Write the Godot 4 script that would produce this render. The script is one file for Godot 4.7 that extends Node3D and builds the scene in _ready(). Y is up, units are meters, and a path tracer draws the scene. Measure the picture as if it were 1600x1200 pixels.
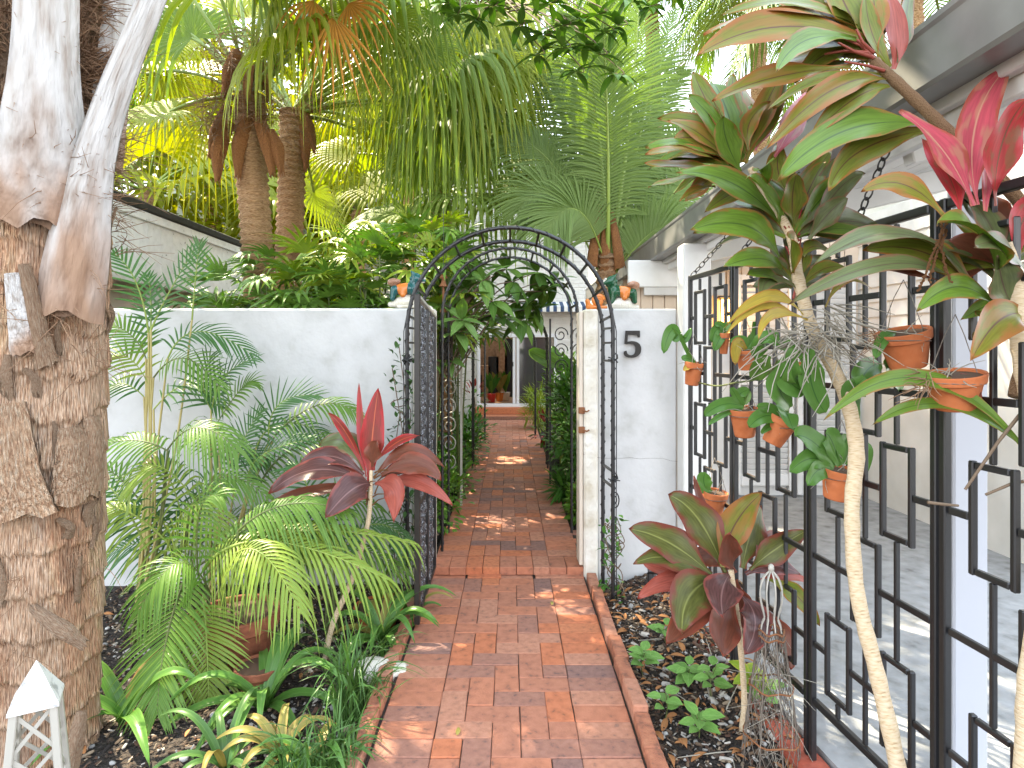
extends Node3D
# A gated brick garden path between a white wall, palms and a patio screen of black iron.
const F := 970.0
const EYE := 1.4
var M := {}
var used := {}
var rng := RandomNumberGenerator.new()
var noise := FastNoiseLite.new()

class MB:
	var v := PackedVector3Array()
	var n := PackedVector3Array()
	var uv := PackedVector2Array()
	var col := PackedColorArray()
	var ix := PackedInt32Array()
	func add(p: Vector3, nn: Vector3, u: Vector2) -> int:
		v.append(p); n.append(nn); uv.append(u)
		return v.size() - 1
	# rows x cols sheet with smooth normals
	func grid(P: PackedVector3Array, rows: int, cols: int, wrap := false, us := 1.0, vs := 1.0) -> void:
		var b := v.size()
		var last := Vector3.UP
		for i in rows:
			var i0: int = maxi(i - 1, 0); var i1: int = mini(i + 1, rows - 1)
			for j in cols:
				var j0: int = j - 1; var j1: int = j + 1
				if wrap:
					if j0 < 0: j0 = cols - 2
					if j1 > cols - 1: j1 = 1
				else:
					j0 = maxi(j0, 0); j1 = mini(j1, cols - 1)
				var dc: Vector3 = P[i * cols + j1] - P[i * cols + j0]
				if dc.length_squared() < 1e-12:
					var ii: int = i - 1 if i > 0 else i + 1
					ii = clampi(ii, 0, rows - 1)
					dc = P[ii * cols + j1] - P[ii * cols + j0]
				var nn := dc.cross(P[i1 * cols + j] - P[i0 * cols + j])
				if nn.length_squared() > 1e-16:
					last = nn.normalized()
				v.append(P[i * cols + j]); n.append(last)
				uv.append(Vector2(float(j) / (cols - 1) * us, float(i) / (rows - 1) * vs))
		for i in rows - 1:
			for j in cols - 1:
				var a := b + i * cols + j
				ix.append(a); ix.append(a + cols); ix.append(a + 1)
				ix.append(a + 1); ix.append(a + cols); ix.append(a + cols + 1)
	# flat convex polygon, turned away from c
	func poly(p: Array, c: Vector3) -> void:
		var nn: Vector3 = (p[1] - p[0]).cross(p[2] - p[0]).normalized()
		var mid := Vector3.ZERO
		for q in p: mid += q
		mid /= p.size()
		var flip: bool = nn.dot(mid - c) < 0.0
		if flip: nn = -nn
		var b := v.size()
		var ax := nn.cross(Vector3.UP) if absf(nn.y) < 0.9 else nn.cross(Vector3.RIGHT)
		ax = ax.normalized()
		var ay := ax.cross(nn)
		for q in p: add(q, nn, Vector2(q.dot(ax), q.dot(ay)))
		for k in range(1, p.size() - 1):
			ix.append(b)
			ix.append(b + (k + 1 if not flip else k))
			ix.append(b + (k if not flip else k + 1))
	func box(t: Transform3D, s: Vector3, be := 0.0) -> void:
		var h := s * 0.5
		var c := t.origin
		if be <= 0.0:
			for ax in 3:
				for sg in [-1.0, 1.0]:
					var q := []
					for k in [[-1, -1], [1, -1], [1, 1], [-1, 1]]:
						var p := Vector3.ZERO
						p[ax] = sg * h[ax]; p[(ax + 1) % 3] = k[0] * h[(ax + 1) % 3]; p[(ax + 2) % 3] = k[1] * h[(ax + 2) % 3]
						q.append(t * p)
					poly(q, c)
			return
		var fv := func(ax: int, sx: float, sy: float, sz: float) -> Vector3:
			var p := Vector3(sx * (h.x - be), sy * (h.y - be), sz * (h.z - be))
			p[ax] += be * [sx, sy, sz][ax]
			return t * p
		for ax in 3:
			for sg in [-1.0, 1.0]:
				var q := []
				for k in [[-1, -1], [1, -1], [1, 1], [-1, 1]]:
					var s3 := [0.0, 0.0, 0.0]
					s3[ax] = sg; s3[(ax + 1) % 3] = float(k[0]); s3[(ax + 2) % 3] = float(k[1])
					q.append(fv.call(ax, s3[0], s3[1], s3[2]))
				poly(q, c)
			var a2 := (ax + 1) % 3
			var a3 := (ax + 2) % 3
			for s1 in [-1.0, 1.0]:
				for s2 in [-1.0, 1.0]:
					var e := []
					for k in [[ax, -1.0], [ax, 1.0], [a2, 1.0], [a2, -1.0]]:
						var s3 := [0.0, 0.0, 0.0]
						s3[ax] = s1; s3[a2] = s2; s3[a3] = k[1]
						e.append(fv.call(k[0], s3[0], s3[1], s3[2]))
					poly(e, c)
		for sx in [-1.0, 1.0]:
			for sy in [-1.0, 1.0]:
				for sz in [-1.0, 1.0]:
					poly([fv.call(0, sx, sy, sz), fv.call(1, sx, sy, sz), fv.call(2, sx, sy, sz)], c)
	func bx(x0: float, x1: float, y0: float, y1: float, z0: float, z1: float, be := 0.0) -> void:
		box(Transform3D(Basis(), Vector3(x0 + x1, y0 + y1, z0 + z1) * 0.5), Vector3(absf(x1 - x0), absf(y1 - y0), absf(z1 - z0)), be)
	func bar(a: Vector3, b: Vector3, w: float, h: float, be := 0.0, up := Vector3.UP) -> void:
		var d := (b - a)
		var y := d.normalized()
		if absf(y.dot(up)) > 0.98: up = Vector3.BACK
		var x := y.cross(up).normalized()
		var z := x.cross(y).normalized()
		box(Transform3D(Basis(x, y, z), (a + b) * 0.5), Vector3(w, d.length(), h), be)
	func tube(p: Array, r: Array, sides := 6, vs := 1.0, cap := true) -> void:
		var rows := p.size()
		var P := PackedVector3Array()
		var t0: Vector3 = (p[1] - p[0]).normalized()
		var x := t0.cross(Vector3.UP if absf(t0.y) < 0.9 else Vector3.RIGHT).normalized()
		var extra := 2 if cap else 0
		for i in rows:
			var t: Vector3 = (p[mini(i + 1, rows - 1)] - p[maxi(i - 1, 0)]).normalized()
			x = (x - t * x.dot(t)).normalized()
			var y := t.cross(x)
			var rr: float = r[mini(i, r.size() - 1)]
			if cap and i == 0:
				for j in sides + 1: P.append(p[0])
			for j in sides + 1:
				var a := TAU * j / sides
				P.append(p[i] + (x * cos(a) + y * sin(a)) * rr)
			if cap and i == rows - 1:
				for j in sides + 1: P.append(p[i])
		grid(P, rows + extra, sides + 1, true, 1.0, vs)
	# profile of (radius, height) turned round the y axis of t
	func lathe(prof: Array, t: Transform3D, sides := 20, us := 1.0, vs := 1.0) -> void:
		var P := PackedVector3Array()
		for q in prof:
			for j in sides + 1:
				var a := TAU * j / sides
				P.append(t * Vector3(q.x * cos(a), q.y, -q.x * sin(a)))
		grid(P, prof.size(), sides + 1, true, us, vs)
	# a leaf blade along p0-p1-p2 (p1 is a control point)
	func blade(p0: Vector3, p1: Vector3, p2: Vector3, w: float, nh: Vector3, kind := 0, rows := 6, cols := 3, fold := 0.25, wave := 0.0, sag := 0.0, ph := 0.0, twist := 0.0) -> void:
		var P := PackedVector3Array()
		var L := (p2 - p0).length()
		for i in rows:
			var t := float(i) / (rows - 1)
			var c := p0 * ((1 - t) * (1 - t)) + p1 * (2 * t * (1 - t)) + p2 * (t * t)
			var tg := ((p1 - p0) * (1 - t) + (p2 - p1) * t)
			c.y -= sag * t * t * t * L
			tg.y -= sag * 1.5 * t * t * L
			tg = tg.normalized()
			var nn := nh - tg * nh.dot(tg)
			if nn.length_squared() < 1e-4: nn = Vector3(0.3, 0.4, 0.8) - tg * Vector3(0.3, 0.4, 0.8).dot(tg)
			nn = nn.normalized()
			if twist != 0.0: nn = nn.rotated(tg, twist * t)
			var s := tg.cross(nn)
			var ww := w * 0.5
			match kind:
				0: ww *= lerpf(0.15, 1.0, smoothstep(0.04, 0.46, t)) * pow(maxf(0.0, 1.0 - pow(t, 3.2)), 0.85)   # stalked, pointed
				1: ww *= lerpf(0.75, 1.0, smoothstep(0.0, 0.2, t)) * pow(maxf(0.0, 1.0 - pow(t, 2.6)), 0.9)      # strap
				2: ww *= lerpf(0.35, 1.0, smoothstep(0.0, 0.35, t)) * sqrt(maxf(0.0, 1.0 - pow(t, 4.5)))        # rounded
				3: ww *= sin(PI * clampf(0.08 + 0.92 * pow(t, 0.8), 0.0, 1.0)) * 0.98 + 0.02 * (1 - t)          # lens
			for j in cols:
				var u := float(j) / (cols - 1) * 2.0 - 1.0
				var lift := absf(u) * ww * fold
				if wave > 0.0: lift += sin(t * 11.0 + ph + u * 1.3) * wave * w * u * u
				P.append(c + s * (u * ww) + nn * lift)
		grid(P, rows, cols)
	func ball(c: Vector3, r: Vector3, rings := 6, sides := 8) -> void:
		var P := PackedVector3Array()
		for i in rings + 1:
			var f := PI * i / rings
			for j in sides + 1:
				var a := TAU * j / sides
				P.append(c + Vector3(r.x * sin(f) * cos(a), r.y * cos(f), -r.z * sin(f) * sin(a)))
		grid(P, rings + 1, sides + 1, true)
	func mesh(o := Vector3.ZERO) -> ArrayMesh:
		var a := []
		a.resize(Mesh.ARRAY_MAX)
		if o != Vector3.ZERO:
			for k in v.size(): v[k] -= o
		a[Mesh.ARRAY_VERTEX] = v; a[Mesh.ARRAY_NORMAL] = n; a[Mesh.ARRAY_TEX_UV] = uv; a[Mesh.ARRAY_INDEX] = ix
		if col.size() == v.size() and col.size() > 0: a[Mesh.ARRAY_COLOR] = col
		var m := ArrayMesh.new()
		m.add_surface_from_arrays(Mesh.PRIMITIVE_TRIANGLES, a)
		return m

# the point seen at a pixel of the photograph, at a distance in front of the lens
func at(px: float, py: float, d: float) -> Vector3:
	return Vector3((px - 797.0) * d / F, EYE - (py - 545.0) * d / F, -d)
func ctrl(a: Vector3, m: Vector3, b: Vector3) -> Vector3:
	return m * 2.0 - (a + b) * 0.5
func bez(a: Vector3, c: Vector3, b: Vector3, t: float) -> Vector3:
	return a * ((1 - t) * (1 - t)) + c * (2 * t * (1 - t)) + b * (t * t)
func fence_x(d: float) -> float: return 1.244 - 0.1 * d
func soil(x: float, d: float) -> float:
	var h := -0.055 if d < 3.85 else 0.0
	if x > 0.6 and d < 3.85: h += 0.06 * smoothstep(0.62, fence_x(d) - 0.04, x) * smoothstep(2.1, 2.5, d)
	return h + 0.018 * noise.get_noise_2d(x * 90.0, d * 90.0)

func numbered(s: String) -> String:
	if not used.has(s):
		used[s] = 0
		return s
	used[s] += 1
	return "%s_%03d" % [s, used[s]]
func meta(o: Node, label: String, cat := "", group := "", kind := "") -> void:
	if label: o.set_meta("label", label)
	if cat: o.set_meta("category", cat)
	if group: o.set_meta("group", group)
	if kind: o.set_meta("kind", kind)
func thing(called: String, label: String, cat: String, pos := Vector3.ZERO, group := "", kind := "") -> Node3D:
	var o := Node3D.new()
	o.name = numbered(called)
	add_child(o)
	o.position = pos
	meta(o, label, cat, group, kind)
	return o
func org(o: Node) -> Vector3:
	var p := Vector3.ZERO
	while o != self:
		p += o.position
		o = o.get_parent()
	return p
func part(parent: Node, called: String, mb: MB, mat: Material, kind := "") -> MeshInstance3D:
	var o := MeshInstance3D.new()
	o.name = called
	o.mesh = mb.mesh(org(parent))
	o.material_override = mat
	parent.add_child(o, true)
	if kind: o.set_meta("kind", kind)
	return o
func inst(parent: Node, called: String, mesh: Mesh, mat: Material, xf: Transform3D) -> MeshInstance3D:
	var o := MeshInstance3D.new()
	o.name = called
	o.mesh = mesh
	o.material_override = mat
	xf.origin -= org(parent)
	o.transform = xf
	parent.add_child(o, true)
	return o
func struct(called: String, mb: MB, mat: Material) -> MeshInstance3D:
	var o := MeshInstance3D.new()
	o.name = numbered(called)
	o.mesh = mb.mesh()
	o.material_override = mat
	add_child(o)
	o.set_meta("kind", "structure")
	return o
func multi(parent: Node, called: String, mesh: Mesh, mat: Material, xfs: Array, cols := []) -> MultiMeshInstance3D:
	var mm := MultiMesh.new()
	mm.transform_format = MultiMesh.TRANSFORM_3D
	mm.use_colors = cols.size() > 0
	mm.mesh = mesh
	mm.instance_count = xfs.size()
	var o0 := org(parent) if parent != self else Vector3.ZERO
	for k in xfs.size():
		var x: Transform3D = xfs[k]
		x.origin -= o0
		mm.set_instance_transform(k, x)
		if cols.size() > 0: mm.set_instance_color(k, cols[k])
	var o := MultiMeshInstance3D.new()
	o.name = called
	o.multimesh = mm
	o.material_override = mat
	parent.add_child(o, true)
	o.set_meta("kind", "stuff")
	return o
func rf(a: float, b: float) -> float: return rng.randf_range(a, b)
func rdir() -> Vector3:
	var z := rf(-1, 1)
	var a := rf(0, TAU)
	var r := sqrt(1 - z * z)
	return Vector3(r * cos(a), z, r * sin(a))

# ---------- materials ----------
func L(r: float, g: float, b: float) -> Color: return Color(r, g, b).linear_to_srgb()
func ntex(freq: float, sd: int, stops: Array, oct := 4, size := 512, kind := FastNoiseLite.TYPE_SIMPLEX_SMOOTH) -> NoiseTexture2D:
	var f := FastNoiseLite.new()
	f.noise_type = kind
	f.frequency = freq
	f.seed = sd
	f.fractal_octaves = oct
	var g := Gradient.new()
	var offs := PackedFloat32Array(); var cs := PackedColorArray()
	for s in stops:
		offs.append(s[0]); cs.append(s[1])
	g.offsets = offs; g.colors = cs
	var t := NoiseTexture2D.new()
	t.width = size; t.height = size
	t.seamless = true
	t.noise = f
	t.color_ramp = g
	return t
func gtex(freq: float, sd: int, oct := 4, size := 512, kind := FastNoiseLite.TYPE_SIMPLEX_SMOOTH) -> NoiseTexture2D:
	return ntex(freq, sd, [[0.0, Color.BLACK], [1.0, Color.WHITE]], oct, size, kind)
func mat(c: Color, rough := 0.7, tex: Texture2D = null, tri := 0.0, bump: Texture2D = null, bs := 0.0) -> StandardMaterial3D:
	var m := StandardMaterial3D.new()
	m.albedo_color = c
	m.roughness = rough
	if tex: m.albedo_texture = tex
	if tri > 0.0:
		m.uv1_triplanar = true
		m.uv1_world_triplanar = true
		m.uv1_scale = Vector3.ONE * tri
	if bump:
		m.heightmap_enabled = true
		m.heightmap_texture = bump
		m.heightmap_scale = bs
	return m
# leaf colours: blade, margin, midrib and tip, with streaks along the veins
func leaf_tex(sd: int, blade: Color, edge: Color, rib: Color, ew := 0.18, streak := 0.35, blotch := 0.0, bcol := Color.BLACK) -> ImageTexture:
	var w := 48; var h := 96
	var im := Image.create(w, h, false, Image.FORMAT_RGB8)
	var f := FastNoiseLite.new()
	f.seed = sd; f.frequency = 0.05; f.fractal_octaves = 3
	for y in h:
		var t := float(y) / (h - 1)
		for x in w:
			var u := absf(float(x) / (w - 1) * 2.0 - 1.0)
			var sg := f.get_noise_2d(x * 6.0 + 400.0, y * 0.7 + u * 26.0)
			var c := blade * (1.0 + streak * sg)
			var e := smoothstep(1.0 - ew * 1.6, 1.0 - ew * 0.3, maxf(u, smoothstep(0.86, 1.0, t)) + 0.22 * f.get_noise_2d(x * 1.5, y * 1.2 + 900.0))
			c = c.lerp(edge, e)
			if blotch > 0.0: c = c.lerp(bcol, blotch * smoothstep(0.02, 0.4, f.get_noise_2d(x * 0.9 + 70.0, y * 0.55)))
			c = c.lerp(rib, 1.0 - smoothstep(0.02, 0.07, u))
			c.a = 1.0
			im.set_pixel(x, y, Color(clampf(c.r, 0, 1), clampf(c.g, 0, 1), clampf(c.b, 0, 1)).linear_to_srgb())
	return ImageTexture.create_from_image(im)
func leafm(sd: int, blade: Color, edge: Color, rib: Color, back: Color, rough := 0.42, ew := 0.18, streak := 0.35, blotch := 0.0, bcol := Color.BLACK) -> StandardMaterial3D:
	var m := mat(Color.WHITE, rough, leaf_tex(sd, blade, edge, rib, ew, streak, blotch, bcol))
	m.metallic_specular = 0.35
	m.backlight_enabled = true
	m.backlight = back
	m.cull_mode = BaseMaterial3D.CULL_DISABLED
	return m

func _ready() -> void:
	# ---------- camera, sky, sun, exposure ----------
	var cam := Camera3D.new()
	cam.name = "camera"
	cam.projection = Camera3D.PROJECTION_FRUSTUM
	cam.near = 0.05
	cam.far = 400.0
	cam.size = 0.05 * 1200.0 / F
	cam.frustum_offset = Vector2(0.05 * 3.0 / F, -0.05 * 55.0 / F)
	add_child(cam)
	cam.position = Vector3(0, EYE, 0)
	cam.current = true
	var env := Environment.new()
	env.background_mode = Environment.BG_SKY
	var sky := Sky.new()
	var sm := ProceduralSkyMaterial.new()
	sm.sky_top_color = Color(0.70, 0.755, 0.83)
	sm.sky_horizon_color = Color(0.95, 0.93, 0.90)
	sm.sky_curve = 0.2
	sm.ground_bottom_color = Color(0.32, 0.30, 0.26)
	sm.ground_horizon_color = Color(0.62, 0.63, 0.60)
	sm.sun_angle_max = 20.0
	sky.sky_material = sm
	env.sky = sky
	env.background_energy_multiplier = 1.3
	env.tonemap_mode = Environment.TONE_MAPPER_LINEAR
	env.tonemap_exposure = 5.6
	env.sdfgi_enabled = true
	env.ssao_enabled = true
	env.ssil_enabled = true
	var we := WorldEnvironment.new()
	we.name = "world"
	we.environment = env
	add_child(we)
	var sun := DirectionalLight3D.new()
	sun.name = "sun"
	sun.light_energy = 1.15
	sun.light_color = Color(1.0, 0.94, 0.82)
	sun.light_angular_distance = 0.6
	sun.shadow_enabled = true
	add_child(sun)
	sun.look_at_from_position(Vector3.ZERO, -Vector3(-0.42, 0.80, -0.43), Vector3.UP)
	# ---------- the place ----------
	rng.seed = 20417
	noise.seed = 5
	noise.frequency = 0.02
	noise.fractal_octaves = 3
	make_materials()
	build_ground()
	build_path()
	build_wall()
	build_patio_house()
	build_neighbour()
	build_far_house()
	build_arches()
	build_fence()
	build_big_palm()
	build_back_palms()
	build_planting_behind()
	build_left_bed()
	build_right_bed()
	build_cordylines()
	build_orchids()
	build_small_things()

func make_materials() -> void:
	var fine := gtex(0.05, 11, 4, 512)
	var grit := gtex(0.12, 12, 3, 512)
	M.fine = fine
	# paving bricks: seven firings, each with its own speckle
	var cols := [[0.42, 0.158, 0.086], [0.385, 0.152, 0.088], [0.46, 0.148, 0.066], [0.31, 0.140, 0.094], [0.42, 0.185, 0.112], [0.23, 0.120, 0.094], [0.48, 0.165, 0.074]]
	M.brick = []
	for k in cols.size():
		var c: Array = cols[k]
		var a := L(c[0] * 0.88, c[1] * 0.88, c[2] * 0.9)
		var b := L(c[0], c[1], c[2])
		var d := L(c[0] * 1.1, c[1] * 1.14, c[2] * 1.18)
		var s := L(c[0] * 0.36, c[1] * 0.48, c[2] * 0.62)
		M.brick.append(mat(Color.WHITE, 0.88, ntex(0.018 + 0.003 * k, 30 + k, [[0.0, s], [0.27, a], [0.5, b], [0.8, d], [1.0, b]], 6, 512), 1.6, grit, 0.12))
	M.joint = mat(L(0.055, 0.04, 0.03), 0.95, ntex(0.06, 50, [[0.0, L(0.5, 0.5, 0.5)], [1.0, Color.WHITE]]), 3.0, grit, 0.4)
	M.edging = mat(Color.WHITE, 0.85, ntex(0.02, 51, [[0.0, L(0.16, 0.07, 0.045)], [0.45, L(0.36, 0.13, 0.07)], [1.0, L(0.46, 0.19, 0.10)]], 5), 1.7, grit, 0.3)
	M.soil = mat(Color.WHITE, 0.96, ntex(0.03, 52, [[0.0, L(0.014, 0.011, 0.009)], [0.5, L(0.035, 0.026, 0.02)], [0.8, L(0.075, 0.055, 0.04)], [1.0, L(0.14, 0.11, 0.085)]], 6, 1024), 1.3, gtex(0.06, 53, 5), 2.0)
	M.chip = mat(Color.WHITE, 0.9); M.chip.vertex_color_use_as_albedo = true
	# painted masonry: rain streaks and patches
	var wall_t := ntex(0.006, 60, [[0.0, L(0.44, 0.44, 0.42)], [0.35, L(0.53, 0.53, 0.525)], [0.6, L(0.56, 0.56, 0.555)], [1.0, L(0.58, 0.58, 0.575)]], 6, 1024)
	M.stucco = mat(Color.WHITE, 0.8, wall_t, 0.55, gtex(0.02, 61, 5, 1024), 0.3)
	M.stucco_old = mat(Color.WHITE, 0.85, ntex(0.012, 62, [[0.0, L(0.50, 0.44, 0.32)], [0.4, L(0.70, 0.66, 0.56)], [1.0, L(0.78, 0.76, 0.70)]], 6), 0.9, gtex(0.03, 63, 5), 0.8)
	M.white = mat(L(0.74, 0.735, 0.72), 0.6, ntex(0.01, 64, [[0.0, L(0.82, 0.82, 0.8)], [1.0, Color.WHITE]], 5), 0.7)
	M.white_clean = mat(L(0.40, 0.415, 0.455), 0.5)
	M.beige = mat(L(0.62, 0.50, 0.38), 0.7, ntex(0.01, 65, [[0.0, L(0.85, 0.85, 0.85)], [1.0, Color.WHITE]], 5), 0.7)
	M.side_grey = mat(L(0.78, 0.78, 0.74), 0.6, ntex(0.008, 99, [[0.0, L(0.82, 0.82, 0.8)], [1.0, Color.WHITE]], 5), 0.6)
	M.cream = mat(L(0.66, 0.58, 0.48), 0.7)
	M.gutter = mat(L(0.26, 0.258, 0.25), 0.38, ntex(0.012, 66, [[0.0, L(0.7, 0.7, 0.7)], [1.0, Color.WHITE]], 5), 0.8); M.gutter.metallic = 0.15
	M.soffit = mat(L(0.60, 0.59, 0.57), 0.65, ntex(0.01, 67, [[0.0, L(0.8, 0.8, 0.78)], [1.0, Color.WHITE]], 5), 0.7)
	M.concrete = mat(Color.WHITE, 0.7, ntex(0.01, 68, [[0.0, L(0.13, 0.13, 0.125)], [0.3, L(0.24, 0.245, 0.24)], [0.7, L(0.30, 0.305, 0.305)], [1.0, L(0.35, 0.355, 0.36)]], 6, 1024), 0.7, fine, 0.15)
	M.curb = mat(Color.WHITE, 0.75, ntex(0.02, 69, [[0.0, L(0.26, 0.055, 0.03)], [0.6, L(0.36, 0.075, 0.04)], [1.0, L(0.40, 0.11, 0.07)]], 5), 1.2, fine, 0.2)
	M.roof = mat(L(0.04, 0.038, 0.033), 0.9, ntex(0.03, 70, [[0.0, L(0.4, 0.45, 0.35)], [1.0, Color.WHITE]], 5), 1.0)
	# boards whose paint flakes to grey wood
	M.flaking = mat(Color.WHITE, 0.8, ntex(0.012, 71, [[0.0, L(0.10, 0.10, 0.10)], [0.10, L(0.16, 0.16, 0.155)], [0.14, L(0.62, 0.63, 0.63)], [1.0, L(0.74, 0.75, 0.75)]], 6, 1024), 0.9)
	M.iron = mat(L(0.009, 0.009, 0.0105), 0.42, ntex(0.05, 72, [[0.0, L(0.6, 0.6, 0.6)], [0.72, Color.WHITE], [0.78, L(1, 1, 1)], [1.0, Color.WHITE]], 4), 2.0); M.iron.metallic_specular = 0.6
	M.iron_brown = mat(L(0.018, 0.015, 0.013), 0.45)
	M.iron_worn = mat(Color.WHITE, 0.4, ntex(0.05, 73, [[0.0, L(0.008, 0.008, 0.01)], [0.58, L(0.012, 0.012, 0.014)], [0.66, L(0.30, 0.31, 0.33)], [1.0, L(0.50, 0.51, 0.55)]], 4), 3.5)
	M.rust = mat(L(0.22, 0.085, 0.03), 0.7)
	M.wire = mat(L(0.20, 0.17, 0.14), 0.5); M.wire.metallic = 0.5
	M.terracotta = mat(Color.WHITE, 0.82, ntex(0.015, 74, [[0.0, L(0.36, 0.10, 0.035)], [0.5, L(0.50, 0.145, 0.045)], [1.0, L(0.56, 0.20, 0.085)]], 5), 2.5, fine, 0.12)
	M.terracotta_old = mat(Color.WHITE, 0.85, ntex(0.015, 75, [[0.0, L(0.14, 0.05, 0.025)], [0.5, L(0.24, 0.075, 0.035)], [1.0, L(0.32, 0.12, 0.06)]], 5), 2.5, fine, 0.15)
	M.bark_chip = mat(L(0.10, 0.055, 0.03), 0.9)
	M.root = mat(L(0.34, 0.31, 0.25), 0.75)
	M.glass = mat(Color(0.75, 0.82, 0.85, 0.18), 0.03); M.glass.transparency = BaseMaterial3D.TRANSPARENCY_ALPHA
	M.dark_glass = mat(L(0.05, 0.045, 0.05), 0.06); M.dark_glass.metallic_specular = 0.8
	M.alu = mat(L(0.72, 0.74, 0.78), 0.35)
	M.navy = mat(L(0.03, 0.06, 0.13), 0.8)
	M.wood = mat(Color.WHITE, 0.5, ntex(0.02, 76, [[0.0, L(0.26, 0.13, 0.06)], [1.0, L(0.50, 0.29, 0.15)]], 4), 1.0)
	M.red = mat(L(0.55, 0.03, 0.02), 0.5)
	M.orange_glaze = mat(L(0.62, 0.19, 0.035), 0.22)
	M.teal_glaze = mat(Color.WHITE, 0.15, ntex(0.06, 77, [[0.0, L(0.005, 0.03, 0.03)], [0.5, L(0.012, 0.085, 0.085)], [0.75, L(0.03, 0.16, 0.17)], [1.0, L(0.22, 0.36, 0.38)]], 4), 6.0)
	M.green_glaze = mat(Color.WHITE, 0.15, ntex(0.06, 78, [[0.0, L(0.003, 0.02, 0.008)], [0.5, L(0.008, 0.07, 0.028)], [0.8, L(0.02, 0.13, 0.06)], [1.0, L(0.2, 0.34, 0.26)]], 4), 6.0)
	M.cream_glaze = mat(Color.WHITE, 0.3, ntex(0.05, 79, [[0.0, L(0.34, 0.28, 0.2)], [0.4, L(0.6, 0.56, 0.47)], [1.0, L(0.76, 0.74, 0.68)]], 4), 5.0)
	M.brown_glaze = mat(Color.WHITE, 0.3, ntex(0.09, 80, [[0.0, L(0.06, 0.018, 0.01)], [0.45, L(0.12, 0.035, 0.02)], [0.55, L(0.55, 0.32, 0.2)], [1.0, L(0.62, 0.4, 0.27)]], 3), 8.0)
	M.lamp_metal = mat(Color.WHITE, 0.35, ntex(0.02, 81, [[0.0, L(0.20, 0.20, 0.21)], [0.27, L(0.22, 0.22, 0.23)], [0.285, L(0.66, 0.65, 0.62)], [1.0, L(0.70, 0.69, 0.66)]], 3), 1.9)
	M.lamp_grey = mat(L(0.44, 0.42, 0.37), 0.4); M.lamp_grey.metallic = 0.2
	var gl := mat(L(1.0, 0.75, 0.4), 0.5); gl.emission_enabled = true; gl.emission = Color(1.0, 0.74, 0.38); gl.emission_energy_multiplier = 2.2
	M.glow = gl
	# trunks
	var fib := gtex(0.03, 90, 5, 512)
	M.bark = mat(Color.WHITE, 0.9, ntex(0.03, 91, [[0.0, L(0.15, 0.075, 0.042)], [0.28, L(0.38, 0.215, 0.125)], [0.52, L(0.54, 0.36, 0.235)], [1.0, L(0.66, 0.52, 0.40)]], 6, 1024), 0.0, fib, 3.0)
	M.bark.uv1_scale = Vector3(7.0, 0.55, 1); M.bark.vertex_color_use_as_albedo = true
	M.boot = mat(Color.WHITE, 0.75, ntex(0.012, 92, [[0.0, L(0.24, 0.19, 0.155)], [0.25, L(0.38, 0.345, 0.315)], [0.5, L(0.45, 0.43, 0.41)], [0.75, L(0.50, 0.485, 0.47)], [1.0, L(0.54, 0.53, 0.52)]], 6, 1024), 0.0, fib, 0.9)
	M.boot.uv1_scale = Vector3(0.8, 0.45, 1); M.boot.vertex_color_use_as_albedo = true
	M.boot_brown = mat(Color.WHITE, 0.85, ntex(0.02, 93, [[0.0, L(0.20, 0.10, 0.055)], [0.35, L(0.44, 0.26, 0.15)], [0.7, L(0.56, 0.40, 0.27)], [1.0, L(0.64, 0.53, 0.41)]], 6, 512), 0.0, fib, 2.5)
	M.boot_brown.uv1_scale = Vector3(4.0, 0.7, 1)
	M.fibre = mat(L(0.26, 0.155, 0.09), 0.9)
	M.fibre_orange = mat(Color.WHITE, 0.9, ntex(0.04, 94, [[0.0, L(0.14, 0.045, 0.014)], [0.5, L(0.42, 0.165, 0.045)], [1.0, L(0.56, 0.28, 0.10)]], 5), 0.0, fib, 2.0)
	M.fibre_orange.uv1_scale = Vector3(5, 1, 1)
	M.trunk = mat(Color.WHITE, 0.9, ntex(0.04, 95, [[0.0, L(0.09, 0.038, 0.016)], [0.28, L(0.36, 0.175, 0.078)], [0.55, L(0.56, 0.33, 0.165)], [1.0, L(0.68, 0.47, 0.28)]], 6), 0.0, fib, 2.5)
	M.trunk.uv1_scale = Vector3(0.8, 7.0, 1)
	M.pale_stem = mat(Color.WHITE, 0.8, ntex(0.03, 96, [[0.0, L(0.30, 0.19, 0.10)], [0.28, L(0.52, 0.39, 0.235)], [0.5, L(0.58, 0.46, 0.30)], [1.0, L(0.64, 0.53, 0.38)]], 5), 0.0, fib, 0.12)
	M.pale_stem.uv1_scale = Vector3(0.25, 4.0, 1)
	M.cane = mat(L(0.13, 0.17, 0.05), 0.5, ntex(0.03, 97, [[0.0, L(0.5, 0.45, 0.35)], [1.0, Color.WHITE]]), 3.0)
	M.twig = mat(L(0.16, 0.11, 0.07), 0.85)
	M.petiole = mat(L(0.20, 0.27, 0.04), 0.45); M.petiole_tan = mat(L(0.36, 0.30, 0.11), 0.55)
	# foliage
	var bg := Color(0.88, 0.95, 0.14)
	M.areca = [leafm(1, Color(0.10, 0.20, 0.03), Color(0.16, 0.25, 0.04), Color(0.20, 0.30, 0.08), Color(0.5, 0.65, 0.12)), leafm(2, Color(0.16, 0.25, 0.03), Color(0.24, 0.26, 0.04), Color(0.28, 0.32, 0.08), Color(0.6, 0.6, 0.1)), leafm(3, Color(0.05, 0.13, 0.035), Color(0.07, 0.16, 0.04), Color(0.12, 0.2, 0.07), Color(0.4, 0.55, 0.14))]
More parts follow.
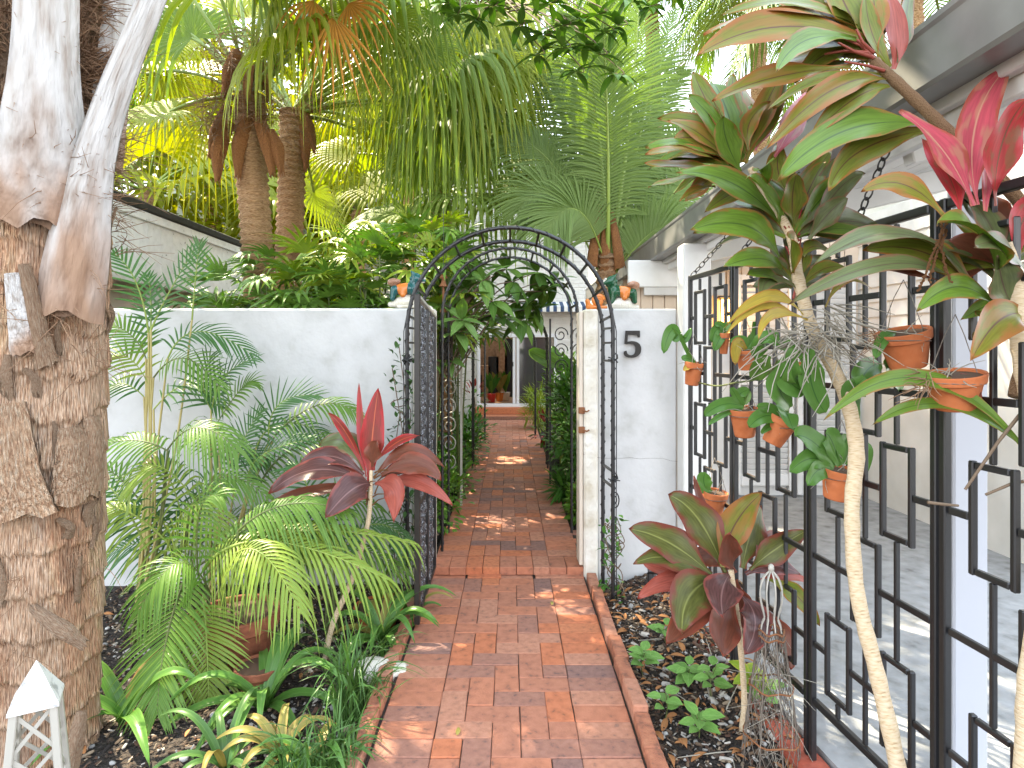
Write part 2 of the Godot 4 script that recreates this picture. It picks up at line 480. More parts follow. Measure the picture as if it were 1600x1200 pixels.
	M.fan = [leafm(4, Color(0.20, 0.29, 0.055), Color(0.28, 0.35, 0.08), Color(0.38, 0.43, 0.15), bg, 0.55), leafm(5, Color(0.32, 0.37, 0.05), Color(0.42, 0.42, 0.09), Color(0.44, 0.45, 0.14), bg, 0.55), leafm(6, Color(0.32, 0.36, 0.015), Color(0.40, 0.39, 0.02), Color(0.3, 0.33, 0.05), Color(0.9, 0.85, 0.05), 0.4)]
	M.fan_dead = leafm(7, Color(0.62, 0.29, 0.05), Color(0.40, 0.22, 0.08), Color(0.52, 0.3, 0.1), Color(0.6, 0.35, 0.1), 0.7)
	M.feather = [leafm(8, Color(0.17, 0.25, 0.075), Color(0.24, 0.31, 0.10), Color(0.27, 0.32, 0.13), bg, 0.55), leafm(9, Color(0.20, 0.25, 0.03), Color(0.2, 0.22, 0.03), Color(0.28, 0.3, 0.08), Color(0.7, 0.7, 0.08), 0.55)]
	M.ti_green = leafm(20, Color(0.125, 0.15, 0.02), Color(0.25, 0.105, 0.027), Color(0.09, 0.045, 0.025), Color(0.4, 0.42, 0.08), 0.34, 0.13, 0.3, 0.5, Color(0.20, 0.15, 0.03))
	M.ti_bright = leafm(21, Color(0.11, 0.185, 0.024), Color(0.24, 0.13, 0.035), Color(0.05, 0.09, 0.02), Color(0.4, 0.5, 0.1), 0.33, 0.1)
	M.ti_grey = leafm(22, Color(0.10, 0.12, 0.045), Color(0.17, 0.095, 0.052), Color(0.08, 0.05, 0.035), Color(0.3, 0.35, 0.12), 0.32, 0.14)
	M.ti_orange = leafm(23, Color(0.16, 0.155, 0.022), Color(0.28, 0.11, 0.03), Color(0.10, 0.05, 0.03), Color(0.5, 0.4, 0.1), 0.3, 0.26, 0.3, 0.6, Color(0.26, 0.125, 0.035))
	M.ti_pink = leafm(24, Color(0.47, 0.085, 0.11), Color(0.36, 0.09, 0.06), Color(0.52, 0.28, 0.19), Color(0.7, 0.2, 0.2), 0.32, 0.15, 0.3, 0.8, Color(0.44, 0.21, 0.14))
	M.ti_pinkred = leafm(25, Color(0.34, 0.032, 0.034), Color(0.40, 0.05, 0.06), Color(0.13, 0.06, 0.03), Color(0.6, 0.12, 0.1), 0.34, 0.2, 0.3, 0.7, Color(0.16, 0.09, 0.04))
	M.ti_red = leafm(26, Color(0.22, 0.028, 0.022), Color(0.37, 0.025, 0.028), Color(0.5, 0.12, 0.05), Color(0.6, 0.1, 0.08), 0.34, 0.25, 0.3, 0.6, Color(0.15, 0.035, 0.02))
	M.ti_purple = leafm(27, Color(0.085, 0.038, 0.034), Color(0.19, 0.05, 0.04), Color(0.19, 0.10, 0.09), Color(0.35, 0.12, 0.1), 0.27, 0.16, 0.4)
	M.ti_brown = leafm(28, Color(0.135, 0.045, 0.026), Color(0.21, 0.052, 0.03), Color(0.12, 0.04, 0.025), Color(0.5, 0.15, 0.08), 0.32, 0.2, 0.35, 0.5, Color(0.12, 0.05, 0.03))
	M.ti_salmon = leafm(29, Color(0.30, 0.075, 0.052), Color(0.26, 0.055, 0.036), Color(0.26, 0.06, 0.04), Color(0.6, 0.2, 0.15), 0.32, 0.2)
	M.ti_mix = leafm(30, Color(0.085, 0.09, 0.022), Color(0.15, 0.038, 0.024), Color(0.19, 0.20, 0.06), Color(0.45, 0.35, 0.1), 0.32, 0.28, 0.45)
	M.orchid = leafm(31, Color(0.085, 0.19, 0.035), Color(0.09, 0.19, 0.04), Color(0.035, 0.1, 0.02), Color(0.3, 0.45, 0.1), 0.3, 0.08, 0.15)
	M.orchid_yellow = leafm(32, Color(0.36, 0.27, 0.04), Color(0.35, 0.16, 0.03), Color(0.3, 0.25, 0.05), Color(0.5, 0.45, 0.1), 0.4)
	M.strapg = leafm(33, Color(0.075, 0.17, 0.03), Color(0.11, 0.21, 0.04), Color(0.13, 0.22, 0.06), Color(0.4, 0.5, 0.12), 0.3, 0.12)
	M.strapy = leafm(34, Color(0.24, 0.21, 0.05), Color(0.34, 0.22, 0.07), Color(0.3, 0.25, 0.09), Color(0.5, 0.45, 0.1), 0.45)
	M.blade_green = leafm(35, Color(0.06, 0.13, 0.03), Color(0.08, 0.16, 0.04), Color(0.1, 0.18, 0.05), Color(0.35, 0.45, 0.1), 0.4)
	M.lady = [leafm(36, Color(0.13, 0.25, 0.04), Color(0.14, 0.22, 0.04), Color(0.16, 0.25, 0.06), Color(0.5, 0.6, 0.12), 0.36), leafm(37, Color(0.24, 0.34, 0.035), Color(0.40, 0.38, 0.06), Color(0.26, 0.33, 0.07), Color(0.7, 0.75, 0.1), 0.36)]
	M.broad = [leafm(38, Color(0.075, 0.155, 0.028), Color(0.07, 0.14, 0.03), Color(0.13, 0.19, 0.06), Color(0.35, 0.45, 0.08), 0.28, 0.08), leafm(39, Color(0.115, 0.21, 0.035), Color(0.1, 0.19, 0.03), Color(0.17, 0.24, 0.07), Color(0.45, 0.55, 0.08), 0.28, 0.08)]
	M.broad_pale = leafm(40, Color(0.14, 0.25, 0.06), Color(0.18, 0.28, 0.07), Color(0.25, 0.33, 0.12), Color(0.45, 0.55, 0.12), 0.28, 0.08)
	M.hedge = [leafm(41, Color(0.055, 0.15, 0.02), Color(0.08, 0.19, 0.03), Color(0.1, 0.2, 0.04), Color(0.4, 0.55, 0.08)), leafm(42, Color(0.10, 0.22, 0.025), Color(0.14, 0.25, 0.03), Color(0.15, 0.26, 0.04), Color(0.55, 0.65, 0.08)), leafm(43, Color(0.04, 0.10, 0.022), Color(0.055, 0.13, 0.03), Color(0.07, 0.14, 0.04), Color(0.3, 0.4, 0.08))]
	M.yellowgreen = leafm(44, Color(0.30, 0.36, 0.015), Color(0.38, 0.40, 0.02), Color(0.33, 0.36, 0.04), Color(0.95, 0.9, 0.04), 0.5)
	M.seedling = leafm(45, Color(0.14, 0.28, 0.06), Color(0.18, 0.32, 0.08), Color(0.2, 0.34, 0.1), Color(0.4, 0.55, 0.15), 0.5, 0.1)
	M.dry = leafm(46, Color(0.36, 0.16, 0.06), Color(0.30, 0.14, 0.06), Color(0.4, 0.22, 0.1), Color(0.3, 0.15, 0.05), 0.8)

func build_ground() -> void:
	var mb := MB.new()
	var xs := []
	var ds := []
	var x := -40.0
	while x < 40.0:
		xs.append(x); x += 0.06 if absf(x) < 2.4 else (0.4 if absf(x) < 8.0 else 4.0)
	var d := -8.0
	while d < 60.0:
		ds.append(d); d += 0.06 if d > 1.2 and d < 4.4 else (0.5 if d < 14.0 else 5.0)
	var P := PackedVector3Array()
	for i in ds.size():
		for j in xs.size():
			var h := soil(xs[j], ds[i])
			if xs[j] > -0.56 and xs[j] < 0.52: h = -0.085 if ds[i] < 3.9 else -0.04
			if xs[j] > fence_x(ds[i]) - 0.02 and xs[j] < 3.3 and ds[i] < 6.0: h = -0.09
			P.append(Vector3(xs[j], h, -ds[i]))
	mb.grid(P, ds.size(), xs.size())
	var g := struct("ground", mb, M.soil)
	# mulch: wood chips, grit and fallen bits over both beds
	var chip := MB.new()
	chip.box(Transform3D.IDENTITY, Vector3(1, 0.35, 0.45), 0.12)
	var cm := chip.mesh()
	var xf := []; var cs := []
	var pal := [Color(0.02, 0.015, 0.012), Color(0.03, 0.022, 0.016), Color(0.07, 0.045, 0.028), Color(0.14, 0.09, 0.055), Color(0.24, 0.18, 0.12), Color(0.045, 0.03, 0.02), Color(0.42, 0.38, 0.33), Color(0.10, 0.05, 0.03)]
	for k in 17000:
		var lx: float; var ld: float
		if k % 5 < 3:
			lx = rf(-2.4, -0.53); ld = rf(1.35, 3.9)
		else:
			ld = rf(1.45, 3.83); lx = rf(0.50, fence_x(ld) + 0.03)
		var s := rf(0.008, 0.026) if rng.randf() < 0.9 else rf(0.025, 0.05)
		var b := Basis.from_euler(Vector3(rf(-0.6, 0.6), rf(0, TAU), rf(-0.6, 0.6))).scaled_local(Vector3(s, s * rf(0.4, 1.0), s * rf(0.5, 1.2)))
		xf.append(Transform3D(b, Vector3(lx, soil(lx, ld) + rf(0.0, 0.012), -ld)))
		var c: Color = pal[rng.randi() % pal.size()] * rf(0.75, 1.25)
		cs.append(c)
	var mu := multi(self, "mulch", cm, M.chip, xf, cs)
	meta(mu, "dark wood chip mulch scattered over both planting beds", "mulch")
	# pale pebbles
	var pb := MB.new()
	pb.ball(Vector3.ZERO, Vector3(1, 0.55, 0.75), 5, 7)
	xf = []; cs = []
	for k in 380:
		var lx := rf(-2.3, -0.55) if k % 2 == 0 else rf(0.52, 1.0)
		var ld := rf(1.4, 3.7)
		var s := rf(0.006, 0.013) if k % 7 else rf(0.013, 0.026)
		xf.append(Transform3D(Basis.from_euler(Vector3(rf(-0.4, 0.4), rf(0, TAU), 0)).scaled_local(Vector3.ONE * s), Vector3(lx, soil(lx, ld) + s * 0.5, -ld)))
		var w := rf(0.18, 0.5)
		cs.append(Color(w, w * 0.96, w * 0.9))
	meta(multi(self, "gravel", pb.mesh(), M.chip, xf, cs), "pale pebbles strewn among the mulch in both beds", "gravel")
	# fallen leaves
	var lf := MB.new()
	lf.blade(Vector3(-0.5, 0, 0), Vector3(0, 0.25, 0.1), Vector3(0.5, 0.02, 0), 0.36, Vector3.UP, 3, 6, 3, 0.3)
	xf = []
	for k in 300:
		var right := k % 5 != 0
		var ld := rf(1.7, 3.7)
		var lx := rf(0.55, 1.05) if right else rf(-2.2, -0.6)
		var s := rf(0.03, 0.075)
		xf.append(Transform3D(Basis.from_euler(Vector3(rf(-0.5, 0.5), rf(0, TAU), rf(-0.3, 0.3))).scaled_local(Vector3.ONE * s), Vector3(lx, soil(lx, ld) + 0.014, -ld)))
	meta(multi(self, "leaf_litter", lf.mesh(), M.dry, xf), "dry orange brown leaves fallen on the mulch", "leaf litter", "", "stuff")

func brick_mesh(sx: float, sz: float, h: float) -> ArrayMesh:
	var mb := MB.new()
	mb.box(Transform3D.IDENTITY, Vector3(sx, h, sz), 0.003)
	return mb.mesh()

func build_path() -> void:
	var U := 0.104
	var g := 0.0025
	var full_x := brick_mesh(2 * U - g, U - g, 0.06)
	var full_z := brick_mesh(U - g, 2 * U - g, 0.06)
	var half := brick_mesh(U - g, U - g, 0.06)
	var x0 := -0.482
	var bricks := {"lower": [], "upper": []}
	var put := func(key: String, mesh: Mesh, x: float, d: float, top: float) -> void:
		bricks[key].append([mesh, x, d, top])
	var lay := func(key: String, d0: float, rows: int, top: float, shift: int) -> void:
		for j in rows:
			var d := d0 + (j + 0.5) * U
			put.call(key, full_x, x0 + U, d, top)
			put.call(key, full_x, x0 + 8 * U, d, top)
		for j in rows:
			for i in 5:
				var k := posmod(i - j + shift, 4)
				var cx := x0 + (2 + i + 0.5) * U
				var d := d0 + (j + 0.5) * U
				if k == 0:
					if i < 4: put.call(key, full_x, cx + U * 0.5, d, top)
					else: put.call(key, half, cx, d, top)
				elif k == 1 and i == 0: put.call(key, half, cx, d, top)
				elif k == 2:
					if j > 0: put.call(key, full_z, cx, d - U * 0.5, top)
					else: put.call(key, half, cx, d, top)
				elif k == 3 and j == rows - 1: put.call(key, half, cx, d, top)
	lay.call("lower", 3.79 - 24 * U, 24, 0.0, 1)
	lay.call("upper", 4.06, 74, 0.05, 2)
	var head := brick_mesh(U - g, 2 * U - g, 0.05)
	for i in 9: put.call("upper", head, x0 + (i + 0.5) * U, 3.835 + U, 0.055)
	for i in 4: put.call("lower", full_x, x0 + 2 * (i + 0.5) * U + (0.012 if i % 2 else 0.0), 3.79 + U * 0.5, 0.006 if i % 2 else -0.004)
	put.call("lower", half, x0 + 8.5 * U, 3.79 + U * 0.5, 0.004)
	# cut-in bricks right of the path behind the pier
	for j in 5:
		for i in 3: put.call("upper", full_x if (i + j) % 3 else half, x0 + 9 * U + (i * 2 + 1 + (j % 2) * 0.3) * U * 0.98, 4.12 + (j + 0.5) * U, 0.047)
	var bed := MB.new()
	bed.bx(x0 - 0.012, x0 + 9 * U + 0.006, -0.09, -0.008, -3.87, -1.2)
	var lower := struct("path", bed, M.joint)
	lower.set_meta("label", "near stretch of red brick path before the step")
	bed = MB.new()
	bed.bx(x0 - 0.012, x0 + 9 * U + 0.006, -0.04, 0.041, -11.8, -3.92)
	bed.bx(x0 + 9 * U + 0.006, x0 + 15 * U, -0.04, 0.038, -4.7, -4.1)
	var upper := struct("path", bed, M.joint)
	upper.set_meta("label", "far stretch of red brick path beyond the step")
	for key in ["lower", "upper"]:
		var host: Node = lower if key == "lower" else upper
		var list: Array = bricks[key]
		list.sort_custom(func(a, b): return a[2] < b[2])
		var far := MB.new()
		var farx := []
		for n in list.size():
			var b: Array = list[n]
			var tilt := Basis.from_euler(Vector3(rf(-0.008, 0.008), rf(-0.008, 0.008), rf(-0.008, 0.008)))
			var xf := Transform3D(tilt, Vector3(b[1] + rf(-0.0012, 0.0012), b[3] - 0.03 + rf(-0.0022, 0.0022), -b[2]))
			if n < 300:
				var r := rng.randf()
				var mi := 0
				if r < 0.20: mi = 0
				elif r < 0.40: mi = 1
				elif r < 0.50: mi = 2
				elif r < 0.70: mi = 3
				elif r < 0.87: mi = 4
				elif r < 0.94: mi = 5
				else: mi = 6
				inst(host, "brick", b[0], M.brick[mi], xf)
			else:
				farx.append([b[0], xf])
		if farx.size():
			for mi in 3:
				var st := SurfaceTool.new()
				st.begin(Mesh.PRIMITIVE_TRIANGLES)
				for k in farx.size():
					if k % 3 == mi: st.append_from(farx[k][0], 0, farx[k][1])
				var o := MeshInstance3D.new()
				o.name = "far_bricks"
				o.mesh = st.commit()
				o.material_override = M.brick[[0, 1, 4][mi]]
				host.add_child(o, true)
				o.set_meta("kind", "stuff")
	# raised edging bricks
	var em := MB.new()
	em.box(Transform3D.IDENTITY, Vector3(0.058, 0.11, 0.205), 0.005)
	var ems := em.mesh()
	for sgn in [1, -1]:
		var mbb := MB.new()
		var xx := 0.492 if sgn > 0 else -0.525
		mbb.bx(xx - 0.03, xx + 0.03, -0.1, -0.06, -3.7, -1.2)
		var kerb := struct("kerb", mbb, M.joint)
		kerb.set_meta("label", "row of upright edging bricks on the %s of the path" % ("patio side" if sgn > 0 else "palm bed side"))
		for k in 12:
			var d := 3.70 - k * 0.209
			if sgn < 0: d -= 0.38
			if d < 1.2: continue
			var up := 0.022 if sgn > 0 and k == 6 else rf(-0.008, 0.008)
			inst(kerb, "brick", ems, M.edging if k % 3 else M.brick[4], Transform3D(Basis.from_euler(Vector3(rf(-0.02, 0.02), rf(-0.035, 0.035), rf(-0.03, 0.03) - sgn * 0.05)), Vector3(xx + rf(-0.004, 0.004), -0.025 + up, -d)))

func build_wall() -> void:
	# two lengths of painted wall with a gap for the path
	var w := thing("garden_wall", "long white painted garden wall behind the palm bed", "wall", Vector3(-2.0, 0, -3.93))
	var mb := MB.new()
	mb.bx(-6.5, -0.60, -0.12, 1.65, -4.03, -3.83, 0.012)
	part(w, "masonry", mb, M.stucco)
	mb = MB.new()
	mb.bx(-0.597, -0.475, -0.10, 1.652, -4.025, -3.826, 0.008)
	part(w, "gate_jamb", mb, M.stucco_old)
	mb = MB.new()
	mb.bx(-0.70, -0.50, 1.652, 1.672, -4.02, -3.84, 0.006)
	part(w, "coping_stone", mb, M.stucco_old)
	var p := thing("wall_pier", "white pier carrying the black house number", "wall", Vector3(0.74, 0, -3.93))
	mb = MB.new()
	mb.bx(0.546, 1.03, -0.12, 1.648, -4.03, -3.83, 0.01)
	part(p, "masonry", mb, M.stucco)
	mb = MB.new()
	mb.bx(0.455, 0.543, -0.12, 1.645, -4.028, -3.822, 0.012)
	part(p, "gate_jamb", mb, M.stucco_old)
	mb = MB.new()
	mb.bx(0.428, 0.452, 0.06, 1.63, -4.0, -3.84, 0.004)
	part(p, "wooden_stop", mb, M.cream)
	for y in [1.02, 0.9]:
		mb = MB.new()
		mb.bx(0.422, 0.46, y - 0.02, y + 0.02, -3.838, -3.818, 0.003)
		mb.tube([Vector3(0.45, y, -3.82), Vector3(0.47, y - 0.005, -3.80), Vector3(0.485, y + 0.004, -3.80)], [0.005], 6)
		part(p, "latch", mb, M.rust)
	# hairline crack across the pier
	mb = MB.new()
	var cr := [[910, 709], [925, 714], [948, 716], [970, 716], [985, 715], [1000, 717], [1015, 716], [1035, 716], [1048, 720], [1060, 721]]
	for k in cr.size() - 1:
		mb.bar(at(cr[k][0], cr[k][1], 3.8295), at(cr[k + 1][0], cr[k + 1][1], 3.8295), 0.0022, 0.001)
	part(p, "crack", mb, M.joint)
	var num := TextMesh.new()
	num.text = "5"
	var f := SystemFont.new()
	f.font_names = PackedStringArray(["Droid Serif"])
	f.font_weight = 700
	num.font = f
	num.font_size = 64
	num.pixel_size = 0.0036
	num.depth = 0.014
	var o := MeshInstance3D.new()
	o.name = "house_number"
	o.mesh = num
	o.material_override = M.iron_brown
	o.position = Vector3(0.752, 1.425, -3.815)
	add_child(o)
	meta(o, "black metal numeral 5 fixed to the white pier", "house number")

func build_patio_house() -> void:
	var mb := MB.new()
	# painted slab with its red kerb
	var base := -0.1
	var top := 0.01
	var pts := [[-3.0, fence_x(-3.0) + 0.05], [3.74, fence_x(3.74) + 0.05], [3.74, 1.06], [5.95, 1.06], [5.95, 3.4], [-3.0, 3.4]]
	var a := []; var b := []
	for p in pts:
		a.append(Vector3(p[1], top, -p[0])); b.append(Vector3(p[1], base, -p[0]))
	var mid := Vector3(2.2, 0, -2.0)
	mb.poly(a, mid)
	for k in pts.size():
		var k2 := (k + 1) % pts.size()
		mb.poly([a[k], a[k2], b[k2], b[k]], mid)
	struct("patio_floor", mb, M.concrete)
	mb = MB.new()
	for k in 7:
		var d0 := 0.25 + k * 0.5
		var d1 := d0 + 0.492
		mb = MB.new()
		mb.bar(Vector3(fence_x(d0) - 0.008, -0.072, -d0), Vector3(fence_x(d1) - 0.008, -0.072, -d1), 0.11, 0.14, 0.012)
		if k == 0: struct("kerb", mb, M.curb).set_meta("label", "red painted kerb under the black fence")
		else:
			var kb: Node = get_node("kerb_002")
			part(kb, "kerb_block", mb, M.curb)
	var h := thing("patio_house", "single storey white house with covered patio and grey gutter", "house", Vector3(2.0, 0, -3.5))
	# gutter: an open trough with a rolled lip
	mb = MB.new()
	var prof := [[1.042, 2.065], [1.036, 2.19], [1.030, 2.20], [1.030, 2.215], [1.046, 2.215], [1.046, 2.075], [1.135, 2.075], [1.135, 2.06], [1.05, 2.055]]
	var P := PackedVector3Array()
	for z in [0.1, -8.5]:
		for q in prof: P.append(Vector3(q[0], q[1], z))
		P.append(Vector3(prof[0][0], prof[0][1], z))
	for k in prof.size():
		mb.poly([P[k], P[k + 1], P[k + 1 + prof.size() + 1], P[k + prof.size() + 1]], Vector3(1.06, 2.13, -4.0) if k < 4 or k > 6 else Vector3(1.1, 2.0, -4.0))
	var gut := part(h, "gutter", mb, M.gutter)
	mb = MB.new()
	mb.bx(1.035, 1.135, 2.06, 2.21, -8.512, -8.5)
	part(gut, "end_cap", mb, M.gutter)
	for k in 8:
		mb = MB.new()
		mb.bx(1.04, 1.135, 2.204, 2.212, -0.7 - k * 1.0, -0.73 - k * 1.0)
		part(gut, "hanger", mb, M.gutter)
	mb = MB.new()
	mb.bx(1.138, 1.17, 2.03, 2.22, -8.5, 0.1, 0.004)
	part(h, "fascia", mb, M.soffit)
	mb = MB.new()
	mb.bx(1.172, 1.20, 1.985, 2.10, -8.4, 0.1, 0.004)
	part(h, "trim_board", mb, M.white)
	# ceiling planks rising from the eave; with the roof, cut short to let daylight in
	for k in 8:
		var x0 := 1.205 + k * 0.145
		var y0 := 2.075 + k * 0.034
		mb = MB.new()
		mb.box(Transform3D(Basis(Vector3.BACK, 0.23), Vector3(x0 + 0.07, y0 + 0.02, -2.9)), Vector3(0.146, 0.02, 6.0), 0.004)
		part(h, "ceiling_plank", mb, M.white)
	for d in [0.75, 1.9, 3.05, 4.2, 5.3]:
		mb = MB.new()
		mb.box(Transform3D(Basis(Vector3.BACK, 0.23), Vector3(1.765, 2.145, -d)), Vector3(1.14, 0.11, 0.05), 0.004)
		part(h, "rafter", mb, M.white)
	mb = MB.new()
	mb.box(Transform3D(Basis(Vector3.BACK, 0.2), Vector3(1.75, 2.36, -4.2)), Vector3(1.22, 0.06, 8.7))
	part(h, "roof", mb, M.roof)
	# back wall: beige vertical boards above, white panels below
	mb = MB.new()
	mb.bx(1.06, 3.44, 0.0, 2.7, -6.05, -5.9)
	part(h, "back_wall", mb, M.white)
	for k in 16:
		mb = MB.new()
		mb.bx(1.07 + k * 0.14, 1.07 + k * 0.14 + 0.134, 1.42, 2.6, -5.9, -5.875, 0.005)
		part(h, "wall_board", mb, M.beige)
	# louvred doors
	for dk in 2:
		var dx := 2.12 + dk * 0.58
		mb = MB.new()
		for q in [[dx, dx + 0.05, 0.03, 2.1], [dx + 0.50, dx + 0.55, 0.03, 2.1]]:
			mb.bx(q[0], q[1], q[2], q[3], -5.874, -5.83, 0.004)
		for yy in [[0.112, 0.22], [1.06, 1.12], [2.0, 2.098]]:
			mb.bx(dx + 0.052, dx + 0.498, yy[0], yy[1], -5.872, -5.834, 0.003)
		var door := part(h, "louvre_door", mb, M.white)
		for s in 34:
			var y := 0.235 + s * 0.052
			if y > 1.02 and y < 1.14: continue
			if y > 1.98: break
			mb = MB.new()
			mb.box(Transform3D(Basis(Vector3.RIGHT, 0.5), Vector3(dx + 0.275, y, -5.856)), Vector3(0.444, 0.05, 0.008))
			part(door, "slat", mb, M.white)
	# right wall with lap siding near the top
	mb = MB.new()
	mb.bx(3.32, 3.45, 0.0, 2.75, -5.9, -3.6)  # wall ends early, nearer side left open for daylight
	part(h, "side_wall", mb, M.side_grey)
	for k in 8:
		mb = MB.new()
		mb.box(Transform3D(Basis(Vector3.BACK, -0.1), Vector3(3.305, 1.62 + k * 0.135, -4.75)), Vector3(0.018, 0.14, 2.29), 0.003)
		part(h, "siding_board", mb, M.white)
	# posts
	mb = MB.new()
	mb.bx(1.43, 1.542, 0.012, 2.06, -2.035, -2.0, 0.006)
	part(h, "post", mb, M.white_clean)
	mb = MB.new()
	mb.bx(1.032, 1.20, -0.1, 2.03, -3.84, -3.70, 0.008)
	part(h, "post", mb, M.white)
	# gable end beyond the pier: boards under a shaped header
	for k in 7:
		mb = MB.new()
		mb.bx(0.90 + k * 0.09, 0.90 + k * 0.09 + 0.086, 0.0, 2.03, -4.72, -4.69, 0.004)
		part(h, "wall_board", mb, M.beige)
	mb = MB.new()
	mb.bx(0.88, 1.60, 1.86, 2.06, -4.66, -4.62, 0.006)
	part(h, "header", mb, M.white)
	mb = MB.new()
	mb.bx(1.0, 1.60, 1.80, 1.86, -4.655, -4.63, 0.004)
	part(h, "header_trim", mb, M.soffit)
	mb = MB.new()
	mb.bx(1.06, 3.3, -0.1, 2.6, -8.4, -6.06)
	part(h, "house_wall", mb, M.white)
	# lit wall lantern
	var l := thing("wall_lantern", "lit box lantern on the patio back wall", "lamp", at(1133, 500, 5.8))
	var c := at(1133, 500, 5.8)
	mb = MB.new()
	mb.bx(c.x - 0.07, c.x + 0.07, c.y - 0.2, c.y - 0.19, c.z - 0.06, c.z + 0.07, 0.003)
	mb.bx(c.x - 0.075, c.x + 0.075, c.y + 0.20, c.y + 0.22, c.z - 0.06, c.z + 0.075, 0.003)
	for s in [-1, 1]: mb.bx(c.x + s * 0.066 - 0.006, c.x + s * 0.066 + 0.006, c.y - 0.19, c.y + 0.2, c.z + 0.055, c.z + 0.067)
	part(l, "frame", mb, M.iron_brown)
	mb = MB.new()
	mb.bx(c.x - 0.05, c.x + 0.05, c.y - 0.18, c.y + 0.19, c.z - 0.03, c.z + 0.05, 0.01)
	part(l, "bulb", mb, M.glow)
	var om := OmniLight3D.new()
	om.name = "lantern_glow"
	om.position = Vector3(0, 0, 0.12)
	om.light_color = Color(1.0, 0.76, 0.45)
	om.light_energy = 0.07
	om.light_size = 0.08
	om.omni_range = 6.0
	om.omni_attenuation = 2.0
	om.shadow_enabled = true
	l.add_child(om)

func build_neighbour() -> void:
	var h := thing("neighbour_carport", "white boarded carport with dark roof edge left of the palms", "building", Vector3(-3.4, 0, -7.0))
	var X := -3.15
	for k in 34:
		var mb := MB.new()
		var z := -3.2 - k * 0.2
		mb.bx(X - 0.03, X, 2.0, 2.53, z - 0.197, z, 0.003)
		part(h, "fascia_board", mb, M.flaking)
	var mb := MB.new()
	mb.bx(X - 0.01, X + 0.03, 2.50, 2.575, -10.1, -3.1, 0.004)
	part(h, "trim_board", mb, M.flaking)
	mb = MB.new()
	mb.bx(X - 4.0, X + 0.05, 2.578, 2.65, -10.15, -3.05, 0.01)
	part(h, "roof", mb, M.roof)
	mb = MB.new()
	mb.bx(X - 0.05, X + 0.012, 1.955, 1.998, -10.0, -3.2, 0.004)
	part(h, "lower_trim", mb, M.soffit)
	mb = MB.new()
	mb.bx(X - 4.0, X - 0.36, 0.0, 2.57, -10.1, -3.3)
	part(h, "wall", mb, M.cream)
	for k in 4:
		mb = MB.new()
		mb.bx(X - 0.16, X - 0.04, 0.0, 1.96, -4.0 - k * 1.75, -3.88 - k * 1.75, 0.004)
		part(h, "post", mb, M.white)

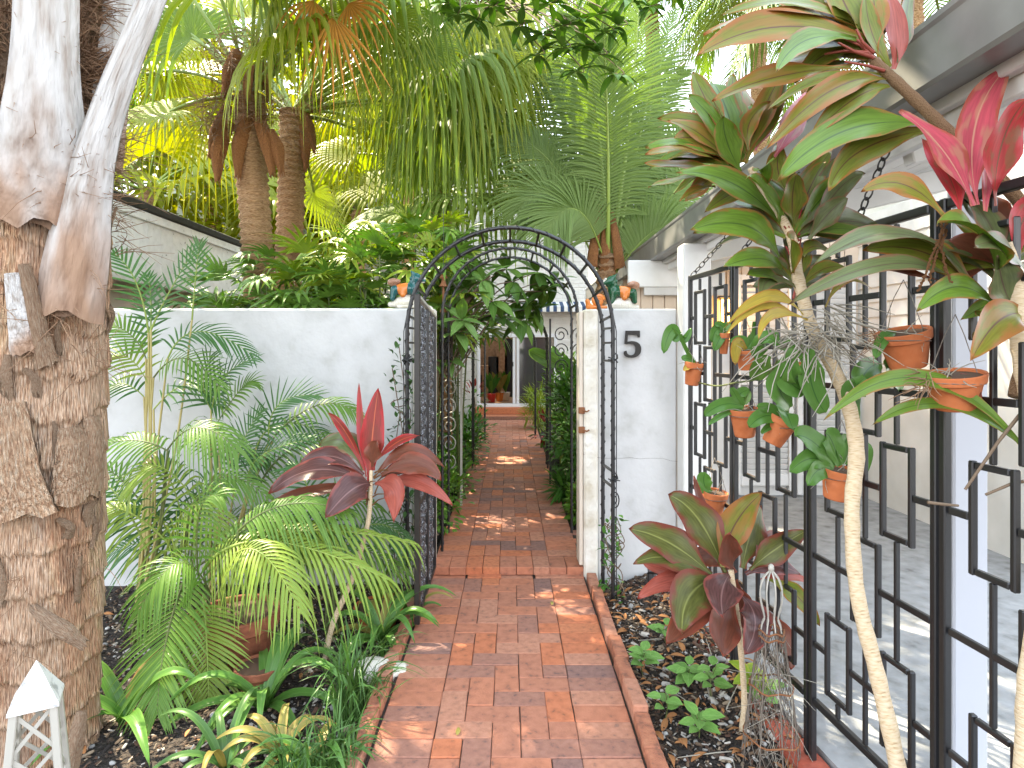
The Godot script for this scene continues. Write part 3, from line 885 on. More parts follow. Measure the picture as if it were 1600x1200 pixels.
func build_far_house() -> void:
	var D := 12.4
	var h := thing("far_house", "white painted brick house at the far end of the path", "house", Vector3(0, 0, -D))
	# door opening seen between x 748 and 858, y 527 and 633
	var dl := at(748, 633, D); var dr := at(868, 527, D)
	var mb := MB.new()
	mb.bx(-7.0, dl.x, 0.0, 5.2, -D - 0.3, -D)
	mb.bx(dr.x, 4.5, 0.0, 5.2, -D - 0.3, -D)
	mb.bx(dl.x, dr.x, dr.y, 5.2, -D - 0.3, -D)
	mb.bx(dl.x, dr.x, 0.0, dl.y, -D - 0.3, -D)
	part(h, "wall", mb, M.white)
	# brick faces proud of the mortar
	var bb := MB.new()
	bb.box(Transform3D.IDENTITY, Vector3(0.212, 0.062, 0.02), 0.005)
	var bm := bb.mesh()
	var xf := []
	for r in 64:
		var y := 0.1 + r * 0.073
		var x := -1.3 + (0.11 if r % 2 else 0.0)
		while x < 2.4:
			var inside: bool = x + 0.1 > dl.x and x - 0.1 < dr.x and y > dl.y - 0.05 and y < dr.y + 0.09
			if not inside: xf.append(Transform3D(Basis(), Vector3(x + rf(-0.003, 0.003), y, -D + rf(-0.003, 0.003))))
			x += 0.222
	multi(h, "painted_bricks", bm, M.white, xf)
	# sliding door: white frame, one leaf open on a dim room
	mb = MB.new()
	mb.bx(dl.x - 0.03, dr.x + 0.03, dr.y, dr.y + 0.07, -D - 0.05, -D + 0.03, 0.004)
	mb.bx(dl.x - 0.03, dr.x + 0.03, dl.y - 0.05, dl.y + 0.03, -D - 0.05, -D + 0.04, 0.004)
	mb.bx(dl.x - 0.03, dl.x + 0.03, dl.y + 0.032, dr.y - 0.002, -D - 0.05, -D + 0.03, 0.004)
	mb.bx(dr.x - 0.03, dr.x + 0.03, dl.y + 0.032, dr.y - 0.002, -D - 0.05, -D + 0.03, 0.004)
	var door := part(h, "sliding_door", mb, M.alu)
	var xm := at(803, 560, D).x
	mb = MB.new()
	for x in [xm - 0.025, xm + 0.05]: mb.bx(x, x + 0.055, dl.y + 0.034, dr.y - 0.004, -D - 0.04, -D + 0.02, 0.004)
	part(door, "stile", mb, M.alu)
	mb = MB.new()
	mb.bx(xm - 0.028, xm - 0.010, 1.05, 1.14, -D + 0.022, -D + 0.04, 0.003)
	part(door, "handle", mb, M.iron)
	mb = MB.new()
	mb.bx(xm + 0.107, dr.x - 0.032, dl.y + 0.036, dr.y - 0.006, -D - 0.02, -D - 0.012)
	part(door, "pane", mb, M.dark_glass)
	# the room behind the open leaf
	mb = MB.new()
	mb.bx(dl.x - 0.8, dr.x + 0.8, 0.2, 0.24, -D - 3.4, -D - 0.3)
	mb.bx(dl.x - 0.8, dr.x + 0.8, 2.3, 2.35, -D - 1.3, -D - 0.3)  # ceiling left open at the back, an added skylight to brighten the room
	mb.bx(dl.x - 0.85, dl.x - 0.8, 0.2, 2.3, -D - 3.4, -D - 0.3)
	mb.bx(dr.x + 0.8, dr.x + 0.85, 0.2, 2.3, -D - 3.4, -D - 0.3)
	mb.bx(dl.x - 0.8, dr.x + 0.8, 0.2, 2.3, -D - 3.45, -D - 3.4)
	part(h, "room", mb, M.wood)
	for k in 7:
		mb = MB.new()
		mb.bx(dl.x - 0.5 + k * 0.2, dl.x - 0.25 + k * 0.2, 0.24, 0.55 + k * 0.22, -D - 3.3, -D - 2.6)
		part(h, "stair", mb, M.iron_brown if k % 2 else M.wood)
	# striped awning over the upper windows
	var ax0 := at(835, 500, D).x; var ax1 := 2.3
	var n := 26
	var aw := thing("striped_awning", "navy and white striped awning on the far house", "awning", Vector3(1.2, 1.85, -D + 0.2))
	for k in n:
		var xa := ax0 + (ax1 - ax0) * k / n
		var xb := ax0 + (ax1 - ax0) * (k + 1) / n
		mb = MB.new()
		var ya := at(0, 477, D).y; var yb := at(0, 481, D).y; var yc := at(0, 489, D).y
		mb.poly([Vector3(xa, ya + 0.07, -D + 0.02), Vector3(xb, ya + 0.07, -D + 0.02), Vector3(xb, yb, -D + 0.42), Vector3(xa, yb, -D + 0.42)], Vector3(xa, 0, -D))
		mb.poly([Vector3(xa, yb, -D + 0.42), Vector3(xb, yb, -D + 0.42), Vector3(xb, yc, -D + 0.43), Vector3(xa, yc, -D + 0.43)], Vector3(xa, 0, -D - 4))
		part(aw, "stripe", mb, M.navy if k % 2 else M.white)
	# tiled porch steps
	var st := thing("porch_step", "low terracotta porch step before the sliding door", "step", Vector3(0, 0, -11.95))
	mb = MB.new()
	mb.bx(-0.75, 0.85, 0.0, 0.115, -12.37, -11.9, 0.01)
	part(st, "tread", mb, M.brick[6])
	mb = MB.new()
	mb.bx(-0.72, 0.82, -0.02, 0.105, -11.897, -11.875, 0.004)
	part(st, "riser", mb, M.brick[3])
	mb = MB.new()
	mb.bx(-0.70, 0.80, 0.117, 0.245, -12.368, -12.16, 0.01)
	part(st, "tread", mb, M.brick[6])
	# small potted plants in the room
	for k in 3:
		var px: float = [768.0, 780.0, 790.0][k]
		var t := thing("house_plant", ["leafy house plant in the room behind the open door", "house plant with yellow pot behind the open door", "pale pot plant beside the door frame indoors"][k], "plant", Vector3(at(px, 600, 13.4).x, 0.25, -13.4 - k * 0.25), "plants indoors")
		var o := t.position
		mb = MB.new()
		mb.lathe([Vector2(0, 0), Vector2(0.07, 0), Vector2(0.1, 0.18), Vector2(0.085, 0.18), Vector2(0, 0.16)], Transform3D(Basis(), o), 12)
		part(t, "pot", mb, [M.red, M.orange_glaze, M.cream][k])
		for q in 14:
			mb = MB.new()
			var dir := Vector3(rf(-0.4, 0.4), rf(0.5, 1.0), rf(-0.3, 0.4))
			var s := o + Vector3(0, 0.17, 0)
			mb.blade(s, s + dir * 0.3 + Vector3(0, 0.1, 0), s + dir * 0.5, 0.09, Vector3(0, 0.5, 1), 0, 6, 3, 0.2)
			part(t, "leaf", mb, M.hedge[q % 2] if k != 1 else M.strapy)

# a twisted bar bent to a half hoop on two straight legs
func hoop(parent: Node, called: String, d: float, hw: float, spring: float, base: float, r: float, m: Material, cx := 0.0) -> void:
	var p := []
	var y := base
	while y < spring:
		p.append(Vector3(cx - hw, y, -d)); y += 0.05
	for k in 33:
		var a := PI - PI * k / 32.0
		p.append(Vector3(cx + hw * cos(a), spring + hw * sin(a), -d))
	y = spring - 0.05
	while y > base:
		p.append(Vector3(cx + hw, y, -d)); y -= 0.05
	p.append(Vector3(cx + hw, base, -d))
	var mb := MB.new()
	mb.tube(p, [r], 8)
	# wire wound round the bar
	var q := []
	var tot := 0.0
	for k in p.size() - 1:
		var seg: Vector3 = p[k + 1] - p[k]
		var t := seg.normalized()
		var s := Vector3(0, 0, 1)
		var u := t.cross(s)
		for i in 3:
			var f := i / 3.0
			var ph: float = (tot + seg.length() * f) * TAU / 0.085
			q.append(p[k] + seg * f + (s * cos(ph) + u * sin(ph)) * (r + 0.002))
		tot += seg.length()
	var o := part(parent, called, mb, m)
	mb = MB.new()
	mb.tube(q, [0.0032], 5)
	part(o, "wound_wire", mb, M.iron)

func build_arches() -> void:
	var A := thing("garden_arch", "black iron rose arch standing before the gateway", "arch", Vector3(0.0, -0.05, -3.65))
	hoop(A, "hoop", 3.54, 0.587, 1.505, -0.07, 0.0115, M.iron)
	hoop(A, "hoop", 3.76, 0.562, 1.49, -0.07, 0.0115, M.iron)
	for k in 11:
		var a := PI * (k + 0.5) / 11.0
		var mb := MB.new()
		mb.bar(Vector3(0.587 * cos(a), 1.505 + 0.587 * sin(a), -3.54), Vector3(0.562 * cos(a), 1.49 + 0.562 * sin(a), -3.76), 0.012, 0.012)
		part(A, "rung", mb, M.iron)
	for s in [-1, 1]:
		for y in [1.52, 1.435, 1.33, 0.70, 0.61, 0.25]:
			var mb := MB.new()
			mb.bar(Vector3(s * 0.587, y, -3.54), Vector3(s * 0.562, y, -3.76), 0.012, 0.012)
			part(A, "rung", mb, M.iron)
		# scroll at the side and a trailing cable
		var mb := MB.new()
		var sp := []
		for k in 26:
			var f := k / 25.0
			var a := f * TAU * 1.3
			sp.append(Vector3(s * (0.60 + (0.026 * (1 - f * 0.7)) * sin(a)), 0.53 + 0.05 * cos(a) * (1 - f * 0.6), -3.55))
		mb.tube(sp, [0.004], 5)
		part(A, "scroll", mb, M.iron)
		mb = MB.new()
		mb.tube([Vector3(s * 0.575, 1.66, -3.54), Vector3(s * 0.605, 1.5, -3.535), Vector3(s * 0.606, 1.0, -3.535), Vector3(s * 0.604, 0.4, -3.535), Vector3(s * 0.606, -0.06, -3.535)], [0.003], 5)
		part(A, "cable", mb, M.iron)
		for y in [1.34, 0.66]:
			mb = MB.new()
			for k in 7:
				var dd := rdir() * 0.035
				var c := Vector3(s * 0.592, y, -3.53)
				mb.tube([c - dd * 0.4, c + Vector3(dd.y, dd.z, absf(dd.x)) * 0.6, c + dd], [0.004], 4)
			part(A, "wire_tie", mb, M.iron)
	var arches := [["black iron arch just inside the gateway", 4.14, 4.56, 0.452, 1.62, 2], ["narrow black arch over the middle of the path", 7.0, 7.25, 0.425, 1.46, 2], ["farthest black arch before the white house", 9.35, 9.6, 0.385, 1.46, 2]]
	for q in arches:
		var B := thing("garden_arch", q[0], "arch", Vector3(0, 0, -q[1]), "black arches over the brick path")
		hoop(B, "hoop", q[1], q[3], q[4], 0.0, 0.009, M.iron)
		hoop(B, "hoop", q[2], q[3], q[4], 0.0, 0.009, M.iron)
		for k in 9:
			var a := PI * (k + 0.5) / 9.0
			var mb := MB.new()
			mb.bar(Vector3(q[3] * cos(a), q[4] + q[3] * sin(a), -q[1]), Vector3(q[3] * cos(a), q[4] + q[3] * sin(a), -q[2]), 0.012, 0.012)
			part(B, "rung", mb, M.iron)
	# gate leaf swung open towards us: frame and two columns of cast scrolls
	var g := thing("iron_gate", "narrow black iron gate leaf swung open beside the path", "gate", Vector3(-0.456, 0.03, -3.45))
	var X := -0.452
	var mb := MB.new()
	mb.bx(X - 0.028, X + 0.0, 0.02, 1.675, -3.14, -3.10, 0.003)
	part(g, "stile", mb, M.iron_brown)
	mb = MB.new()
	mb.bx(X - 0.022, X, 0.06, 1.60, -3.81, -3.785, 0.003)
	part(g, "stile", mb, M.iron)
	mb = MB.new()
	mb.bar(Vector3(X - 0.012, 1.665, -3.12), Vector3(X - 0.012, 1.60, -3.80), 0.024, 0.02, 0.003)
	part(g, "rail", mb, M.lamp_grey)
	for y in [0.07, 0.62]:
		mb = MB.new()
		mb.bar(Vector3(X - 0.012, y, -3.14), Vector3(X - 0.012, y, -3.785), 0.024, 0.024, 0.003)
		part(g, "rail", mb, M.iron)
	mb = MB.new()
	mb.bar(Vector3(X - 0.012, 0.082, -3.47), Vector3(X - 0.012, 1.62, -3.47), 0.018, 0.018)
	part(g, "bar", mb, M.iron)
	for colm in 2:
		var z0 := -3.145 - colm * 0.33
		for r in 13:
			var y := 0.13 + r * 0.117
			mb = MB.new()
			for s in [-1, 1]:
				for e in [-1, 1]:
					var sp := []
					for k in 15:
						var f := k / 14.0
						var a := f * TAU * 1.15
						var rad := 0.052 * (1 - f * 0.75)
						sp.append(Vector3(X - 0.012 + 0.004 * s, y + e * (0.03 + rad * cos(a)), z0 - 0.155 + s * (0.075 - rad * sin(a) * 0.9)))
					mb.tube(sp, [0.0065], 5)
			mb.ball(Vector3(X - 0.012, y, z0 - 0.155), Vector3(0.012, 0.02, 0.03), 4, 6)
			for s in [-1, 1]:
				mb.ball(Vector3(X - 0.012, y + 0.05, z0 - 0.155 + s * 0.1), Vector3(0.01, 0.034, 0.02), 4, 6)
			part(g, "scroll", mb, M.iron_worn)
	# scroll trellis inside the gateway, left and right
	for s in 2:
		var tx := -0.62 if s == 0 else 0.60
		var td := 5.35 if s == 0 else 6.2
		var t := thing("scroll_trellis", ["grey iron scroll trellis among the leaves left of path", "black scroll trellis behind the white pier"][s], "trellis", Vector3(tx, 0.0, -td), "scroll trellises along the path")
		for e in [-0.2, 0.2]:
			mb = MB.new()
			mb.bx(tx + e - 0.009, tx + e + 0.009, 0.0, 1.5 + s * 0.2, -td - 0.01, -td + 0.01)
			part(t, "post", mb, M.lamp_grey if s == 0 else M.iron)
		for r in 8:
			mb = MB.new()
			var y := 0.42 + r * 0.16
			for e in [-1, 1]:
				var sp := []
				for k in 22:
					var f := k / 21.0
					var a := f * TAU * 1.5
					var rad := 0.082 * (1 - f * 0.8)
					sp.append(Vector3(tx + e * (0.095 - rad * cos(a) * 0.9), y + rad * sin(a), -td))
				mb.tube(sp, [0.006], 5)
			part(t, "scroll", mb, M.lamp_grey if s == 0 else M.iron)

func build_fence() -> void:
	var ds := [1.005, 1.568, 2.133, 2.70, 3.20]
	var names := ["black iron screen panel nearest the camera at the picture edge", "black iron screen panel behind the pale stem and large pots", "black iron screen panel behind the middle orchids", "short black iron screen panel against the white post"]
	for pn in 4:
		var d0: float = ds[pn]; var d1: float = ds[pn + 1]
		var t := thing("fence_panel", names[pn], "fence", Vector3(fence_x((d0 + d1) * 0.5), 0.1, -(d0 + d1) * 0.5), "panels of the iron screen")
		var pt := func(u: float, y: float) -> Vector3:
			var d := lerpf(d1, d0, u)
			return Vector3(fence_x(d), y, -d)
		var W := d1 - d0
		var e0 := 0.015 / W
		var mb := MB.new()
		for u in [e0, 1.0 - e0]:
			mb = MB.new()
			mb.bar(pt.call(u, 0.0 if u > 0.5 or pn < 3 else 0.0), pt.call(u, 1.775), 0.02, 0.022, 0.003)
			part(t, "post", mb, M.iron)
		for y in [0.205, 1.76]:
			mb = MB.new()
			mb.bar(pt.call(e0 * 2, y), pt.call(1.0 - e0 * 2, y), 0.02, 0.024, 0.003)
			part(t, "rail", mb, M.iron)
		var rw := 0.055 / W
		var cu := [0.27, 0.5, 0.73]
		var rects := [[1.555, 1.0, 0.40], [1.28, 0.70], [1.555, 1.0, 0.40]]
		for c in 3:
			var u: float = cu[c]
			var ys := [1.745]
			for cy in rects[c]:
				var hh := 0.135
				mb = MB.new()
				mb.bar(pt.call(u - rw, cy - hh), pt.call(u - rw, cy + hh), 0.0158, 0.0158, 0.003)
				mb.bar(pt.call(u + rw, cy - hh), pt.call(u + rw, cy + hh), 0.0158, 0.0158, 0.003)
				mb.bar(pt.call(u - rw + 0.010 / W, cy - hh + 0.0095), pt.call(u + rw - 0.010 / W, cy - hh + 0.0095), 0.0153, 0.0153, 0.003)
				mb.bar(pt.call(u - rw + 0.010 / W, cy + hh - 0.0095), pt.call(u + rw - 0.010 / W, cy + hh - 0.0095), 0.0153, 0.0153, 0.003)
				part(t, "rectangle_frame", mb, M.iron)
				ys.append(cy + hh); ys.append(cy - hh)
			ys.append(0.22)
			for k in range(0, ys.size(), 2):
				if absf(ys[k] - ys[k + 1]) < 0.01: continue
				mb = MB.new()
				mb.bar(pt.call(u, ys[k]), pt.call(u, ys[k + 1]), 0.0128, 0.0128, 0.002)
				part(t, "bar", mb, M.iron)
		for y in [1.555, 1.0, 0.40]:
			for seg in [[e0 * 2, cu[0] - rw - 0.01 / W], [cu[0] + rw + 0.01 / W, cu[2] - rw - 0.01 / W], [cu[2] + rw + 0.01 / W, 1 - e0 * 2]]:
				mb = MB.new()
				mb.bar(pt.call(seg[0], y), pt.call(seg[1], y), 0.0125, 0.018, 0.002)
				part(t, "bar", mb, M.iron)
		for y in [1.28, 0.70]:
			for seg in [[e0 * 2, cu[1] - rw - 0.01 / W], [cu[1] + rw + 0.01 / W, 1 - e0 * 2]]:
				mb = MB.new()
				mb.bar(pt.call(seg[0], y), pt.call(seg[1], y), 0.0125, 0.018, 0.002)
				part(t, "bar", mb, M.iron)
	# chains up to the eave
	var tor := TorusMesh.new()
	tor.inner_radius = 0.0105; tor.outer_radius = 0.0165; tor.rings = 12; tor.ring_segments = 6
	for ch in 3:
		var d: float = [3.17, 2.70, 1.9][ch]
		var a := Vector3(fence_x(d), 1.77, -d)
		var b := Vector3(1.15, 2.03, -d + 0.03)
		var t := thing("chain", ["iron chain holding the far end of the screen to the eave", "iron chain above the second screen post", "iron chain half hidden behind the large rosette leaves"][ch], "chain", a, "chains from the eave")
		var n := int((b - a).length() / 0.03)
		for k in n:
			var y := (b - a).normalized()
			var x := y.cross(Vector3.BACK).normalized()
			var bs := Basis(x, y, x.cross(y))
			bs = bs * Basis(Vector3.UP, (PI / 2 if k % 2 else 0.0) + 0.4) * Basis(Vector3.RIGHT, PI / 2)
			inst(t, "link", tor, M.iron_brown, Transform3D(bs.scaled_local(Vector3(0.85, 1, 1.35)), a.lerp(b, (k + 0.5) / n)))

# ---------- plant parts ----------
func leaf_list(t: Node, d0: float, rows: Array, called := "leaf", kind := 0) -> void:
	# each row: base x,y, middle x,y, tip x,y (pixels), depth change to the tip, width in pixels, material, facing
	for r in rows:
		var dz: float = r[6]
		var a := at(r[0], r[1], d0)
		var b := at(r[4], r[5], d0 + dz)
		var m := at(r[2], r[3], d0 + dz * 0.45)
		var face: int = r[9] if r.size() > 9 else 0
		var nh: Vector3 = [Vector3(0.0, 0.35, 0.93), Vector3(0, 0.75, 0.65), Vector3(-0.3, 0.2, 0.9), Vector3(0.45, 0.35, 0.8)][face]
		nh += Vector3(rf(-0.22, 0.22), rf(-0.15, 0.15), 0)
		var mb := MB.new()
		mb.blade(a, ctrl(a, m, b), b, r[7] * 1.36 * d0 / F, nh.normalized(), kind, 18, 7, rf(0.08, 0.26), 0.055, rf(0.0, 0.03), rf(0, TAU), rf(-0.28, 0.28))
		part(t, called, mb, M[r[8]])
# further leaves round a rosette, behind the ones in front
func rosette_fill(t: Node, cx: float, cy: float, d0: float, n: int, l0: float, l1: float, a0: float, a1: float, w: float, mats: Array, back: float) -> void:
	var rows := []
	for k in n:
		var a := deg_to_rad(lerpf(a0, a1, (k + 0.5) / n) + rf(-7, 7))
		var l := rf(l0, l1)
		var c := cos(a); var s := sin(a)
		rows.append([cx + c * 8, cy - s * 8, cx + c * l * 0.55, cy - s * l * 0.55 - l * 0.07, cx + c * l, cy - s * l + l * rf(0.0, 0.22), rf(0.03, back), w * rf(0.8, 1.15), mats[k % mats.size()], k % 2])
	leaf_list(t, d0, rows)
func stem(t: Node, pts: Array, rad: Array, m: Material, called := "stem", sides := 10, vs := 1.0) -> MeshInstance3D:
	# smooth the way through the points
	var p := []; var r := []
	var n := pts.size()
	for k in n - 1:
		var p0: Vector3 = pts[maxi(k - 1, 0)]; var p1: Vector3 = pts[k]; var p2: Vector3 = pts[k + 1]; var p3: Vector3 = pts[mini(k + 2, n - 1)]
		for i in 6:
			var f := i / 6.0
			p.append(p1.cubic_interpolate(p2, p0, p3, f))
			r.append(lerpf(rad[mini(k, rad.size() - 1)], rad[mini(k + 1, rad.size() - 1)], f) * (1.0 + 0.06 * sin(i * 2.1 + k)))
	p.append(pts[n - 1]); r.append(rad[rad.size() - 1])
	var mb := MB.new()
	mb.tube(p, r, sides, vs)
	return part(t, called, mb, m)
func frond(t: Node, p0: Vector3, pm: Vector3, p2: Vector3, n: int, ll: float, w: float, m: Material, mr: Material, droop := 0.35, start := 0.15, up := Vector3.UP, rise := 0.25, called := "frond", lrows := 5) -> MeshInstance3D:
	var c := ctrl(p0, pm, p2)
	var mb := MB.new()
	var ln := (p2 - p0).length()
	for i in n:
		var s := (i + 0.5) / n
		var t_ := lerpf(start, 0.995, s)
		var pos := bez(p0, c, p2, t_)
		var tg := ((c - p0) * (1 - t_) + (p2 - c) * t_).normalized()
		var nn := (up - tg * up.dot(tg)).normalized()
		var sd := tg.cross(nn)
		var l := ll * pow(sin(PI * clampf(0.16 + 0.80 * s, 0, 1)), 0.55)
		var a := lerpf(1.25, 0.42, s)
		for e in [-1.0, 1.0]:
			var lv := l * rf(0.88, 1.1)
			var dir: Vector3 = (sd * (e * sin(a + rf(-0.07, 0.07))) + tg * cos(a) + nn * (rise * (1 - 0.5 * s) + rf(-0.05, 0.05))).normalized()
			var b := pos + dir * (lv * 0.55)
			var q := pos + dir * lv
			q.y -= droop * lv * rf(0.75, 1.2)
			mb.blade(pos, b, q, w * rf(0.9, 1.1), (nn + dir * 0.1).normalized(), 1, lrows, 3, 0.35)
	var o := part(t, called, mb, m)
	mb = MB.new()
	var rp := []; var rr := []
	for k in 13:
		var f := k / 12.0
		rp.append(bez(p0, c, p2, f)); rr.append(lerpf(clampf(ln * 0.012, 0.003, 0.03), 0.0015, f))
	mb.tube(rp, rr, 5)
	part(o, "rachis", mb, mr)
	return o
func fan(t: Node, root: Vector3, hub: Vector3, nh: Vector3, R: float, m: Material, mp: Material, nseg := 30, spread := 2.4, split := 0.5, droop := 0.8, pr := 0.014, called := "fan_leaf") -> void:
	var axis := (hub - root).normalized()
	var nn := (nh - axis * nh.dot(axis)).normalized()
	var side := axis.cross(nn)
	var mb := MB.new()
	var rows := 9
	for k in nseg:
		var ph := lerpf(-spread, spread, (k + 0.5) / nseg)
		var dp := 2.0 * spread / nseg
		var dir := axis * cos(ph) + side * sin(ph)
		var rl := R * (0.72 + 0.28 * cos(ph * 0.55)) * rf(0.9, 1.05)
		var fall := droop * rf(0.7, 1.25)
		var P := PackedVector3Array()
		var tgt := (axis * -sin(ph) + side * cos(ph))
		for i in rows:
			var s := float(i) / (rows - 1)
			var f := clampf((s - split) / (1.0 - split), 0, 1)
			var go := s - f * f * (1.0 - split) * 0.45 * minf(droop, 1.0)
			var c := hub + dir * (rl * go) + nn * (0.10 * R * sin(s * PI) * 0.6)
			c.y -= fall * rl * (1.0 - split) * pow(f, 1.7)
			var w := 0.0
			if s < split: w = 2.0 * tan(dp * 0.5) * rl * maxf(s, 0.02)
			else: w = 2.0 * tan(dp * 0.5) * rl * split * pow(1.0 - f, 0.8) * 0.95
			for j in 3:
				var u := j - 1.0
				P.append(c + tgt * (u * w * 0.5) + nn * ((0.0 if j == 1 else -0.28) * w))
		mb.grid(P, rows, 3)
	var o := part(t, called, mb, m)
	mb = MB.new()
	var pm := (root + hub) * 0.5 + Vector3(0, 0.08 * (hub - root).length(), 0)
	var pp := []
	for k in 9: pp.append(bez(root, ctrl(root, pm, hub), hub, k / 8.0))
	mb.tube(pp, [pr * 1.6, pr * 1.3, pr * 1.1, pr, pr, pr, pr, pr * 0.9, pr * 0.8], 6)
	part(o, "petiole", mb, mp)
# a thick, bowed scale along a spine: old leaf bases and flaps of bark
func scale_plate(t: Node, spine: Array, ws: Array, nrm: Vector3, thick: float, m: Material, called := "leaf_base", bow := 0.25, ragged := 0.0) -> void:
	var rows := 15
	var half := 8
	var cols := half * 2 + 1
	var P := PackedVector3Array()
	var n := spine.size()
	for i in rows:
		var f := float(i) / (rows - 1) * (n - 1)
		var k := mini(int(f), n - 2)
		var g := f - k
		var c: Vector3 = spine[k].cubic_interpolate(spine[k + 1], spine[maxi(k - 1, 0)], spine[mini(k + 2, n - 1)], g)
		var tg: Vector3 = (spine[k + 1] - spine[k]).normalized()
		var nn := (nrm - tg * nrm.dot(tg)).normalized()
		var sd := tg.cross(nn)
		var w := lerpf(ws[mini(k, ws.size() - 1)], ws[mini(k + 1, ws.size() - 1)], g) * 0.5
		w *= 1.0 + 0.07 * noise.get_noise_2d(i * 60.0 + c.x * 900.0, 5.0)
		var th := thick * (1.0 - 0.4 * i / rows)
		for j in cols:
			var front := j < half
			var u := (float(j) / (half - 1) * 2.0 - 1.0) if front else 1.0 - float(j - half) / half * 2.0
			if j == cols - 1: u = -1.0
			var y := (1.0 - u * u) * w * bow + (th * (1.0 - u * u * 0.7) if front and j != 0 else -th * 0.3)
			if j == cols - 1 or j == 0: y = 0.0
			y += w * 0.05 * cos(u * 6.5 + c.y * 2.0) * (1.0 - u * u)
			y += 0.004 * noise.get_noise_3d(u * 120.0, i * 14.0, c.y * 300.0) * (w * 12.0)
			var rg := 0.0
			if ragged > 0.0 and i == 0: rg = ragged * (0.5 + noise.get_noise_2d(u * 700.0, c.y * 999.0))
			P.append(c + sd * (u * w) + nn * y - tg * rg)
	var mb := MB.new()
	mb.grid(P, rows, cols, true)
	# the lower, fibrous end is brown, with an uneven upper limit
	for i in rows:
		for j in cols:
			var q := P[i * cols + j]
			var up := float(i) / rows + 0.35 * noise.get_noise_3d(q.x * 420.0, q.y * 90.0, q.z * 420.0)
			mb.col.append(Color(0.62, 0.40, 0.27).lerp(Color(1, 1, 1), smoothstep(0.06, 0.34, up)))
	part(t, called, mb, m)
func strands(t: Node, c: Vector3, ext: Vector3, n: int, ln: float, r: float, m: Material, dir := Vector3.ZERO, called := "fibres") -> void:
	var mb := MB.new()
	for k in n:
		var a := c + Vector3(rf(-1, 1) * ext.x, rf(-1, 1) * ext.y, rf(-1, 1) * ext.z)
		var d := (rdir() + dir * 2.0).normalized()
		var l := ln * rf(0.5, 1.3)
		var b := a + d * l * 0.5 + rdir() * l * 0.22
		var e := a + d * l + rdir() * l * 0.3 - Vector3(0, l * 0.15, 0)
		mb.tube([a, bez(a, b, e, 0.33), bez(a, b, e, 0.66), e], [r, r, r * 0.8, r * 0.4], 3, 1.0, false)
	part(t, called, mb, m, "stuff")
func lone_leaf(ln: float, w: float, kind: int, bend: float, rows := 6, fold := 0.25) -> ArrayMesh:
	var mb := MB.new()
	mb.blade(Vector3.ZERO, Vector3(0, bend * 0.3, ln * 0.5), Vector3(0, -bend * 0.35, ln), w, Vector3.UP, kind, rows, 3, fold)
	return mb.mesh()
func look(dir: Vector3, up: Vector3, s: float) -> Basis:
	var z := dir.normalized()
	var x := up.cross(z)
	if x.length_squared() < 1e-4: x = Vector3.RIGHT.cross(z)
	x = x.normalized()
	return Basis(x * s, z.cross(x) * s, z * s)
func shrub(called: String, label: String, base: Vector3, rad: Vector3, n: int, ls: float, m: Material, kind := 3, ww := 0.42, group := "", lift := 0.0) -> Node3D:
	var t := thing(called, label, "shrub", base, group)
	var lm := lone_leaf(1.0, ww, kind, 0.25, 5)
	var xf := []
	var c := base + Vector3(0, rad.y * 0.95 + lift, 0)
	for k in 7:
		var e := c + Vector3(rf(-0.6, 0.6) * rad.x, rf(-0.1, 0.7) * rad.y, rf(-0.6, 0.6) * rad.z)
		stem(t, [base + Vector3(rf(-0.04, 0.04), -0.05, rf(-0.04, 0.04)), base.lerp(e, 0.5) + rdir() * 0.04, e], [0.011, 0.008, 0.004], M.twig, "stem", 6)
	# clumps of leaves spread through the volume, with gaps between them
	var cl := maxi(6, n / 26)
	for q in cl:
		var cd := rdir() * pow(rng.randf(), 0.4)
		var cc := c + Vector3(cd.x * rad.x, cd.y * rad.y, cd.z * rad.z)
		for k in n / cl:
			var dd := rdir()
			var dir := (dd + cd * 0.8 + Vector3(0, 0.25, 0)).normalized()
			var p := cc + dd * rad.length() * 0.13 * pow(rng.randf(), 0.5)
			xf.append(Transform3D(look(dir, Vector3(rf(-0.4, 0.4), 1, rf(-0.4, 0.4)), ls * rf(0.7, 1.25)), p))
	multi(t, "foliage", lm, m, xf)
	return t

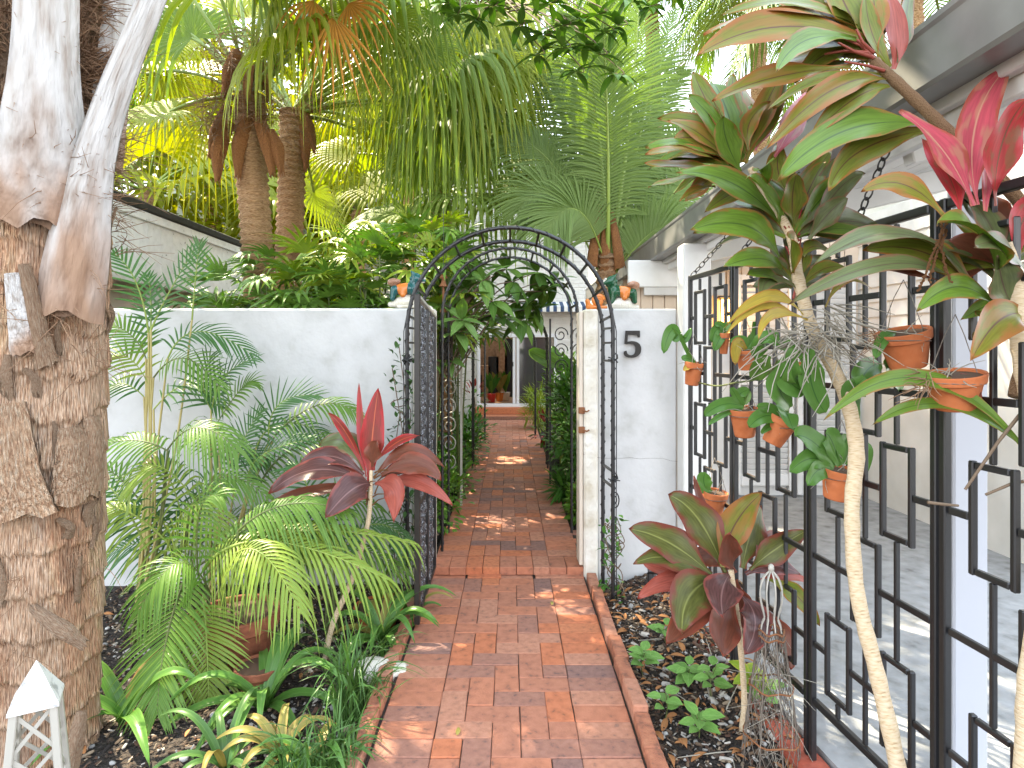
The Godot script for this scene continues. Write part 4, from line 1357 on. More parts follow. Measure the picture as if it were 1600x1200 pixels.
func build_big_palm() -> void:
	var cx := -1.70; var cd := 2.27
	var t := thing("palm_tree", "massive fibrous palm trunk with grey leaf bases at the picture edge", "palm", Vector3(cx, -0.06, -cd))
	var C := Vector3(cx, 0, -cd)
	var rad := func(y: float) -> float:
		if y < 1.0: return lerpf(0.168, 0.192, clampf(y, 0, 1))
		if y < 1.7: return lerpf(0.192, 0.205, (y - 1.0) / 0.7)
		return lerpf(0.205, 0.185, clampf((y - 1.7) / 2.0, 0, 1))
	# trunk: sloping leaf-scar rings with frayed lower lips
	var rows := 330; var cols := 121
	var P := PackedVector3Array()
	var colr := PackedColorArray()
	var y1 := 3.9
	for i in rows:
		var s := float(i) / (rows - 1)
		var y := lerpf(-0.1, 3.0, s) if i < rows - 1 else y1
		for j in cols:
			var a := TAU * (j % (cols - 1)) / (cols - 1)
			var ca := cos(a); var sa := sin(a)
			var w := noise.get_noise_3d(ca * 60.0, y * 55.0, sa * 60.0)
			var ry := y + 0.05 * sin(a + 0.7) + 0.035 * w + 0.012 * noise.get_noise_3d(ca * 700.0, y * 40.0, sa * 700.0)
			var ring := fposmod(ry / 0.15, 1.0)
			var saw := (1.0 - ring) * 0.011 - 0.005
			var lip := exp(-pow(ring / 0.16, 2.0))
			var fray := noise.get_noise_3d(ca * 1900.0, y * 110.0, sa * 1900.0)
			var rr: float = rad.call(y) + saw + 0.010 * w + 0.004 * fray * (1.0 + 2.5 * lip)
			P.append(C + Vector3(rr * sa, y, rr * ca))
			var tone := 0.95 + 0.85 * noise.get_noise_3d(ca * 45.0 + 90.0, y * 70.0, sa * 45.0)
			var grey := clampf(0.35 + 2.2 * noise.get_noise_3d(ca * 38.0, y * 46.0 + 300.0, sa * 38.0), 0, 1)
			var wet := Color(1.0, 0.86, 0.76).lerp(Color(1.15, 1.25, 1.38), grey)
			var fl := 1.0 + 0.5 * lip * clampf(0.6 + fray * 2.0, 0, 1)
			colr.append(Color(wet.r * tone * fl, wet.g * tone * fl, wet.b * tone * fl))
	var mb := MB.new()
	mb.grid(P, rows, cols, true, 1.0, 3.1)
	mb.col = colr
	part(t, "trunk", mb, M.bark)
	# a point on the trunk: angle from the viewer's side, height, and how far it stands off
	var on := func(a: float, y: float, off: float) -> Vector3:
		var r: float = rad.call(y) + off
		return C + Vector3(r * sin(a + 0.55), y, r * cos(a + 0.55))
	var nrm := func(a: float) -> Vector3: return Vector3(sin(a + 0.55), 0.05, cos(a + 0.55))
	scale_plate(t, [on.call(0.05, 1.84, 0.012), on.call(0.07, 2.0, 0.05), on.call(0.09, 2.25, 0.10), on.call(0.11, 2.6, 0.15), on.call(0.12, 3.1, 0.24)], [0.285, 0.255, 0.20, 0.165, 0.15], nrm.call(0.08), 0.028, M.boot, "leaf_base", 0.32, 0.05)
	scale_plate(t, [at(108, 480, 2.14), at(124, 380, 2.12), at(142, 270, 2.10), at(176, 150, 2.08), at(228, 20, 2.08), at(262, -70, 2.08)], [0.215, 0.19, 0.135, 0.10, 0.085, 0.08], Vector3(0.35, 0.1, 0.9), 0.026, M.boot, "leaf_base", 0.35, 0.05)
	scale_plate(t, [on.call(1.02, 2.10, 0.005), on.call(1.05, 2.4, 0.045), on.call(1.08, 2.8, 0.08), on.call(1.1, 3.2, 0.16)], [0.20, 0.18, 0.16, 0.14], nrm.call(1.0), 0.025, M.boot, "leaf_base", 0.35, 0.05)
	scale_plate(t, [on.call(-0.95, 2.05, 0.01), on.call(-0.95, 2.35, 0.06), on.call(-0.95, 2.7, 0.1), on.call(-0.95, 3.2, 0.18)], [0.23, 0.21, 0.18, 0.15], nrm.call(-0.95), 0.025, M.boot, "leaf_base", 0.35, 0.05)
	scale_plate(t, [on.call(-0.16, 1.40, 0.012), on.call(-0.2, 1.52, 0.02), on.call(-0.28, 1.65, 0.028)], [0.09, 0.08, 0.05], nrm.call(-0.2), 0.016, M.boot, "leaf_base", 0.35, 0.03)
	scale_plate(t, [on.call(0.10, 1.36, 0.01), on.call(-0.02, 1.5, 0.025), on.call(-0.14, 1.68, 0.035)], [0.07, 0.055, 0.035], nrm.call(0.0), 0.018, M.boot_brown, "leaf_base", 0.4, 0.03)
	scale_plate(t, [on.call(-0.30, 0.86, 0.010), on.call(-0.34, 1.0, 0.024), on.call(-0.42, 1.22, 0.02)], [0.235, 0.17, 0.12], nrm.call(-0.35), 0.02, M.boot_brown, "leaf_base", 0.3, 0.03)
	scale_plate(t, [on.call(0.50, 0.90, 0.010), on.call(0.46, 1.0, 0.022), on.call(0.42, 1.13, 0.02)], [0.16, 0.12, 0.075], nrm.call(0.5), 0.018, M.boot_brown, "leaf_base", 0.3, 0.05)
	scale_plate(t, [on.call(0.82, 0.92, 0.008), on.call(0.80, 1.04, 0.018), on.call(0.78, 1.16, 0.012)], [0.10, 0.09, 0.06], nrm.call(0.8), 0.016, M.boot_brown, "leaf_base", 0.3, 0.04)
	scale_plate(t, [at(125, 1003, 2.07), at(100, 985, 2.06), at(75, 968, 2.07), at(50, 948, 2.09)], [0.035, 0.055, 0.045, 0.025], Vector3(0.5, 0.5, 0.7), 0.012, M.boot_brown, "bark_flap", 0.4, 0.03)
	scale_plate(t, [at(112, 1185, 2.04), at(120, 1150, 2.05), at(128, 1110, 2.07)], [0.055, 0.05, 0.03], Vector3(0.5, 0.1, 0.85), 0.012, M.boot_brown, "bark_flap", 0.3, 0.05)
	for k in 46:
		var a := rf(-1.4, 1.4)
		var y := rf(0.5, 2.6)
		var h := rf(0.05, 0.16)
		var w := rf(0.012, 0.05)
		var off := rf(0.008, 0.024)
		scale_plate(t, [on.call(a, y, 0.006), on.call(a + rf(-0.06, 0.06), y + h * 0.5, off), on.call(a + rf(-0.2, 0.2), y + h, off * rf(0.6, 1.8))], [w, w * 0.85, w * 0.45], nrm.call(a), 0.006, M.boot_brown, "bark_flap", 0.2, 0.04)
	for k in 44:
		var a := rf(0.42, 0.72) if k % 3 else rf(-0.62, -0.42)
		var y := rf(1.9, 2.75)
		strands(t, on.call(a, y, 0.03), Vector3(0.03, 0.05, 0.03), 26, 0.13, 0.0018, M.fibre, nrm.call(a) * 0.5 + Vector3(0.6 if a > 0 else -0.5, rf(-0.2, 0.4), 0.2))
	for k in 26:
		var a := rf(-1.3, 1.35)
		var y := rf(1.3, 2.6)
		strands(t, on.call(a, y, 0.02), Vector3(0.05, 0.06, 0.03), 16, 0.16, 0.0016, M.fibre, nrm.call(a) * 0.35 + Vector3(rf(-0.5, 0.9), 0.1, 0))
	for k in 8:
		strands(t, on.call(rf(-0.5, 1.0), rf(0.1, 0.9), 0.015), Vector3(0.05, 0.05, 0.02), 8, 0.09, 0.0014, M.fibre, Vector3(rf(-0.3, 0.5), -0.4, 0.4))
	# crown of fans, high above the picture, thickened to shade the path
	var crown := C + Vector3(0, 3.85, 0)
	for k in 26:
		var a := TAU * k / 26.0 + rf(-0.15, 0.15)
		var el := rf(-0.1, 0.9)
		var dir := Vector3(cos(a) * cos(el), sin(el), sin(a) * cos(el))
		var hub := crown + dir * rf(1.0, 1.35)
		fan(t, crown + dir * 0.1, hub, Vector3(0, 1, 0) + dir * 0.2, rf(0.85, 1.05), M.fan[k % 2], M.petiole, 26, 2.5, 0.55, 0.5, 0.02)
	for k in 9:  # extra long fans, added above the view to shade the near path
		var a := lerpf(-2.5, -0.7, k / 8.0)
		var dir := Vector3(cos(a), rf(0.12, 0.3), sin(a)).normalized()
		var hub := crown + dir * rf(1.5, 2.0)
		fan(t, crown + dir * 0.1, hub, Vector3(0, 1, 0), rf(0.95, 1.1), M.fan[k % 2], M.petiole, 28, 2.5, 0.6, 0.35, 0.02)

func ringed_trunk(t: Node, pts: Array, r0: float, r1: float, m: Material) -> void:
	var P := PackedVector3Array()
	var rows := 130; var cols := 25
	var n := pts.size()
	for i in rows:
		var s := float(i) / (rows - 1)
		var f := s * (n - 1)
		var k := mini(int(f), n - 2)
		var c: Vector3 = pts[k].cubic_interpolate(pts[k + 1], pts[maxi(k - 1, 0)], pts[mini(k + 2, n - 1)], f - k)
		for j in cols:
			var a := TAU * (j % (cols - 1)) / (cols - 1)
			var nz := noise.get_noise_3d(cos(a) * 90.0, c.y * 120.0, sin(a) * 90.0)
			var ring := fposmod((c.y + 0.014 * nz) / 0.07, 1.0)
			var r := lerpf(r0, r1, s) + (0.5 - ring) * 0.026 + 0.009 * nz
			P.append(c + Vector3(r * sin(a), 0, r * cos(a)))
	var mb := MB.new()
	mb.grid(P, rows, cols, true, 1.0, 3.0)
	part(t, "trunk", mb, m)

func build_back_palms() -> void:
	# two slender fan palms behind the wall
	var c1 := at(392, 150, 5.4); var c2 := at(458, 175, 6.1)
	var b1 := Vector3(at(408, 480, 5.4).x, 0, -5.4); var b2 := Vector3(at(448, 480, 6.1).x, 0, -6.1)
	var p1 := thing("fan_palm", "front fan palm with ringed brown trunk and orange leaf sheaths", "palm", b1, "fan palms behind the wall")
	ringed_trunk(p1, [b1 + Vector3(0, -0.1, 0), at(405, 470, 5.4), at(401, 370, 5.4), at(393, 260, 5.4), c1], 0.135, 0.125, M.trunk)
	var p2 := thing("fan_palm", "rear fan palm with ringed trunk just behind the first", "palm", b2, "fan palms behind the wall")
	ringed_trunk(p2, [b2 + Vector3(0, -0.1, 0), at(449, 470, 6.1), at(452, 370, 6.1), at(456, 270, 6.1), c2], 0.13, 0.125, M.trunk)
	# sheaths hanging under the crowns
	for q in [[p1, 5.28, [[340, 275, 342, 235, 358, 190], [372, 270, 374, 225, 388, 180], [425, 268, 418, 225, 402, 180], [438, 262, 432, 232, 420, 205], [330, 240, 338, 205, 356, 165], [386, 160, 388, 130, 392, 100], [352, 140, 360, 110, 372, 80], [420, 150, 415, 120, 405, 90]]], [p2, 6.0, [[440, 262, 444, 230, 452, 195], [478, 258, 476, 225, 468, 190], [455, 240, 458, 205, 460, 170], [490, 230, 482, 200, 470, 165]]]]:
		for s in q[2]:
			var d: float = q[1] + rf(-0.06, 0.08)
			scale_plate(q[0], [at(s[0], s[1], d), at(s[2], s[3], d + 0.02), at(s[4], s[5], d + 0.05)], [0.05, 0.13, 0.10], Vector3(rf(-0.7, 0.7), 0.1, 0.9), 0.012, M.fibre_orange, "leaf_sheath", 0.5, 0.1)
	for k in 22:
		strands(p1, at(rf(330, 440), rf(50, 200), 5.25), Vector3(0.12, 0.14, 0.1), 30, 0.24, 0.0025, M.fibre_orange if k % 2 else M.fibre, Vector3(rf(-0.5, 0.5), -0.2, 0.3))
	for k in 7:
		strands(p2, at(rf(430, 500), rf(130, 240), 6.0), Vector3(0.1, 0.12, 0.08), 18, 0.2, 0.0022, M.fibre_orange if k % 2 else M.fibre, Vector3(rf(-0.5, 0.5), -0.3, 0.3))
	# leaves: hub pixel, depth change, radius, material, droop, facing
	var f1 := [[300, 60, 0.2, 1.0, 0, 0.9], [235, 20, 0.4, 1.0, 1, 0.8], [265, 175, -0.2, 0.62, 1, 0.4], [330, -40, -0.3, 1.1, 1, 1.0], [400, -60, -0.5, 1.15, 0, 1.1], [470, -20, -0.5, 1.05, 1, 1.2], [520, 10, -0.2, 1.1, 1, 1.3], [560, -70, 0.3, 1.2, 0, 1.2], [455, 75, -0.7, 0.9, 1, 1.3], [250, -60, 0.0, 1.2, 0, 0.9], [215, 120, 0.7, 0.95, 1, 0.8], [610, -20, -0.2, 1.15, 0, 1.4], [360, -100, 0.8, 1.1, 0, 0.7]]
	for h in f1:
		var hub := at(h[0], h[1], 5.4 + h[2])
		fan(p1, c1 + (hub - c1).normalized() * 0.1, hub, Vector3(rf(-0.2, 0.2), 0.75, 0.55), h[3], M.fan[h[4]], M.petiole, 30, 2.3, 0.42, h[5], 0.016)
	stem(p1, [c1, at(450, -10, 5.2), at(505, -60, 4.6)], [0.02, 0.016, 0.012], M.petiole_tan, "dead_stalk", 6)
	fan(p1, at(505, -60, 4.6), at(520, 25, 4.45), Vector3(0.15, 0.2, 0.95), 0.78, M.fan_dead, M.petiole_tan, 9, 0.55, 0.3, 0.15, 0.012, "dead_fan_leaf")
	fan(p1, at(505, -60, 4.6), at(545, 5, 4.5), Vector3(-0.3, 0.2, 0.95), 0.5, M.fan_dead, M.petiole_tan, 11, 1.1, 0.3, 0.6, 0.012, "dead_fan_leaf")
	fan(p1, at(505, -60, 4.6), at(490, 0, 4.5), Vector3(0.3, 0.2, 0.95), 0.42, M.fan_dead, M.petiole_tan, 9, 0.9, 0.3, 0.6, 0.012, "dead_fan_leaf")
	var f2 := [[640, 60, 0.0, 1.15, 0, 1.4], [700, 100, -0.4, 1.15, 0, 1.5], [600, 130, 0.4, 1.0, 1, 1.2], [690, 175, -0.2, 1.15, 0, 1.1], [735, 60, 0.2, 1.2, 0, 1.5], [660, 0, 0.5, 1.2, 0, 1.3], [780, 20, 0.3, 1.25, 1, 1.3], [560, 190, 0.6, 0.9, 2, 0.9], [370, 30, 1.0, 1.1, 2, 0.9], [300, 120, 1.0, 1.1, 2, 0.7], [490, 300, 0.7, 0.75, 1, 0.3], [640, 250, 0.5, 0.95, 0, 1.1], [720, 190, 0.4, 1.1, 0, 1.4], [800, 110, 0.5, 1.1, 1, 1.4]]
	for h in f2:
		var hub := at(h[0], h[1], 6.1 + h[2])
		fan(p2, c2 + (hub - c2).normalized() * 0.1, hub, Vector3(rf(-0.2, 0.2), 0.7, 0.6), h[3], M.fan[h[4]], M.petiole, 30, 2.3, 0.42, h[5], 0.016)
	# lower, younger fan palm right of them: the big fan above the arch
	var b3 := Vector3(at(690, 400, 6.6).x, 0, -6.6)
	var p3 := thing("fan_palm", "low fan palm spreading over the arch with drooping leaf tips", "palm", b3, "fan palms behind the wall")
	var c3 := at(690, 300, 6.6)
	ringed_trunk(p3, [b3, b3 + Vector3(0, 1.0, 0), c3 - Vector3(0, 0.6, 0), c3], 0.11, 0.10, M.trunk)
	for h in [[690, 185, 0.2, 1.0, 0, 0.9], [640, 230, -0.3, 0.95, 0, 1.0], [755, 230, -0.3, 1.0, 0, 1.1], [800, 240, 0.3, 1.05, 0, 1.2], [640, 330, -0.6, 0.9, 0, 0.6], [600, 290, 0.3, 0.95, 1, 0.7], [720, 310, -0.7, 0.85, 0, 1.0], [560, 240, 0.7, 1.0, 2, 0.7], [780, 300, -0.2, 0.95, 0, 1.1], [840, 290, 0.5, 0.95, 1, 1.1], [745, 140, 0.8, 1.1, 2, 1.0]]:
		var hub := at(h[0], h[1], 6.6 + h[2])
		fan(p3, c3 + (hub - c3).normalized() * 0.05, hub, Vector3(rf(-0.2, 0.2), 0.75, 0.55), h[3], M.fan[h[4]], M.petiole, 30, 2.3, 0.42, h[5], 0.014)
	# old leaves that hang from the crowns with long limp tips
	var alt := 0
	for h in [[p1, c1, 470, 30, 4.9, 0.62, 1], [p1, c1, 430, 20, 4.95, 0.58, 1], [p1, c1, 600, 40, 5.1, 0.85, 0], [p1, c1, 570, 0, 5.2, 0.8, 1], [p2, c2, 655, 70, 5.3, 0.95, 0], [p2, c2, 720, 90, 5.5, 1.0, 0], [p2, c2, 770, 80, 5.7, 1.05, 1], [p3, c3, 690, 185, 5.9, 0.9, 0], [p2, c2, 630, 130, 5.8, 0.95, 0], [p3, c3, 745, 230, 5.9, 0.9, 0], [p2, c2, 575, 110, 6.3, 0.9, 1], [p3, c3, 800, 180, 6.2, 0.95, 1], [p3, c3, 655, 240, 6.1, 0.85, 0], [p2, c2, 680, 20, 5.2, 0.9, 0], [p2, c2, 750, 10, 5.6, 1.0, 0], [p2, c2, 540, 150, 6.6, 0.9, 2], [p1, c1, 260, 120, 6.2, 0.8, 2], [p1, c1, 225, 60, 6.0, 0.9, 1], [p2, c2, 330, 180, 7.0, 0.9, 2], [p2, c2, 290, 60, 6.8, 0.9, 2], [p2, c2, 810, 60, 6.0, 1.0, 0], [p3, c3, 600, 200, 6.8, 0.9, 1]]:
		var hub := at(h[2], h[3], h[4])
		alt += 1
		var root := at(h[2] + rf(-35, 35), h[3] - rf(50, 90), h[4] + 0.2)
		var c: Vector3 = h[1]
		stem(h[0], [c, c.lerp(root, 0.6) + Vector3(0, 0.25, 0), root], [0.02, 0.014, 0.012], M.petiole, "leaf_stalk", 6)
		fan(h[0], root, hub, Vector3(rf(-0.5, 0.5), 0.35, 0.8), h[5], M.fan[h[6] if h[6] == 2 or alt % 3 else 1], M.petiole, 36, 2.0, 0.28, rf(0.8, 1.2), 0.011, "hanging_fan_leaf")
	# sunlit fan palms beyond the carport
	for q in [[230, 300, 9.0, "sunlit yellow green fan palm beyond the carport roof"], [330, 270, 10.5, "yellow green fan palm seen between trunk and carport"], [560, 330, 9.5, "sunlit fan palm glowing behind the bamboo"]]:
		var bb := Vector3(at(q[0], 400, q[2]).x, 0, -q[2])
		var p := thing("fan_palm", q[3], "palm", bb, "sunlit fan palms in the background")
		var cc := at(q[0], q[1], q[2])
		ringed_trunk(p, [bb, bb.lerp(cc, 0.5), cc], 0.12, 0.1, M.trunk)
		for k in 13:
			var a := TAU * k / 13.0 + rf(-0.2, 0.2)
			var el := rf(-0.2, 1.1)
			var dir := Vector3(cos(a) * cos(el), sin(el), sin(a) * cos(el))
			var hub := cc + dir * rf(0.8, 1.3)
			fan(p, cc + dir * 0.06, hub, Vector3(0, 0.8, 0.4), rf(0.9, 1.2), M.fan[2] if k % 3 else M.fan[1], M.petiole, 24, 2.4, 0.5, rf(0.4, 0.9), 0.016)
	# feather palm between the path and the patio roof
	var fb := Vector3(0.80, 0, -5.35)
	var fp := thing("feather_palm", "feather palm rising behind the white pier with yellow green stalks", "palm", fb)
	var fc := at(947, 415, 5.35)
	ringed_trunk(fp, [fb + Vector3(0, -0.1, 0), fb.lerp(fc, 0.5), fc - Vector3(0, 0.05, 0), fc + Vector3(0, 0.1, 0)], 0.10, 0.07, M.trunk)
	for s in [[925, 410, 930, 370, 938, 320], [968, 412, 962, 370, 955, 330], [945, 420, 946, 370, 946, 310]]:
		scale_plate(fp, [at(s[0], s[1], 5.3), at(s[2], s[3], 5.3), at(s[4], s[5], 5.32)], [0.10, 0.08, 0.04], Vector3(rf(-0.4, 0.4), 0.1, 0.9), 0.012, M.fibre_orange, "leaf_sheath", 0.4, 0.05)
	var fr := [[940, 420, 930, 200, 870, 20, 0.3, 0], [948, 425, 950, 230, 940, 0, -0.5, 0], [945, 420, 965, 220, 968, 10, 0.6, 0], [955, 415, 990, 260, 1030, 60, 0.4, 0], [958, 420, 1010, 300, 1090, 180, 0.5, 0], [940, 425, 880, 280, 800, 210, 0.2, 0], [938, 430, 870, 310, 810, 330, -0.2, 0], [950, 415, 940, 180, 890, -60, 1.0, 1], [955, 415, 1010, 200, 1050, 20, 1.0, 0], [950, 430, 905, 330, 850, 370, -0.5, 0], [960, 425, 1040, 310, 1120, 270, 0.9, 0], [945, 420, 900, 200, 820, 90, 0.8, 1], [960, 430, 1010, 370, 1050, 350, -0.2, 0], [950, 420, 985, 180, 1000, -40, 0.2, 0], [952, 420, 1000, 240, 1070, 110, 0.9, 0], [945, 420, 915, 240, 860, 120, 0.5, 0], [958, 425, 1030, 330, 1100, 240, 0.2, 0], [945, 425, 900, 330, 830, 270, 0.6, 1], [950, 420, 930, 160, 900, 30, -0.3, 0]]
	for q in fr:
		var a := at(q[0], q[1], 5.35)
		frond(fp, a, at(q[2], q[3], 5.35 + q[6] * 0.5), at(q[4], q[5], 5.35 + q[6]), 64, 0.52, 0.019, M.feather[q[7]], M.petiole, 0.35, 0.22, Vector3(0, 0.4, 0.9), 0.1)
	# taller feather palms behind the roof, fronds against the sky
	for z in [[1180, -30, 8.6, "feather palm with fronds over the middle of the gutter"], [930, -20, 9.0, "feather palm centred above the far arch"], [1260, -70, 7.5, "feather palm whose fronds hang above the grey gutter"], [1015, -70, 9.5, "tall feather palm filling the sky beyond the roof"], [630, -110, 10.0, "feather palm high behind the drooping fans"], [1420, -60, 6.0, "feather palm beyond the patio roof near the gutter top"]]:
		var cc := at(z[0], z[1], z[2])
		var bb := Vector3(cc.x, 0, cc.z)
		var p := thing("feather_palm", z[3], "palm", bb, "feather palms in the background")
		ringed_trunk(p, [bb, bb.lerp(cc, 0.5) + Vector3(0.1, 0, 0), cc], 0.13, 0.1, M.trunk)
		for k in 20:
			var a := TAU * k / 20.0 + rf(-0.2, 0.2)
			var el := rf(-0.1, 1.15)
			var dir := Vector3(cos(a) * cos(el), sin(el), sin(a) * cos(el))
			var l := rf(2.0, 2.8)
			frond(p, cc, cc + dir * l * 0.55 + Vector3(0, 0.1, 0), cc + dir * l - Vector3(0, 0.35 + (1.2 - el) * 0.9, 0), 54, 0.5, 0.024, M.feather[1 if k % 4 == 0 else 0], M.petiole, 0.4, 0.12, Vector3.UP, 0.1)

func build_planting_behind() -> void:
	# lady palms along the back of the wall: each leaf a hand of narrow fingers
	var hands := []
	for v in 3:
		var mb := MB.new()
		var nf: int = [7, 9, 8][v]
		for k in nf:
			var a := lerpf(-1.35, 1.35, float(k) / (nf - 1)) + rf(-0.06, 0.06)
			var l := (1.0 - 0.25 * absf(a) / 1.35) * rf(0.9, 1.08)
			var dir := Vector3(sin(a), 0.0, cos(a))
			mb.blade(Vector3.ZERO, dir * l * 0.5 + Vector3(0, 0.12, 0), dir * l - Vector3(0, 0.26 * l, 0), 0.135, Vector3.UP, 1, 7, 3, 0.3)
		hands.append(mb.mesh())
	var spots := [[440, 5.0, 1.95, 17, 0], [475, 4.6, 1.78, 15, 0], [505, 5.1, 2.0, 16, 1], [540, 4.7, 1.85, 15, 0], [570, 5.2, 2.15, 16, 1], [598, 4.8, 2.0, 14, 0], [640, 5.3, 2.3, 16, 1], [360, 5.0, 1.75, 12, 0], [675, 5.0, 2.2, 14, 1], [715, 5.6, 2.2, 13, 0]]
	var lab := ["lady palm clump at the foot of the front fan palm", "dark lady palm clump low against the wall top", "sunlit lady palm clump left of the ceramic lion", "lady palm clump drooping over the wall top", "tall pale lady palm clump behind the ceramic lion", "lady palm clump directly behind the ceramic lion", "bamboo like clump rising beside the arch", "lady palm clump beside the carport end", "bright clump inside the curve of the arch", "lady palm clump deep inside the gateway"]
	for q in spots.size():
		var s: Array = spots[q]
		var d: float = s[1]
		var base := Vector3(at(s[0], 480, d).x, 0, -d)
		var t := thing("lady_palm", lab[q], "plant", base, "lady palms behind the wall")
		for k in 4:
			var e := base + Vector3(rf(-0.2, 0.2), s[2] + rf(-0.2, 0.1), rf(-0.15, 0.15))
			stem(t, [base + Vector3(rf(-0.08, 0.08), 0, rf(-0.08, 0.08)), base.lerp(e, 0.5), e], [0.01, 0.009, 0.007], M.cane, "cane", 6)
		for k in s[3] + 30:
			var y: float = s[2] - rf(-0.22, 0.75)
			var p := base + Vector3(rf(-0.30, 0.30), y, rf(-0.22, 0.30))
			var dir := Vector3(p.x - base.x, rf(-0.25, 0.35), p.z - base.z + 0.1).normalized()
			inst(t, "leaf", hands[k % 3], M.lady[1] if rng.randf() < (0.55 if s[4] else 0.15) else M.lady[0], Transform3D(look(dir, Vector3(rf(-0.3, 0.3), 1, 0.3), rf(0.18, 0.33)), p))
	# tree with leaf rosettes: trunk hidden behind the wall palms, limbs over the path
	var tb := Vector3(-0.75, 0, -7.3)
	var t := thing("rosette_tree", "small tree with glossy leaf rosettes hanging over the path", "tree", tb)
	var crown := Vector3(-0.6, 4.6, -6.4)
	stem(t, [tb, tb + Vector3(0.05, 1.6, 0.05), tb + Vector3(0.0, 3.2, 0.2), crown], [0.05, 0.045, 0.04, 0.03], M.twig, "trunk", 8)
	var lm := lone_leaf(1.0, 0.36, 3, 0.3, 7)
	var ros := [[715, 22, 4.4], [745, 30, 4.5], [812, 40, 4.3], [850, 55, 4.3], [880, 75, 4.25], [905, 30, 4.3], [935, 22, 4.4], [935, 85, 4.3], [900, 112, 4.25], [945, 50, 4.4], [985, -5, 4.5], [1015, 10, 4.5], [780, -15, 4.5], [860, 5, 4.4], [1050, -15, 4.6], [700, -20, 4.6], [830, -20, 4.2], [925, -20, 4.3], [960, 115, 4.4], [770, 10, 4.4], [880, 40, 4.3], [915, 70, 4.3], [840, 85, 4.3], [700, 5, 4.5], [965, 40, 4.4]]
	for r in ros:
		var c := at(r[0], r[1], r[2])
		var j := crown.lerp(c, 0.55) + Vector3(rf(-0.1, 0.1), 0.35, rf(-0.1, 0.1))
		stem(t, [crown, j, c + Vector3(0.02, 0.05, 0), c], [0.011, 0.007, 0.004, 0.0035], M.twig, "branch", 6)
		for k in 9:
			var a := TAU * k / 9.0 + rf(-0.25, 0.25)
			var el := rf(-0.75, 0.55)
			var dir := Vector3(cos(a) * cos(el), sin(el), sin(a) * cos(el))
			inst(t, "leaf", lm, M.broad[k % 2], Transform3D(look(dir, Vector3(rf(-0.3, 0.3), 1, rf(0.0, 0.5)), rf(0.13, 0.20)), c + dir * 0.01))
	# rosette tree inside the gateway
	tb = Vector3(-0.62, 0, -4.75)
	t = thing("rosette_tree", "pale leaved rosette tree just inside the gateway", "tree", tb)
	stem(t, [tb, tb + Vector3(0.03, 0.9, 0), tb + Vector3(0.12, 1.5, 0.05), at(765, 430, 4.75)], [0.03, 0.025, 0.02, 0.012], M.twig, "trunk", 8)
	var j0 := tb + Vector3(0.1, 1.4, 0.03)
	for r in [[755, 438, 4.7, 1], [728, 450, 4.8, 0], [770, 470, 4.7, 0], [722, 500, 4.5, 2], [715, 520, 4.6, 2], [800, 440, 4.9, 0], [790, 420, 5.0, 0], [830, 470, 5.2, 0], [850, 455, 5.1, 0], [815, 500, 5.2, 0], [780, 495, 5.0, 0], [700, 560, 4.8, 1], [735, 420, 4.9, 0], [865, 440, 5.3, 0], [840, 425, 5.2, 0], [808, 470, 5.3, 0], [835, 485, 5.3, 0]]:
		var c := at(r[0], r[1], r[2])
		stem(t, [j0 + (c - j0) * 0.1 + Vector3(rf(-0.03, 0.03), rf(-0.3, 0.2), 0), j0.lerp(c, 0.6) + Vector3(0, 0.1, 0), c], [0.007, 0.005, 0.004], M.twig, "branch", 6)
		for k in 9:
			var a := TAU * k / 9.0 + rf(-0.25, 0.25)
			var el := rf(-1.1, 0.6) if r[3] == 0 else rf(-0.9, 0.8)
			var dir := Vector3(cos(a) * cos(el), sin(el), sin(a) * cos(el))
			inst(t, "leaf", lm, M.broad[k % 2] if r[3] == 0 else M.broad_pale, Transform3D(look(dir, Vector3(rf(-0.3, 0.3), 1, rf(0.0, 0.5)), rf(0.17, 0.27)), c + dir * 0.01))
	# hedge-like shrubs along the path beyond the gateway
	shrub("leafy_shrub", "bright green shrub right of the path beyond the pier", Vector3(0.70, 0.0, -6.0), Vector3(0.28, 0.66, 0.9), 1900, 0.075, M.hedge[0], 3, 0.5, "shrubs along the inner path")
	shrub("leafy_shrub", "second green shrub right of the inner path under the arch", Vector3(0.72, 0.0, -8.0), Vector3(0.30, 0.66, 0.9), 1500, 0.08, M.hedge[1], 3, 0.5, "shrubs along the inner path")
	shrub("leafy_shrub", "dark shrub against the patio house beyond the pier", Vector3(0.92, 0.0, -7.0), Vector3(0.16, 0.8, 1.6), 900, 0.08, M.hedge[2], 3, 0.5, "shrubs along the inner path")
	shrub("leafy_shrub", "low creeping shrub left of the inner path edge", Vector3(-0.60, 0.0, -5.6), Vector3(0.22, 0.22, 1.35), 1700, 0.055, M.hedge[1], 3, 0.6, "shrubs along the inner path")
	shrub("leafy_shrub", "shrub behind the open gate leaf left of path", Vector3(-0.86, 0.0, -5.2), Vector3(0.25, 0.5, 0.8), 1000, 0.08, M.hedge[0], 3, 0.45, "shrubs along the inner path")
	shrub("leafy_shrub", "low green shrub left of the path before the far arch", Vector3(-0.60, 0.0, -8.3), Vector3(0.22, 0.25, 1.4), 1100, 0.07, M.hedge[0], 3, 0.55, "shrubs along the inner path")
	shrub("leafy_shrub", "tall dark shrub left of the path in the gateway depth", Vector3(-0.95, 0.0, -7.2), Vector3(0.30, 0.85, 1.2), 1200, 0.10, M.hedge[2], 3, 0.4, "shrubs along the inner path")
	shrub("leafy_shrub", "tall leafy shrub hanging over the inner arch", Vector3(-0.80, 0.0, -6.3), Vector3(0.36, 0.40, 0.5), 800, 0.15, M.broad[1], 3, 0.42, "shrubs along the inner path", 1.35)
